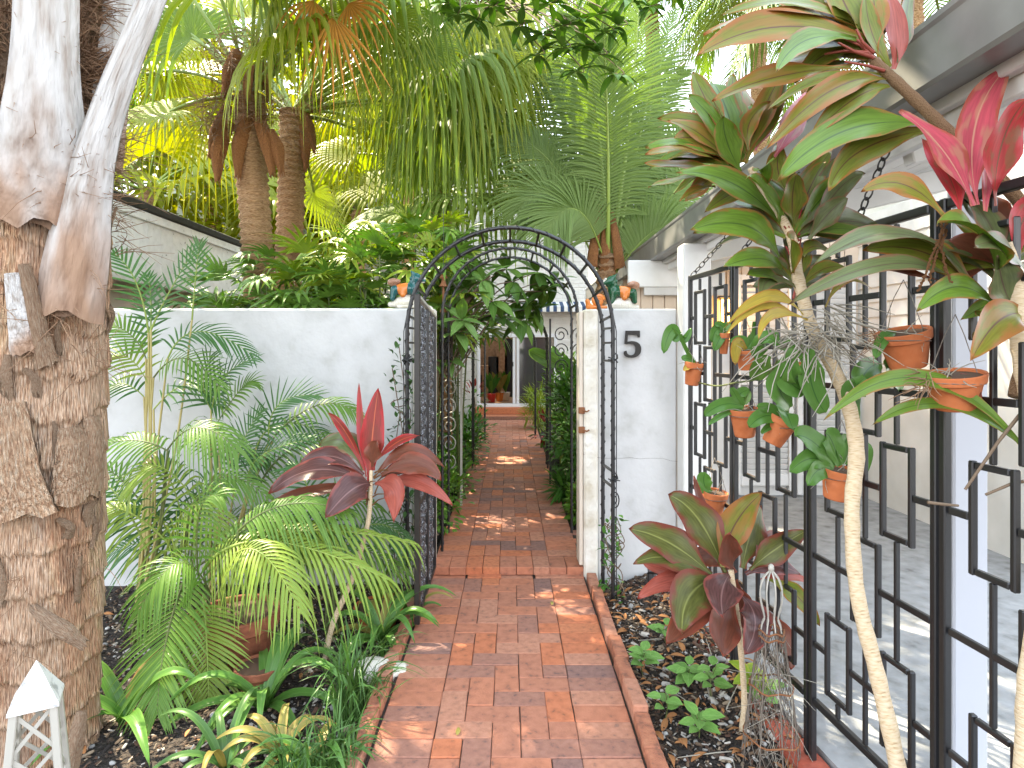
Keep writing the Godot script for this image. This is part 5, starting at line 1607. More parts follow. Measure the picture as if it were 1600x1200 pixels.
	shrub("leafy_shrub", "yellow green fern like shrub beside the sliding door", Vector3(0.50, 0.05, -10.6), Vector3(0.28, 0.36, 0.35), 700, 0.16, M.lady[1], 1, 0.12, "shrubs along the inner path")
	shrub("leafy_shrub", "ground hugging plants at the pier foot inside gateway", Vector3(0.62, 0.03, -4.95), Vector3(0.13, 0.13, 0.32), 420, 0.10, M.hedge[1], 3, 0.45, "shrubs along the inner path")
	shrub("leafy_shrub", "fern tuft at the right path edge beyond the pier", Vector3(0.58, 0.03, -5.6), Vector3(0.16, 0.12, 0.25), 240, 0.17, M.hedge[0], 1, 0.16, "shrubs along the inner path")
	# red flowering pot plants by the door and a banana leaf
	for q in [[-0.57, 10.0, "red flowering plant left of the sliding door", 0.62], [0.47, 8.4, "pinkish red croton low at the right path edge", 0.30]]:
		var b := Vector3(q[0], 0, -q[1])
		var p := thing("flowering_plant", q[2], "plant", b, "red plants along the path")
		stem(p, [b, b + Vector3(0.01, q[3] * 0.5, 0), b + Vector3(0, q[3], 0)], [0.012, 0.01, 0.008], M.twig, "stem", 6)
		for k in 40:
			var dd := rdir()
			var c := b + Vector3(dd.x * 0.15, q[3] + dd.y * 0.18, dd.z * 0.15)
			var red: bool = dd.y > 0.35 if q[1] > 9.0 else k % 3 != 0
			inst(p, "petal" if red else "leaf", lm, (M.ti_red if k % 2 else M.ti_salmon) if red else M.hedge[k % 2], Transform3D(look(dd + Vector3(0, 0.2, 0), Vector3.UP, rf(0.09, 0.17)), c))
	var bb := Vector3(0.62, 0, -7.4)
	t = thing("banana_plant", "banana plant with one broad leaf across the arch leg", "plant", bb)
	stem(t, [bb, bb + Vector3(0, 0.5, 0), bb + Vector3(-0.02, 0.95, 0)], [0.03, 0.025, 0.02], M.petiole, "stem", 8)
	leaf_list(t, 7.2, [[875, 572, 855, 562, 826, 547, 0.1, 20, "broad_pale", 0], [872, 575, 885, 570, 905, 590, 0.1, 16, "orchid", 0], [872, 585, 870, 560, 862, 540, 0.2, 12, "orchid", 0]], "leaf", 2)
	# leafy trees that close the background
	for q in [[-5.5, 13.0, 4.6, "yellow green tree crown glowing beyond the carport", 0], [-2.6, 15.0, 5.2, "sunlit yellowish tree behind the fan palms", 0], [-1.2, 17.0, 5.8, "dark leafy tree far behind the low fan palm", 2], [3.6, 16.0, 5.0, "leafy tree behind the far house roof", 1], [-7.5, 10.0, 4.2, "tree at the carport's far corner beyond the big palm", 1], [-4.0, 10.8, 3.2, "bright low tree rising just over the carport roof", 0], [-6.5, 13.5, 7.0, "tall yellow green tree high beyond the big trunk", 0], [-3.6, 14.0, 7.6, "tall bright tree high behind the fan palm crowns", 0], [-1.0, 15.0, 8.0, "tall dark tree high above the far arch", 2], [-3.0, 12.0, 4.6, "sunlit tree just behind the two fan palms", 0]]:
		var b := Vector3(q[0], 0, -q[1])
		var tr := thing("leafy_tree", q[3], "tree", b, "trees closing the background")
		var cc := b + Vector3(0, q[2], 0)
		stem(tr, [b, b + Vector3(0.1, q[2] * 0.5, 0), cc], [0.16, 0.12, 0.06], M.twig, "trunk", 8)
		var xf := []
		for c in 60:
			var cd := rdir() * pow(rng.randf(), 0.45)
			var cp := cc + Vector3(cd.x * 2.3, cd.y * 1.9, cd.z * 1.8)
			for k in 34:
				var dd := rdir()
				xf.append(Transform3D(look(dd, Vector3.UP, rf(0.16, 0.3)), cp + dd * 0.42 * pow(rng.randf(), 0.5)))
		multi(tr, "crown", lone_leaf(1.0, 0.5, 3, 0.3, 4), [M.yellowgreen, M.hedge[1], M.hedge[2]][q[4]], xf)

func build_left_bed() -> void:
	# frond rows: base, middle, tip in pixels, depth change, leaflet length px, leaflets a side, droop, tone
	var palms := [
		["bamboo_palm", "tall thin stemmed bamboo palm against the white wall", 3.42, [228, 945], [[232, 520, 212, 440, 176, 395, 0.0, 46, 13, 0.1, 2], [236, 515, 268, 450, 306, 388, 0.1, 48, 13, 0.1, 2], [228, 560, 200, 520, 150, 500, 0.0, 52, 16, 0.2, 0], [232, 600, 190, 555, 148, 590, -0.1, 56, 16, 0.25, 1], [262, 560, 312, 518, 396, 556, 0.1, 58, 18, 0.3, 2], [300, 500, 306, 430, 312, 380, 0.0, 44, 12, 0.1, 2], [240, 590, 290, 560, 345, 610, -0.1, 56, 16, 0.3, 0], [225, 620, 180, 600, 140, 640, 0.0, 50, 16, 0.3, 2], [240, 640, 300, 600, 350, 640, 0.1, 46, 14, 0.4, 2], [232, 560, 236, 480, 230, 430, 0.15, 40, 12, 0.1, 2]]],
		["bamboo_palm", "bamboo palm with dark fronds beside the potted palm", 3.45, [335, 935], [[330, 650, 350, 590, 400, 560, 0.0, 50, 14, 0.2, 2], [330, 640, 318, 600, 330, 555, 0.0, 60, 12, 0.2, 2], [340, 660, 375, 610, 395, 598, 0.0, 46, 14, 0.3, 0], [420, 690, 436, 632, 498, 618, 0.0, 56, 16, 0.05, 2], [430, 680, 500, 632, 560, 648, 0.0, 44, 18, 0.5, 0], [390, 765, 405, 715, 490, 686, -0.1, 52, 20, 0.2, 2], [400, 770, 460, 700, 560, 690, 0.0, 50, 20, 0.35, 0], [370, 740, 380, 690, 410, 640, 0.0, 50, 16, 0.2, 2], [360, 720, 330, 680, 290, 690, 0.0, 46, 14, 0.4, 0], [400, 700, 450, 660, 540, 700, 0.1, 46, 18, 0.5, 2]]],
		["areca_palm", "areca palm with drooping fronds near the big trunk", 3.05, [215, 985], [[262, 705, 210, 688, 148, 700, 0.0, 62, 18, 0.7, 0], [262, 702, 312, 668, 372, 706, -0.1, 74, 20, 0.8, 0], [300, 890, 200, 800, 140, 818, -0.1, 70, 24, 0.95, 1], [310, 790, 245, 728, 200, 770, -0.1, 62, 18, 0.7, 1], [230, 860, 180, 770, 140, 760, 0.1, 60, 16, 0.6, 2], [300, 800, 350, 745, 420, 780, 0.1, 56, 18, 0.6, 0], [255, 880, 300, 790, 360, 850, -0.2, 66, 18, 0.8, 1]]],
		["areca_palm", "potted areca palm arching its feathery fronds towards the path", 2.72, [345, 1010], [[300, 878, 262, 990, 246, 1115, -0.35, 84, 30, 0.25, 0], [318, 930, 324, 1030, 328, 1165, -0.25, 78, 30, 0.25, 1], [318, 890, 420, 846, 606, 906, -0.1, 96, 34, 0.95, 1], [372, 830, 450, 788, 545, 800, 0.05, 74, 28, 0.9, 0], [310, 900, 312, 800, 345, 775, -0.05, 70, 16, 0.5, 0], [340, 890, 400, 820, 520, 830, 0.15, 70, 26, 0.8, 0], [390, 880, 470, 830, 650, 850, 0.1, 74, 30, 0.95, 1], [330, 930, 280, 880, 215, 960, -0.3, 70, 22, 0.6, 0], [345, 900, 400, 860, 470, 960, -0.3, 76, 24, 0.7, 1]]],
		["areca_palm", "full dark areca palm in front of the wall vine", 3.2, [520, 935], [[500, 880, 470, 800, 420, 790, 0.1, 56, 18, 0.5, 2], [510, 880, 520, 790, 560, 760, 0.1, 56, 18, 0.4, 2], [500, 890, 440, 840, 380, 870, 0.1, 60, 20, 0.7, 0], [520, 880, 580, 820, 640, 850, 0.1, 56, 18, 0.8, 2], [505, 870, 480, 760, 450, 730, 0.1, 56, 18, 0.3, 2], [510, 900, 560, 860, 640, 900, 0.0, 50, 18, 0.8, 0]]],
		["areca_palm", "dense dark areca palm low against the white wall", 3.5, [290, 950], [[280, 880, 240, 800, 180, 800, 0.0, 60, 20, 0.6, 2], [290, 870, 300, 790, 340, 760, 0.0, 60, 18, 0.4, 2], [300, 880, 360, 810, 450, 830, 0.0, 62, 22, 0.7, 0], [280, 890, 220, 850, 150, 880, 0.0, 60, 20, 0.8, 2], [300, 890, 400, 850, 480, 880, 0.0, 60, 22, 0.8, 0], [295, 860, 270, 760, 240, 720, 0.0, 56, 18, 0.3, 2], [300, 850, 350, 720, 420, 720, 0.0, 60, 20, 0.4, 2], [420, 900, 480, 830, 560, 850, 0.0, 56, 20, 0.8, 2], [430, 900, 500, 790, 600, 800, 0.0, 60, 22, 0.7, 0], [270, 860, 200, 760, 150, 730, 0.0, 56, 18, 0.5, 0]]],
	]
	for q in palms:
		var d: float = q[2]
		var bx := at(q[3][0], q[3][1], d)
		var base := Vector3(bx.x, soil(bx.x, d), -d)
		var t := thing(q[0], q[1], "palm", base, "feathery palms in the left bed")
		for f in q[4]:
			var a := at(f[0], f[1], d)
			var dz: float = f[6]
			frond(t, a, at(f[2], f[3], d + dz * 0.5), at(f[4], f[5], d + dz), f[8], f[7] * d / F, (0.0125 if q[0] == "areca_palm" else 0.0135), M.areca[f[10]], M.petiole if f[10] else M.cane, f[9], 0.08, Vector3(0, 0.8, 0.55), 0.15)
			if a.y > base.y + 0.05:
				stem(t, [base + Vector3(rf(-0.07, 0.07), -0.02, rf(-0.06, 0.06)), base.lerp(a, 0.55) + Vector3(rf(-0.03, 0.03), 0, 0), a], [0.0075, 0.006, 0.005], M.cane if q[0] == "areca_palm" else M.petiole_tan, "cane", 6, 3.0)
	# pots standing in the bed
	for q in [[372, 945, 2.85, 0.19, "terracotta tub half hidden under the potted areca palm", 0.26, 0], [592, 880, 3.25, 0.13, "round terracotta bowl beside the open gate", 0.11, 1], [405, 1000, 2.62, 0.10, "small dark clay pot under the arching frond", 0.12, 0]]:
		var c := at(q[0], q[1], q[2])
		var base := Vector3(c.x, soil(c.x, q[2]), -q[2])
		var p := thing("plant_pot", q[4], "pot", base, "clay pots in the left bed")
		pot_mesh(p, Transform3D(Basis(), base + Vector3(0, q[5], 0)), q[3], q[5], M.terracotta if q[6] else M.terracotta_old)
		if q[6] == 1:
			for k in 46:
				var mb := MB.new()
				var a := rf(0, TAU)
				var s := base + Vector3(0, q[5], 0)
				var dir := Vector3(cos(a), 0, sin(a))
				mb.blade(s, s + dir * rf(0.05, 0.1) + Vector3(0, rf(0.25, 0.42), 0), s + dir * rf(0.16, 0.28) + Vector3(0, rf(-0.02, 0.2), 0), 0.011, dir + Vector3(0, 0.3, 0), 1, 8, 3, 0.2)
				part(p, "leaf", mb, M.areca[k % 2])
	# red leaved ti plant
	var td := 2.9
	var tb := at(505, 1018, td)
	tb.y = soil(tb.x, td)
	var ti := thing("ti_plant", "red leaved ti plant on a thin bare stem before the wall", "plant", tb)
	stem(ti, [tb + Vector3(0, -0.03, 0), at(520, 975, td), at(550, 905, td), at(572, 830, td), at(578, 790, td), at(580, 735, td)], [0.014, 0.013, 0.012, 0.0115, 0.011, 0.008], M.pale_stem, "stem", 8, 3.0)
	leaf_list(ti, td, [
		[577, 752, 582, 680, 591, 602, 0.05, 30, "ti_red", 0], [572, 745, 564, 670, 561, 597, 0.1, 11, "ti_pinkred", 2], [570, 735, 540, 675, 512, 643, 0.12, 14, "ti_red", 2],
		[590, 718, 622, 690, 656, 680, 0.1, 17, "ti_red", 1], [592, 738, 640, 706, 697, 730, 0.05, 26, "ti_brown", 1], [596, 742, 648, 724, 690, 750, -0.1, 28, "ti_brown", 0], [596, 758, 650, 752, 709, 788, -0.1, 22, "ti_salmon", 1],
		[586, 756, 615, 764, 615, 816, -0.22, 30, "ti_salmon", 0], [580, 756, 550, 765, 508, 808, -0.25, 40, "ti_purple", 0], [566, 750, 490, 734, 420, 770, -0.05, 34, "ti_purple", 1], [566, 758, 490, 768, 420, 782, 0.0, 20, "ti_brown", 1],
		[568, 742, 510, 712, 455, 742, 0.1, 27, "ti_purple", 1], [568, 735, 540, 690, 498, 696, 0.2, 30, "ti_grey", 0], [566, 748, 528, 726, 494, 738, 0.2, 18, "ti_salmon", 1], [582, 730, 584, 705, 589, 688, -0.02, 24, "ti_brown", 0],
		[584, 735, 588, 690, 596, 660, 0.12, 20, "ti_red", 0], [590, 752, 630, 732, 668, 745, 0.2, 22, "ti_brown", 1]])
	for k in 16:
		var mb := MB.new()
		var a := at(578 + rf(-6, 8), rf(735, 790), td)
		var dir := Vector3(rf(-1, 1), rf(0.1, 0.6), rf(-0.6, 1)).normalized()
		mb.tube([a, a + dir * 0.03 + Vector3(0, 0.01, 0), a + dir * 0.075], [0.004, 0.003, 0.002], 5)
		part(ti, "leaf_stalk", mb, M.fibre_orange)
	# strap leaved plants, bromeliads and grass clumps
	var straps := [["strap_lily", "strap leaved lily clump under the drooping frond", 415, 1012, 2.5, 17, 0.44, 0.044, "strapg", 0.55], ["strap_lily", "dark strap lily beside the open gate", 596, 925, 3.05, 16, 0.36, 0.045, "strapg", 0.45], ["strap_lily", "broad glossy strap lily beside the big trunk", 195, 1010, 2.42, 7, 0.34, 0.06, "strapg", 0.3],
		["bromeliad", "browning bromeliad near the lower picture edge", 437, 1120, 2.2, 12, 0.24, 0.036, "strapy", 0.4], ["bromeliad", "green bromeliad beside the browning one", 490, 1135, 2.12, 13, 0.26, 0.034, "strapg", 0.5], ["strap_lily", "strap lily leaning from the back of the bed", 640, 960, 3.3, 9, 0.26, 0.03, "strapg", 0.4], ["strap_lily", "low strap clump at the bottom edge under the fronds", 350, 1175, 2.15, 9, 0.26, 0.03, "blade_green", 0.4]]
	for s in straps:
		var c := at(s[2], s[3], s[4])
		var base := Vector3(c.x, soil(c.x, s[4]), -s[4])
		var t := thing(s[0], s[1], "plant", base, "strap leaved plants in the left bed")
		for k in s[5]:
			var a: float = TAU * k / s[5] + rf(-0.25, 0.25)
			var l: float = s[6] * rf(0.75, 1.15)
			var dir := Vector3(cos(a), 0, sin(a))
			var hgt := rf(0.35, 1.0)
			var mb := MB.new()
			mb.blade(base, base + dir * l * 0.42 + Vector3(0, l * hgt, 0), base + dir * l * rf(0.8, 1.05) + Vector3(0, l * (hgt - s[9] - 0.1), 0), s[7], dir * -0.4 + Vector3(0, 0.9, 0.3), 1, 12, 5, 0.3, 0.02)
			part(t, "leaf", mb, M[s[8]] if rng.randf() < 0.85 else M.strapy)
	var tufts := [["grass_clump", "tall arching grass clump at the path edge", 545, 1075, 2.42, 90, 0.5], ["grass_clump", "dark grass clump spilling over the edging bricks", 560, 1190, 2.08, 80, 0.34], ["grass_clump", "thin grass clump before the white rock", 590, 1060, 2.5, 55, 0.24], ["grass_clump", "grass clump at the bottom edge of the bed", 460, 1215, 2.0, 60, 0.30], ["grass_clump", "short grass tuft below the open gate", 625, 985, 2.9, 34, 0.2]]
	for s in tufts:
		var c := at(s[2], s[3], s[4])
		var base := Vector3(minf(c.x, -0.57), soil(c.x, s[4]), -s[4])
		var t := thing(s[0], s[1], "grass", base, "grass clumps in the left bed")
		for k in s[5]:
			var a := rf(0, TAU)
			var l: float = s[6] * rf(0.55, 1.1)
			var dir := Vector3(cos(a), 0, sin(a) * 0.8)
			var o := base + Vector3(rf(-0.05, 0.05), 0, rf(-0.05, 0.05))
			var mb := MB.new()
			mb.blade(o, o + dir * l * 0.15 + Vector3(0, l * 0.75, 0), o + dir * l * rf(0.35, 0.8) + Vector3(0, l * rf(0.2, 0.9), 0), rf(0.006, 0.010), dir + Vector3(0, 0.3, 0.2), 1, 9, 3, 0.3)
			part(t, "blade", mb, M.blade_green if k % 4 else M.strapg)
	# pale rock
	var rc := at(590, 1018, 2.72)
	var mb := MB.new()
	var P := PackedVector3Array()
	for i in 11:
		for j in 17:
			var f := PI * i / 10.0; var a := TAU * (j % 16) / 16.0
			var dir := Vector3(sin(f) * cos(a), cos(f), -sin(f) * sin(a))
			P.append(Vector3(rc.x, -0.03, rc.z) + dir * Vector3(0.13, 0.07, 0.08) * (1.0 + 0.35 * noise.get_noise_3dv(dir * 60.0)))
	mb.grid(P, 11, 17, true)
	var rk := thing("rock", "pale limestone rock in the left bed by the edging", "rock", Vector3(rc.x, -0.06, rc.z))
	part(rk, "stone", mb, M.cream_glaze)
	# climbing vine on the arch's left leg and sprigs on the right one
	for s in [[-1, "small leaved vine climbing the left arch leg", 0.1, 1.45, 260], [1, "sparse vine sprigs at the foot of the right arch leg", -0.05, 0.45, 70]]:
		var X: float = 0.575 * s[0]
		var b := Vector3(X - 0.03, soil(X, 3.55), -3.56)
		var t := thing("climbing_vine", s[1], "vine", b, "vines on the arch")
		for k in 5:
			var pp := []
			for i in 9:
				var y := lerpf(s[2] - 0.1, s[3] * rf(0.7, 1.0), i / 8.0)
				pp.append(Vector3(X + sin(i * 1.9 + k) * 0.05 - (0.05 if s[0] < 0 else -0.03), y, -3.56 - rf(-0.06, 0.12)))
			stem(t, pp, [0.003], M.twig, "stem", 5)
		var lm := lone_leaf(1.0, 0.6, 3, 0.2, 5)
		var xf := []
		for k in s[4]:
			var y := rf(s[2], s[3])
			xf.append(Transform3D(look(rdir() + Vector3(0, 0, 0.4), Vector3.UP, rf(0.025, 0.05)), Vector3(X + rf(-0.12, 0.04) if s[0] < 0 else X + rf(-0.05, 0.06), y, -3.54 + rf(-0.16, 0.08))))
		multi(t, "foliage", lm, M.hedge[2] if s[0] < 0 else M.hedge[0], xf)

func build_right_bed() -> void:
	var d := 2.3
	var b := at(1157, 1150, d)
	b.y = soil(b.x, d)
	var t := thing("ti_plant", "low bronze and green ti plant beside the iron screen", "plant", b)
	stem(t, [b + Vector3(0, -0.03, 0), at(1163, 1100, d), at(1158, 1020, d), at(1150, 950, d), at(1142, 890, d)], [0.014, 0.011, 0.011, 0.012, 0.01], M.pale_stem, "stem", 8, 3.0)
	leaf_list(t, d, [
		[1134, 898, 1092, 812, 1044, 770, 0.12, 50, "ti_mix", 0], [1138, 890, 1105, 815, 1084, 742, 0.2, 20, "ti_brown", 0], [1128, 886, 1148, 820, 1192, 767, 0.1, 42, "ti_orange", 0], [1160, 888, 1172, 835, 1190, 788, 0.15, 44, "ti_mix", 0],
		[1146, 892, 1138, 862, 1141, 832, -0.1, 32, "ti_brown", 0], [1172, 890, 1212, 858, 1262, 827, 0.0, 34, "ti_mix", 0], [1178, 884, 1200, 846, 1226, 830, 0.15, 22, "ti_brown", 1], [1112, 898, 1046, 848, 982, 825, 0.05, 46, "ti_mix", 0],
		[1108, 905, 1050, 872, 989, 880, 0.0, 36, "ti_mix", 1], [1102, 908, 1046, 892, 1004, 880, 0.1, 22, "ti_salmon", 1], [1095, 916, 1044, 910, 996, 934, -0.05, 28, "ti_salmon", 1], [1122, 902, 1078, 930, 1066, 988, -0.2, 54, "ti_mix", 0],
		[1126, 918, 1082, 958, 1041, 1005, -0.15, 38, "ti_brown", 0], [1140, 897, 1128, 925, 1130, 960, -0.22, 46, "ti_purple", 0], [1146, 935, 1130, 980, 1129, 1024, -0.2, 44, "ti_brown", 0], [1160, 932, 1180, 970, 1164, 1020, -0.18, 42, "ti_purple", 0],
		[1165, 897, 1208, 884, 1252, 897, 0.0, 26, "ti_purple", 1], [1188, 905, 1230, 900, 1269, 909, 0.05, 14, "ti_salmon", 1], [1200, 905, 1244, 930, 1281, 976, -0.05, 24, "ti_green", 0], [1196, 950, 1228, 1000, 1236, 1046, -0.05, 24, "ti_brown", 0], [1150, 895, 1110, 870, 1060, 880, 0.2, 30, "ti_brown", 0], [1150, 905, 1160, 950, 1190, 1000, 0.05, 30, "ti_brown", 0]])
	# wire plant cage
	var cd := 2.18
	var cb := at(1205, 1215, cd)
	cb.y = soil(cb.x, cd)
	var w := thing("wire_cage", "rusty wire plant cage with a looped top beside the screen post", "cage", cb)
	var cx := cb.x; var cz := cb.z
	var ytop := at(1202, 888, cd).y; var yring := at(1202, 985, cd).y
	var mb := MB.new()
	mb.ball(Vector3(cx, ytop, cz), Vector3(0.011, 0.016, 0.011), 6, 8)
	part(w, "knob", mb, M.lamp_grey)
	for k in 8:
		var a := TAU * k / 8.0
		var dir := Vector3(cos(a), 0, sin(a))
		mb = MB.new()
		var pp := []
		for i in 11:
			var f := i / 10.0
			var r := 0.006 + 0.038 * sin(PI * pow(f, 0.8)) * (1.0 - 0.3 * f) + (0.03 * smoothstep(0.75, 1.0, f))
			pp.append(Vector3(cx, lerpf(ytop - 0.01, yring, f), cz) + dir * r)
		mb.tube(pp, [0.0026], 5)
		part(w, "loop_wire", mb, M.lamp_grey)
		mb = MB.new()
		mb.tube([Vector3(cx, yring, cz) + dir * 0.04, Vector3(cx, lerpf(yring, cb.y, 0.5), cz) + dir * 0.075, Vector3(cx, cb.y - 0.02, cz) + dir * 0.10], [0.0026], 5)
		part(w, "leg", mb, M.wire)
	for q in [[yring, 0.042], [yring - 0.02, 0.045], [lerpf(yring, cb.y, 0.42), 0.072], [lerpf(yring, cb.y, 0.8), 0.092]]:
		mb = MB.new()
		var pp := []
		for i in 25: pp.append(Vector3(cx + q[1] * cos(TAU * i / 24.0), q[0] + 0.006 * sin(i * 1.3), cz + q[1] * sin(TAU * i / 24.0)))
		mb.tube(pp, [0.0032], 5)
		part(w, "ring", mb, M.rust)
	mb = MB.new()
	for k in 22:
		for sg in [-1.0, 1.0]:
			var pp := []
			for i in 8:
				var f := i / 7.0
				var a: float = TAU * k / 22.0 + sg * f * 2.2
				var r := lerpf(0.042, 0.10, f)
				pp.append(Vector3(cx + r * cos(a), lerpf(yring, cb.y + 0.01, f), cz + r * sin(a)))
			mb.tube(pp, [0.0013], 3, 1.0, false)
	part(w, "netting", mb, M.wire, "stuff")
	strands(w, Vector3(cx, lerpf(yring, cb.y, 0.5), cz), Vector3(0.05, 0.22, 0.05), 46, 0.16, 0.0013, M.root, Vector3(0, -0.4, 0), "dry_tendrils")
	# seedlings
	var lm := lone_leaf(1.0, 0.62, 3, 0.2, 6)
	var seeds := [[1040, 985, 3.0, 12, 0, "soft green seedling nearest the white pier"], [1005, 1035, 2.75, 12, 0, "seedling with broad leaves beside the edging bricks"], [1075, 1060, 2.62, 12, 0, "seedling under the bronze ti leaves"], [1112, 1070, 2.5, 11, 0, "seedling just left of the bronze ti stem"], [1175, 1085, 2.45, 14, 1, "yellowish seedling right of the bronze ti stem"], [1092, 1140, 2.3, 9, 0, "small seedling in the middle of the bed"], [1038, 1110, 2.42, 6, 0, "tiny seedling among dry leaves"], [1190, 1120, 2.4, 9, 0, "green sprout inside the wire cage"], [1150, 1000, 2.9, 10, 0, "seedling at the foot of the screen"]]
	for s in seeds:
		var c := at(s[0], s[1], s[2])
		var base := Vector3(c.x, soil(c.x, s[2]), -s[2])
		var p := thing("seedling", s[5], "plant", base, "seedlings in the right bed")
		var ht := rf(0.08, 0.15)
		stem(p, [base, base + Vector3(rf(-0.02, 0.02), ht * 0.5, 0), base + Vector3(rf(-0.02, 0.02), ht, 0.01)], [0.0028, 0.002], M.cane, "stem", 5)
		for k in s[3]:
			var a: float = k * 2.4
			var el := rf(-0.15, 0.5)
			var dir := Vector3(cos(a) * cos(el), sin(el), sin(a) * cos(el))
			inst(p, "leaf", lm, M.lady[1] if s[4] else M.seedling, Transform3D(look(dir, Vector3(0, 1, 0.4), rf(0.05, 0.085)), base + Vector3(0, ht * (0.45 + 0.55 * k / s[3]), 0) + dir * 0.012))
	# dry twigs on the mulch
	for k in 14:
		var td := rf(1.9, 3.2)
		var tx := rf(0.56, 1.0)
		var p := Vector3(tx, soil(tx, td) + 0.012, -td)
		var tw := thing("twig", "thin dry twig lying on the mulch of the right bed", "twig", p, "dry twigs in the right bed")
		var dir := Vector3(rf(-1, 1), 0, rf(-1, 1)).normalized()
		stem(tw, [p - dir * 0.09, p + Vector3(0, rf(0.0, 0.02), 0), p + dir * rf(0.06, 0.13) + Vector3(0, rf(0, 0.03), 0)], [0.0025, 0.0022, 0.0012], M.root, "wood", 5)

func build_cordylines() -> void:
	# pale stemmed plant in front of the screen
	var d := 1.68
	var b := Vector3(at(1432, 1390, 1.6).x, -0.06, -1.6)
	var t := thing("cordyline", "tall cordyline on a bare pale stem leaning before the screen", "plant", b)
	stem(t, [b, at(1408, 1230, 1.62), at(1372, 1060, 1.64), at(1340, 930, 1.66), at(1331, 800, 1.67), at(1338, 700, d), at(1318, 610, d), at(1272, 520, d), at(1248, 440, d), at(1236, 370, d), at(1200, 310, d), at(1172, 262, d)], [0.0215, 0.021, 0.020, 0.019, 0.019, 0.020, 0.018, 0.016, 0.016, 0.013, 0.011, 0.008], M.pale_stem, "stem", 12, 6.0)
	leaf_list(t, d, [
		[1146, 264, 1100, 198, 1027, 182, 0.15, 32, "ti_green", 0], [1140, 256, 1095, 210, 1043, 186, 0.05, 28, "ti_orange", 0], [1152, 266, 1115, 235, 1080, 208, 0.1, 22, "ti_grey", 2], [1158, 268, 1136, 222, 1130, 180, -0.05, 38, "ti_bright", 0],
		[1126, 254, 1070, 234, 1008, 240, 0.0, 27, "ti_orange", 1], [1122, 262, 1062, 258, 1006, 252, 0.1, 24, "ti_orange", 1], [1118, 270, 1062, 280, 1013, 291, -0.05, 22, "ti_green", 1], [1118, 292, 1090, 296, 1061, 313, 0.0, 18, "ti_orange", 1],
		[1140, 225, 1105, 160, 1083, 112, 0.1, 30, "ti_green", 0], [1165, 240, 1148, 170, 1145, 112, 0.12, 32, "ti_green", 0], [1180, 235, 1194, 195, 1208, 162, 0.15, 24, "ti_pink", 0], [1210, 245, 1240, 190, 1262, 138, 0.2, 32, "ti_pink", 0], [1170, 235, 1172, 190, 1204, 158, 0.0, 22, "ti_orange", 0],
		[1226, 355, 1148, 288, 1057, 266, -0.05, 42, "ti_bright", 0], [1224, 350, 1200, 306, 1168, 276, -0.15, 44, "ti_bright", 0], [1240, 352, 1238, 308, 1245, 270, -0.05, 38, "ti_green", 0], [1262, 348, 1284, 296, 1312, 238, 0.1, 26, "ti_grey", 0], [1266, 366, 1310, 296, 1352, 270, 0.05, 26, "ti_grey", 0], [1264, 374, 1296, 332, 1325, 308, -0.05, 28, "ti_grey", 2],
		[1218, 402, 1165, 352, 1077, 356, -0.1, 44, "ti_bright", 0], [1222, 420, 1186, 404, 1130, 416, -0.15, 32, "ti_bright", 0], [1230, 446, 1200, 430, 1167, 427, -0.1, 25, "ti_bright", 1], [1240, 425, 1235, 396, 1240, 372, -0.2, 50, "ti_green", 0], [1255, 400, 1275, 385, 1310, 400, 0.1, 24, "ti_green", 1], [1228, 330, 1262, 285, 1300, 232, 0.18, 30, "ti_green", 0],
		[1250, 452, 1205, 436, 1190, 470, -0.1, 22, "ti_grey", 1], [1230, 300, 1215, 262, 1222, 228, 0.05, 30, "ti_green", 0], [1190, 300, 1150, 300, 1100, 330, 0.05, 30, "ti_green", 1], [1205, 290, 1190, 270, 1212, 245, -0.15, 26, "ti_bright", 0]])
	rosette_fill(t, 1160, 262, d, 17, 90, 165, 55, 205, 34, ["ti_green", "ti_orange", "ti_bright"], 0.2)
	rosette_fill(t, 1236, 372, d, 18, 90, 160, -10, 195, 34, ["ti_green", "ti_bright", "ti_grey"], 0.2)
	rosette_fill(t, 1246, 450, d, 9, 60, 110, 0, 190, 24, ["ti_grey", "ti_green"], 0.15)
	for k in 9:
		var a := at(rf(1232, 1250), rf(365, 470), d)
		var e := a + Vector3(rf(-0.04, 0.04), rf(0.03, 0.08), rf(-0.02, 0.02))
		var mb := MB.new()
		mb.tube([a, a.lerp(e, 0.5) + rdir() * 0.008, e], [0.004, 0.0032, 0.002], 6)
		part(t, "leaf_stalk", mb, M.ti_salmon if k % 3 else M.ti_pinkred)
	# epiphyte orchid tied to that stem: a tangle of roots and hanging leaves
	var oc := at(1262, 505, d - 0.03)
	var o := thing("tied_orchid", "orchid tied to the pale stem with tangled grey roots", "plant", oc)
	leaf_list(o, d - 0.05, [[1240, 545, 1232, 590, 1260, 610, 0.05, 30, "orchid", 2], [1266, 545, 1268, 600, 1290, 645, 0.05, 30, "orchid", 0], [1232, 570, 1218, 605, 1236, 634, 0.1, 34, "orchid", 0], [1200, 555, 1188, 575, 1177, 592, 0.1, 22, "orchid", 2], [1215, 540, 1196, 530, 1180, 560, 0.1, 24, "orchid", 0], [1345, 620, 1350, 585, 1375, 565, 0.1, 30, "orchid", 0], [1380, 565, 1398, 585, 1412, 600, 0.1, 34, "orchid", 0], [1352, 590, 1330, 620, 1345, 655, 0.1, 28, "orchid", 0]], "leaf", 2)
	for k in 9:
		strands(o, at(rf(1215, 1300), rf(485, 545), d - 0.04), Vector3(0.05, 0.03, 0.03), 12, 0.13, 0.0022, M.root, Vector3(rf(-0.8, 0.9), -0.35, 0.2), "root")
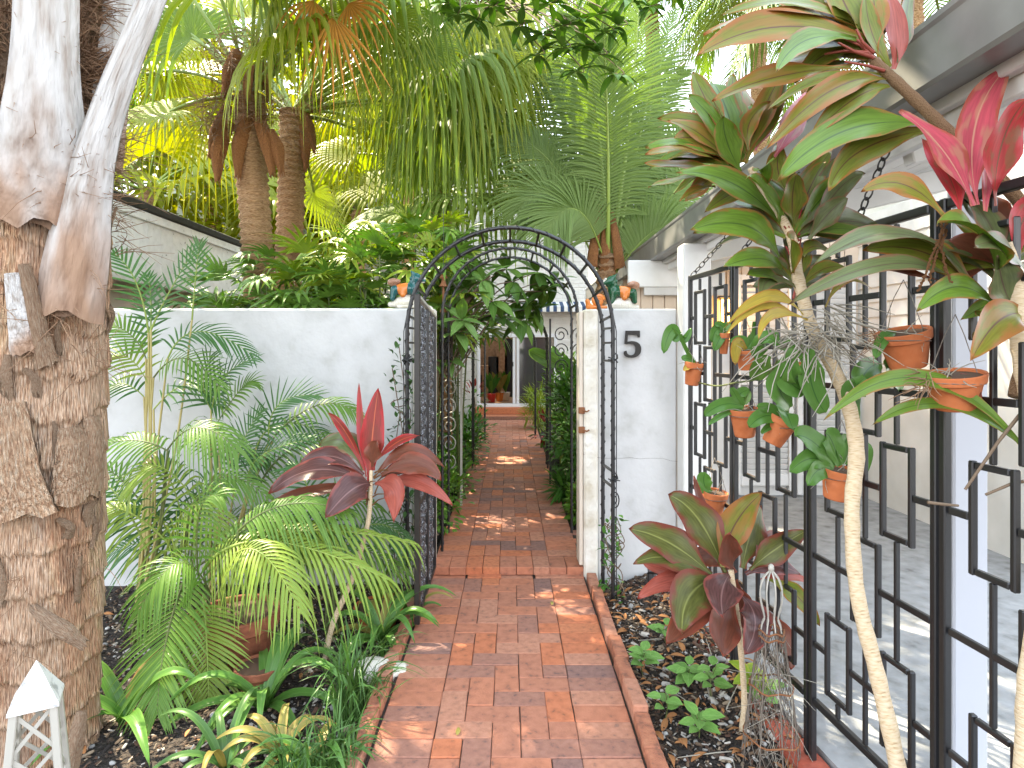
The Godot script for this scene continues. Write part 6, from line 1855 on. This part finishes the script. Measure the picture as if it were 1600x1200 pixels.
	leaf_list(o, d - 0.06, [[1255, 492, 1200, 462, 1132, 508, -0.1, 16, "orchid_yellow", 0], [1248, 496, 1190, 478, 1133, 520, -0.1, 12, "orchid_yellow", 0], [1262, 500, 1208, 490, 1185, 530, -0.12, 14, "orchid_yellow", 0], [1290, 480, 1320, 440, 1362, 450, 0.05, 10, "ti_orange", 1]])
	# right-hand plant: pink rosette at the picture edge, top rosette on a long leaning limb
	d = 1.36
	b = Vector3(at(1580, 1500, 1.3).x, -0.06, -1.3)
	t = thing("cordyline", "pink leaved cordyline at the patio side picture edge", "plant", b)
	stem(t, [b, at(1602, 1200, 1.3), at(1608, 1060, 1.31), at(1640, 850, 1.33), at(1632, 700, 1.34), at(1606, 600, 1.35), at(1594, 520, d), at(1584, 440, d), at(1570, 380, d)], [0.022, 0.020, 0.020, 0.020, 0.020, 0.021, 0.020, 0.018, 0.014], M.pale_stem, "stem", 12, 6.0)
	stem(t, [at(1590, 620, 1.37), at(1618, 460, 1.42), at(1602, 330, 1.46), at(1515, 240, 1.48), at(1450, 175, 1.5), at(1392, 120, 1.5), at(1360, 90, 1.5)], [0.018, 0.016, 0.016, 0.0155, 0.014, 0.013, 0.01], M.trunk, "stem", 12, 4.0)
	leaf_list(t, d, [
		[1528, 320, 1524, 195, 1577, 98, 0.1, 50, "ti_pink", 0], [1520, 322, 1474, 236, 1406, 172, 0.05, 50, "ti_pink", 0], [1554, 322, 1566, 222, 1606, 150, -0.05, 52, "ti_pinkred", 0], [1500, 330, 1480, 270, 1440, 215, 0.15, 34, "ti_pinkred", 0], [1540, 330, 1545, 250, 1560, 190, 0.15, 30, "ti_pink", 0],
		[1478, 342, 1412, 288, 1345, 298, 0.05, 32, "ti_orange", 0], [1556, 452, 1535, 372, 1466, 346, -0.08, 80, "ti_bright", 1], [1568, 492, 1500, 448, 1432, 486, -0.05, 34, "ti_bright", 0], [1532, 464, 1450, 396, 1348, 386, 0.05, 42, "ti_green", 0], [1522, 450, 1408, 366, 1266, 418, 0.0, 48, "ti_grey", 1], [1490, 446, 1410, 424, 1355, 420, 0.05, 14, "ti_brown", 1], [1500, 440, 1385, 412, 1230, 468, -0.05, 28, "ti_grey", 1],
		[1606, 430, 1566, 385, 1523, 382, -0.12, 40, "ti_grey", 0], [1582, 478, 1566, 440, 1560, 396, -0.05, 48, "ti_grey", 0], [1606, 492, 1562, 500, 1518, 560, -0.1, 48, "ti_orange", 0], [1606, 708, 1440, 590, 1286, 652, 0.15, 27, "ti_bright", 0], [1606, 706, 1478, 632, 1362, 664, 0.15, 25, "ti_bright", 1], [1575, 420, 1540, 340, 1500, 300, 0.1, 44, "ti_grey", 0], [1590, 400, 1600, 340, 1640, 300, 0.0, 40, "ti_pinkred", 0], [1560, 440, 1500, 400, 1440, 420, 0.12, 36, "ti_grey", 0], [1596, 470, 1560, 470, 1500, 500, 0.1, 30, "ti_bright", 1], [1560, 500, 1532, 500, 1522, 540, 0.1, 26, "ti_green", 0]])
	leaf_list(t, 1.5, [
		[1340, 40, 1232, 2, 1126, 20, 0.1, 28, "ti_green", 1], [1345, 48, 1222, 18, 1099, 50, 0.05, 32, "ti_orange", 1], [1352, 62, 1212, 42, 1087, 84, 0.0, 50, "ti_orange", 0], [1330, 105, 1212, 120, 1112, 152, 0.05, 40, "ti_orange", 0], [1338, 62, 1262, 62, 1213, 112, -0.15, 30, "ti_bright", 0], [1382, 118, 1292, 120, 1198, 168, -0.05, 20, "ti_green", 1], [1386, 124, 1300, 140, 1197, 228, -0.1, 32, "ti_orange", 0], [1390, 134, 1332, 156, 1264, 218, -0.05, 32, "ti_green", 0], [1348, 56, 1322, 10, 1296, -50, 0.05, 46, "ti_green", 0], [1396, 108, 1400, 50, 1384, -30, 0.05, 30, "ti_salmon", 0], [1392, 104, 1362, 50, 1352, -20, 0.0, 30, "ti_green", 0], [1402, 98, 1412, 40, 1424, -20, 0.1, 26, "ti_grey", 0], [1360, 70, 1280, 20, 1180, -20, 0.15, 40, "ti_green", 0], [1370, 80, 1300, 80, 1240, 130, 0.1, 34, "ti_green", 0], [1376, 90, 1340, 20, 1330, -40, 0.15, 34, "ti_salmon", 0],
		[1466, 198, 1330, 200, 1214, 274, -0.1, 48, "ti_bright", 0], [1470, 200, 1350, 232, 1296, 292, -0.05, 38, "ti_green", 0], [1380, 122, 1340, 150, 1300, 190, 0.12, 30, "ti_green", 0]])
	rosette_fill(t, 1368, 92, 1.5, 13, 110, 210, 70, 215, 34, ["ti_green", "ti_orange", "ti_green"], 0.22)
	rosette_fill(t, 1568, 420, 1.36, 12, 90, 170, 20, 200, 36, ["ti_grey", "ti_green", "ti_brown"], 0.2)
	for k in 6:
		var a := at(rf(1355, 1388), rf(75, 118), 1.49)
		var e := a + Vector3(rf(-0.10, -0.02), rf(0.0, 0.06), rf(-0.03, 0.02))
		var mb := MB.new()
		mb.tube([a, a.lerp(e, 0.5) + rdir() * 0.008, e], [0.0045, 0.0035, 0.0025], 6)
		part(t, "leaf_stalk", mb, M.ti_salmon)
	# dry flower stalk
	var fl := MB.new()
	for q in [[[1480, 345], [1455, 400], [1436, 455]], [[1472, 350], [1468, 400], [1485, 440]], [[1480, 360], [1462, 395], [1452, 440]]]:
		var pp := []
		for i in 15: pp.append(bez(at(q[0][0], q[0][1], 1.33), at(q[1][0], q[1][1], 1.32), at(q[2][0], q[2][1], 1.32), i / 14.0) + rdir() * 0.0015)
		fl.tube(pp, [0.0022], 4)
		for i in 26: fl.ball(bez(at(q[0][0], q[0][1], 1.33), at(q[1][0], q[1][1], 1.32), at(q[2][0], q[2][1], 1.32), i / 25.0) + rdir() * 0.003, Vector3.ONE * 0.003, 4, 5)
	part(t, "flower_stalk", fl, M.fibre_orange)
	# bare cut twigs near the right edge
	for q in [[[1600, 640], [1560, 690], [1508, 765]], [[1600, 752], [1580, 756], [1540, 773]], [[1450, 785], [1475, 788], [1497, 790]]]:
		var mb := MB.new()
		mb.tube([at(q[0][0], q[0][1], 1.36), at(q[1][0], q[1][1], 1.37), at(q[2][0], q[2][1], 1.38)], [0.004, 0.0035, 0.003], 6)
		part(t, "dead_twig", mb, M.twig)

func pot_mesh(t: Node, xf: Transform3D, r: float, h: float, m: Material) -> void:
	# rim centre at xf's origin
	var mb := MB.new()
	var rb := r * 0.66
	mb.lathe([Vector2(0, -h), Vector2(rb * 0.95, -h), Vector2(rb, -h * 0.97), Vector2(r * 0.87, -h * 0.26), Vector2(r * 0.88, -h * 0.245)], xf, 22)
	mb.lathe([Vector2(r * 0.80, -h * 0.25), Vector2(r * 0.68, -h * 0.12), Vector2(r * 0.6, -h * 0.7)], xf, 22)
	var o := part(t, "pot", mb, m)
	mb = MB.new()
	mb.lathe([Vector2(r * 0.88, -h * 0.262), Vector2(r * 0.955, -h * 0.262), Vector2(r * 0.97, -h * 0.24), Vector2(r, -h * 0.03), Vector2(r * 0.985, 0.0), Vector2(r * 0.92, 0.0), Vector2(r * 0.90, -h * 0.03), Vector2(r * 0.84, -h * 0.26)], xf, 22)
	part(o, "rim", mb, m)
	mb = MB.new()
	mb.lathe([Vector2(r * 0.885, -h * 0.09), Vector2(r * 0.5, -h * 0.06), Vector2(0, -h * 0.05)], xf, 14)
	part(t, "potting_bark", mb, M.bark_chip)

func build_orchids() -> void:
	# rim centre px, rim width px, bottom px y, tilt, label, leaves
	var pots := [
		[1086, 566, 31, 600, 0.12, "small pot orchid with a long bare stem at the screen's far end", [[1086, 568, 1072, 545, 1062, 520, -0.02, 5, "orchid", 2], [1062, 522, 1048, 518, 1037, 552, 0, 14, "orchid", 2], [1062, 522, 1055, 528, 1050, 512, 0, 10, "orchid", 2], [1064, 522, 1070, 530, 1080, 512, 0, 9, "orchid", 2], [1086, 566, 1074, 560, 1066, 562, 0, 10, "orchid", 2], [1084, 566, 1076, 575, 1074, 578, -0.05, 12, "orchid_yellow", 2]]],
		[1132, 520, 17, 551, 0.0, "smallest pot orchid below the wall lantern", [[1132, 520, 1120, 515, 1112, 535, 0, 12, "orchid", 2], [1132, 520, 1126, 508, 1116, 508, 0, 9, "orchid", 2], [1132, 520, 1136, 510, 1142, 506, 0, 9, "broad_pale", 2], [1132, 520, 1124, 530, 1116, 548, -0.03, 12, "orchid", 2]]],
		[1165, 546, 34, 576, -0.1, "pot orchid with yellowing leaf on the second screen post", [[1165, 546, 1152, 538, 1149, 570, -0.04, 14, "orchid_yellow", 2], [1168, 546, 1185, 530, 1205, 545, 0, 18, "orchid", 2], [1165, 546, 1160, 530, 1140, 535, 0, 10, "orchid", 2], [1166, 546, 1182, 515, 1188, 490, 0.02, 5, "blade_green", 0], [1166, 546, 1180, 520, 1176, 502, 0, 9, "orchid", 2], [1170, 548, 1185, 560, 1190, 590, -0.03, 14, "orchid", 2]]],
		[1162, 638, 46, 680, -0.08, "upright terracotta pot orchid left of the hanging leaves", [[1162, 636, 1130, 632, 1100, 650, 0, 16, "orchid", 0], [1160, 640, 1135, 645, 1106, 663, -0.02, 8, "orchid", 2], [1162, 634, 1155, 618, 1172, 608, 0, 14, "orchid", 2], [1158, 632, 1148, 615, 1142, 605, 0, 9, "orchid", 2], [1165, 632, 1168, 620, 1170, 610, 0, 8, "broad_pale", 2]]],
		[1226, 655, 46, 696, 0.45, "tilted pot orchid with a pale leaf over its rim", [[1222, 655, 1195, 650, 1170, 668, -0.02, 20, "orchid", 0], [1225, 655, 1228, 645, 1240, 672, -0.08, 24, "orchid", 0], [1222, 652, 1205, 640, 1182, 634, 0, 14, "orchid", 2], [1230, 652, 1222, 632, 1212, 612, 0, 12, "orchid", 2], [1215, 660, 1200, 668, 1190, 678, -0.03, 8, "orchid", 2]]],
		[1315, 733, 60, 778, 0.1, "pot orchid with glossy paddle leaves behind the pale stem", [[1305, 728, 1270, 690, 1242, 680, -0.03, 30, "orchid", 0], [1312, 728, 1300, 690, 1290, 676, 0.0, 28, "orchid", 0], [1302, 730, 1268, 716, 1234, 736, -0.04, 24, "orchid", 0], [1302, 734, 1278, 735, 1263, 758, -0.06, 22, "orchid", 0], [1330, 728, 1350, 700, 1348, 748, 0.0, 18, "orchid", 0], [1318, 726, 1318, 700, 1326, 680, 0.03, 20, "orchid", 0]]],
		[1118, 768, 40, 805, 0.08, "low pot orchid with one round leaf near the wall", [[1110, 770, 1100, 755, 1102, 737, 0, 20, "orchid", 0], [1112, 768, 1100, 765, 1088, 772, 0, 8, "orchid", 2]]],
		[1256, 568, 42, 612, 0.05, "terracotta pot hidden behind hanging orchid leaves", [[1256, 566, 1240, 540, 1215, 545, 0, 16, "orchid", 2], [1258, 566, 1275, 545, 1290, 560, 0, 16, "orchid", 2]]],
		[1410, 517, 80, 572, -0.24, "large tilted terracotta pot in front of the pale patio wall", [[1400, 520, 1380, 530, 1368, 560, -0.05, 14, "orchid", 2]]],
		[1490, 583, 88, 636, -0.14, "largest terracotta pot wired level with the white post", [[1500, 585, 1520, 600, 1530, 632, -0.05, 10, "ti_brown", 2]]],
	]
	for q in pots:
		var d: float = 1206.7 / (q[0] - 700.0) - 0.09
		var c := at(q[0], q[1], d)
		var r: float = q[2] * 0.5 * d / F
		var h: float = (q[3] - q[1]) * d / F * 1.06
		var t := thing("potted_orchid", q[5], "potted plant", c - Vector3(0, h, 0), "terracotta orchids on the screen")
		pot_mesh(t, Transform3D(Basis.from_euler(Vector3(0.12, 0, -q[4])), c), r, h, M.terracotta)
		leaf_list(t, d, q[6], "leaf", 2)
		strands(t, c - Vector3(0, 0.006, 0), Vector3(r * 0.7, 0.004, r * 0.7), 9, r * 1.3, 0.0016, M.root, Vector3(0, 0.25, 0.3), "root")
		var mb := MB.new()
		var hook := Vector3(fence_x(d + 0.07) - 0.012, c.y + 0.14, -d - 0.07)
		for s in [-1.0, 1.0]:
			mb.tube([c + Vector3(s * r * 0.9, -h * 0.12, 0), (c + hook) * 0.5 + Vector3(s * r * 0.35, 0.02, 0), hook], [0.0014], 4)
		var ring := []
		for i in 21: ring.append(c + Vector3(r * 0.93 * cos(TAU * i / 20.0), -h * 0.27, r * 0.93 * sin(TAU * i / 20.0)))
		mb.tube(ring, [0.0016], 4)
		part(t, "hanger_wire", mb, M.wire)
		if q[2] > 70:
			strands(t, at(q[0] - q[2] * 0.5, q[1] + 12, d - 0.02), Vector3(0.015, 0.02, 0.02), 26, 0.05, 0.0013, M.fibre, Vector3(-0.6, -0.2, 0.2), "root")
	# long bare runner between the pots
	var ro := thing("orchid_runner", "long bare orchid stem trailing across the screen pots", "plant", at(1090, 602, 2.9))
	stem(ro, [at(1092, 598, 3.02), at(1120, 603, 2.8), at(1150, 598, 2.62), at(1185, 592, 2.4), at(1205, 580, 2.3), at(1215, 562, 2.2)], [0.004], M.cane, "stem", 6)

# a lumpy glazed body: tapered capsules joined smoothly and meshed as surface nets
func soft_body(t: Node, called: String, bones: Array, cell: float, k: float, m: Material) -> void:
	var lo := Vector3.ONE * 1e9; var hi := -lo
	for b in bones:
		for e in [[0, 2], [1, 3]]:
			lo = lo.min(b[e[0]] - Vector3.ONE * (b[e[1]] + cell * 2)); hi = hi.max(b[e[0]] + Vector3.ONE * (b[e[1]] + cell * 2))
	var n := Vector3i(((hi - lo) / cell).ceil()) + Vector3i.ONE
	var val := PackedFloat32Array()
	val.resize(n.x * n.y * n.z)
	for z in n.z:
		for y in n.y:
			for x in n.x:
				var p := lo + Vector3(x, y, z) * cell
				var acc := 0.0
				for b in bones:
					var ab: Vector3 = b[1] - b[0]
					var f := clampf((p - b[0]).dot(ab) / maxf(ab.length_squared(), 1e-9), 0, 1)
					acc += exp(-((p - (b[0] + ab * f)).length() - lerpf(b[2], b[3], f)) / k)
				val[(z * n.y + y) * n.x + x] = -k * log(maxf(acc, 1e-30))
	var idx := {}
	var mb := MB.new()
	var at_ := func(x: int, y: int, z: int) -> float: return val[(z * n.y + y) * n.x + x]
	for z in n.z - 1:
		for y in n.y - 1:
			for x in n.x - 1:
				var s := Vector3.ZERO; var cnt := 0
				for e in [[0, 0, 0, 1, 0, 0], [0, 1, 0, 1, 1, 0], [0, 0, 1, 1, 0, 1], [0, 1, 1, 1, 1, 1], [0, 0, 0, 0, 1, 0], [1, 0, 0, 1, 1, 0], [0, 0, 1, 0, 1, 1], [1, 0, 1, 1, 1, 1], [0, 0, 0, 0, 0, 1], [1, 0, 0, 1, 0, 1], [0, 1, 0, 0, 1, 1], [1, 1, 0, 1, 1, 1]]:
					var a: float = at_.call(x + e[0], y + e[1], z + e[2]); var b: float = at_.call(x + e[3], y + e[4], z + e[5])
					if (a < 0) != (b < 0):
						s += Vector3(e[0], e[1], e[2]).lerp(Vector3(e[3], e[4], e[5]), a / (a - b)); cnt += 1
				if cnt == 0: continue
				var g := Vector3(at_.call(x + 1, y, z) - at_.call(x, y, z), at_.call(x, y + 1, z) - at_.call(x, y, z), at_.call(x, y, z + 1) - at_.call(x, y, z)).normalized()
				idx[Vector3i(x, y, z)] = mb.add(lo + (Vector3(x, y, z) + s / cnt) * cell, g, Vector2.ZERO)
	for c in idx:
		for ax in 3:
			var a1 := (ax + 1) % 3; var a2 := (ax + 2) % 3
			if c[a1] == 0 or c[a2] == 0: continue
			var c2: Vector3i = c
			c2[ax] += 1
			var va: float = at_.call(c.x, c.y, c.z); var vb: float = at_.call(c2.x, c2.y, c2.z)
			if (va < 0) == (vb < 0): continue
			var q1: Vector3i = c; q1[a1] -= 1
			var q2: Vector3i = c; q2[a1] -= 1; q2[a2] -= 1
			var q3: Vector3i = c; q3[a2] -= 1
			if not (idx.has(q1) and idx.has(q2) and idx.has(q3)): continue
			var qs := [idx[c], idx[q1], idx[q2], idx[q3]]
			if va > 0: qs.reverse()
			for tr in [[0, 1, 2], [0, 2, 3]]:
				mb.ix.append(qs[tr[0]]); mb.ix.append(qs[tr[2]]); mb.ix.append(qs[tr[1]])
	part(t, called, mb, m)

func build_small_things() -> void:
	# glazed guardian lions on the wall ends
	for s in [[632, 1, "teal ceramic guardian lion on the wall's end left of the arch", -0.655], [968, -1, "green ceramic guardian lion on the pier right of the arch", 0.70]]:
		var f: float = s[1]
		var o := Vector3(s[3], 1.655, -3.92)
		if f > 0: o.y = 1.674
		var t := thing("ceramic_lion", s[2], "statue", o, "guardian lions on the wall")
		var V := func(x: float, y: float, z: float) -> Vector3: return o + Vector3(x * f, y, z)
		soft_body(t, "plinth", [[V.call(-0.10, 0.006, 0), V.call(0.09, 0.006, 0), 0.018, 0.018], [V.call(-0.04, 0.02, 0.0), V.call(0.05, 0.025, 0.01), 0.034, 0.028], [V.call(0.0, 0.045, 0.0), V.call(0.02, 0.05, 0.0), 0.022, 0.018]], 0.008, 0.008, M.cream_glaze)
		var gl: Material = M.teal_glaze if f > 0 else M.green_glaze
		soft_body(t, "body", [[V.call(-0.065, 0.095, 0), V.call(0.04, 0.105, 0), 0.030, 0.036], [V.call(-0.075, 0.10, 0.016), V.call(-0.085, 0.04, 0.022), 0.022, 0.014], [V.call(-0.075, 0.10, -0.016), V.call(-0.085, 0.04, -0.022), 0.022, 0.014], [V.call(0.045, 0.10, 0.02), V.call(0.06, 0.035, 0.026), 0.024, 0.013], [V.call(0.045, 0.10, -0.02), V.call(0.07, 0.035, -0.026), 0.024, 0.013], [V.call(0.045, 0.12, 0), V.call(0.06, 0.165, 0.005), 0.034, 0.032], [V.call(0.065, 0.172, 0.005), V.call(0.085, 0.165, 0.012), 0.03, 0.024], [V.call(0.09, 0.163, 0.012), V.call(0.112, 0.155, 0.016), 0.018, 0.014], [V.call(0.045, 0.195, 0.022), V.call(0.035, 0.212, 0.028), 0.011, 0.006], [V.call(0.05, 0.195, -0.018), V.call(0.042, 0.212, -0.024), 0.011, 0.006]], 0.0065, 0.006, gl)
		soft_body(t, "saddle", [[V.call(-0.035, 0.102, 0.0), V.call(0.0, 0.106, 0.0), 0.037, 0.037], [V.call(-0.018, 0.085, 0.02), V.call(-0.018, 0.065, 0.026), 0.02, 0.018]], 0.007, 0.006, M.orange_glaze)
		soft_body(t, "tail", [[V.call(-0.075, 0.13, 0), V.call(-0.095, 0.145, 0), 0.018, 0.024], [V.call(-0.075, 0.152, 0.01), V.call(-0.05, 0.148, 0.012), 0.02, 0.016]], 0.0065, 0.005, M.brown_glaze)
		soft_body(t, "muzzle", [[V.call(0.108, 0.168, 0.02), V.call(0.118, 0.166, 0.018), 0.011, 0.009], [V.call(0.10, 0.182, 0.028), V.call(0.101, 0.183, 0.029), 0.008, 0.008], [V.call(0.105, 0.146, 0.02), V.call(0.114, 0.144, 0.02), 0.009, 0.007]], 0.005, 0.004, M.cream_glaze)
		for k in 9:
			var a := TAU * k / 9.0
			var mb := MB.new()
			var c: Vector3 = V.call(0.045 + 0.01 * cos(a), 0.155 + 0.036 * sin(a), 0.028 * cos(a * 2.0))
			mb.ball(c, Vector3(0.013, 0.013, 0.013), 6, 8)
			part(t, "mane_curl", mb, gl)
	# ceramic snail
	var so := Vector3(0.545, 1.65, -3.90)
	var sn := thing("ceramic_snail", "orange glazed ceramic snail at the pier corner", "statue", so)
	soft_body(sn, "body", [[so + Vector3(-0.05, 0.012, 0), so + Vector3(0.055, 0.01, 0), 0.016, 0.012], [so + Vector3(-0.05, 0.014, 0), so + Vector3(-0.06, 0.05, 0.005), 0.015, 0.015]], 0.006, 0.006, M.orange_glaze)
	var mb := MB.new()
	var pp := []; var rr := []
	for i in 44:
		var f := i / 43.0
		var a := f * TAU * 2.3
		var r := 0.030 * (1 - f * 0.85)
		pp.append(so + Vector3(0.008 + r * cos(a), 0.052 + r * sin(a), 0.012 * f)); rr.append(0.020 * (1 - f * 0.6))
	mb.tube(pp, rr, 10)
	part(sn, "shell", mb, M.orange_glaze)
	# bell chime and hanging lantern inside the gateway
	var bc := at(693, 430, 4.6)
	var bell := thing("bell_chime", "rusty bell chime hanging left inside the gateway", "chime", bc)
	mb = MB.new()
	mb.tube([bc + Vector3(0, 0.5, 0), bc, bc - Vector3(0, 0.05, 0)], [0.002], 4)
	part(bell, "cord", mb, M.iron)
	mb = MB.new()
	mb.lathe([Vector2(0.004, 0.01), Vector2(0.02, 0.0), Vector2(0.034, -0.02), Vector2(0.012, -0.03), Vector2(0.02, -0.06), Vector2(0.034, -0.085)], Transform3D(Basis(), bc), 14)
	part(bell, "bell", mb, M.rust)
	mb = MB.new()
	mb.tube([bc - Vector3(0, 0.05, 0), bc - Vector3(0, 0.26, 0)], [0.008, 0.011], 8)
	mb.lathe([Vector2(0.012, -0.22), Vector2(0.018, -0.25), Vector2(0.032, -0.275)], Transform3D(Basis(), bc), 12)
	part(bell, "tube", mb, M.rust)
	var lc := at(697, 540, 4.6)
	var lan := thing("hanging_lantern", "dark filigree cylinder lantern hanging left inside the gateway", "lantern", lc)
	mb = MB.new()
	for k in 14:
		for sg in [-1.0, 1.0]:
			var q := []
			for i in 9:
				var f := i / 8.0
				var a: float = TAU * k / 14.0 + sg * f * 1.6
				q.append(lc + Vector3(0.048 * cos(a), lerpf(0.10, -0.10, f), 0.048 * sin(a)))
			mb.tube(q, [0.0032], 4)
	part(lan, "filigree", mb, M.iron_brown)
	for y in [0.1, -0.1]:
		mb = MB.new()
		mb.lathe([Vector2(0.0, y + 0.004), Vector2(0.052, y + 0.004), Vector2(0.052, y - 0.004), Vector2(0.0, y - 0.004)], Transform3D(Basis(), lc), 18)
		part(lan, "end_plate", mb, M.iron_brown)
	mb = MB.new()
	for k in 3:
		var a := TAU * k / 3.0
		mb.tube([lc + Vector3(0.045 * cos(a), 0.1, 0.045 * sin(a)), lc + Vector3(0, 0.42, 0)], [0.0015], 4)
	mb.tube([lc + Vector3(0, 0.42, 0), lc + Vector3(0, 0.75, 0)], [0.002], 4)
	part(lan, "wire", mb, M.iron)
	# white lattice path light before the big palm
	var ld := 1.72
	var lp := at(57, 1092, ld)
	var lo := Vector3(lp.x, -0.06, lp.z)
	var pl := thing("path_light", "tapered white metal path light with lattice sides and pyramid cap", "lamp", lo)
	var top := lp.y
	var turn := Basis(Vector3.UP, 0.52)
	var corner := func(k: int, y: float, off: float) -> Vector3:
		var hw := lerpf(0.085, 0.049, clampf((y - lo.y) / (top - lo.y), 0, 1)) + off
		var sx: float = [-1, 1, 1, -1][k % 4]; var sz: float = [1, 1, -1, -1][k % 4]
		return Vector3(lo.x, y, lo.z) + turn * Vector3(sx * hw, 0, sz * hw)
	for k in 4:
		mb = MB.new()
		mb.bar(corner.call(k, lo.y + 0.004, -0.006), corner.call(k, top - 0.003, -0.006), 0.020, 0.020, 0.003, turn * Vector3(0, 0, 1))
		part(pl, "corner_post", mb, M.lamp_grey)
		var n := 4
		for i in n:
			for sg in [0, 1]:
				var ya := lerpf(lo.y + 0.03, top - 0.01, float(i) / n)
				var yb := lerpf(lo.y + 0.03, top - 0.01, float(i + 1.0) / n)
				yb = minf(yb, top - 0.006)
				mb = MB.new()
				var pa: Vector3 = corner.call(k + sg, ya, -0.008 + 0.002 * sg)
				var pb: Vector3 = corner.call(k + 1 - sg, yb, -0.008 + 0.002 * sg)
				mb.bar(pa, pb, 0.010, 0.003, 0.0, turn * Basis(Vector3.UP, [0.0, PI / 2, PI, -PI / 2][k]) * Vector3(0, 0, 1))
				part(pl, "lattice_strip", mb, M.lamp_grey)
	mb = MB.new()
	var apex := Vector3(lo.x, top + 0.108, lo.z)
	var ctr := Vector3(lo.x, top + 0.02, lo.z)
	for k in 4:
		mb.poly([corner.call(k, top, 0.008), corner.call(k + 1, top, 0.008), apex], ctr)
		mb.poly([corner.call(k, top, 0.008), corner.call(k + 1, top, 0.008), corner.call(k + 1, top - 0.008, 0.008), corner.call(k, top - 0.008, 0.008)], ctr)
	part(pl, "pyramid_cap", mb, M.lamp_metal)
	# short black ground spike light at the pier foot
	var gs := at(1016, 900, 3.62)
	var g := thing("spike_light", "short black garden spotlight post at the pier foot", "lamp", Vector3(gs.x, -0.06, gs.z))
	mb = MB.new()
	mb.tube([Vector3(gs.x, -0.08, gs.z), Vector3(gs.x, gs.y + 0.02, gs.z)], [0.017, 0.017], 10)
	part(g, "post", mb, M.iron)
	mb = MB.new()
	mb.tube([Vector3(gs.x - 0.015, gs.y + 0.03, gs.z), Vector3(gs.x + 0.05, gs.y + 0.036, gs.z + 0.01)], [0.02, 0.024], 10)
	part(g, "head", mb, M.iron)
	# a few yellow leaves and a blade lying on the bricks
	for q in [[715, 1145, 2.26, 0.05, "yellow leaf lying on the lower left bricks"], [862, 946, 3.4, 0.04, "yellow speck of leaf on the middle bricks"]]:
		var p := at(q[0], q[1], q[2])
		p.y = 0.006
		var t := thing("fallen_leaf", q[4], "leaf", p, "fallen leaves on the path")
		mb = MB.new()
		mb.blade(p - Vector3(0, 0, -0.02), p + Vector3(0.004, 0.008, 0), p - Vector3(0, 0, 0.03), 0.018, Vector3.UP, 3, 6, 3, 0.2)
		part(t, "blade", mb, M.strapy)
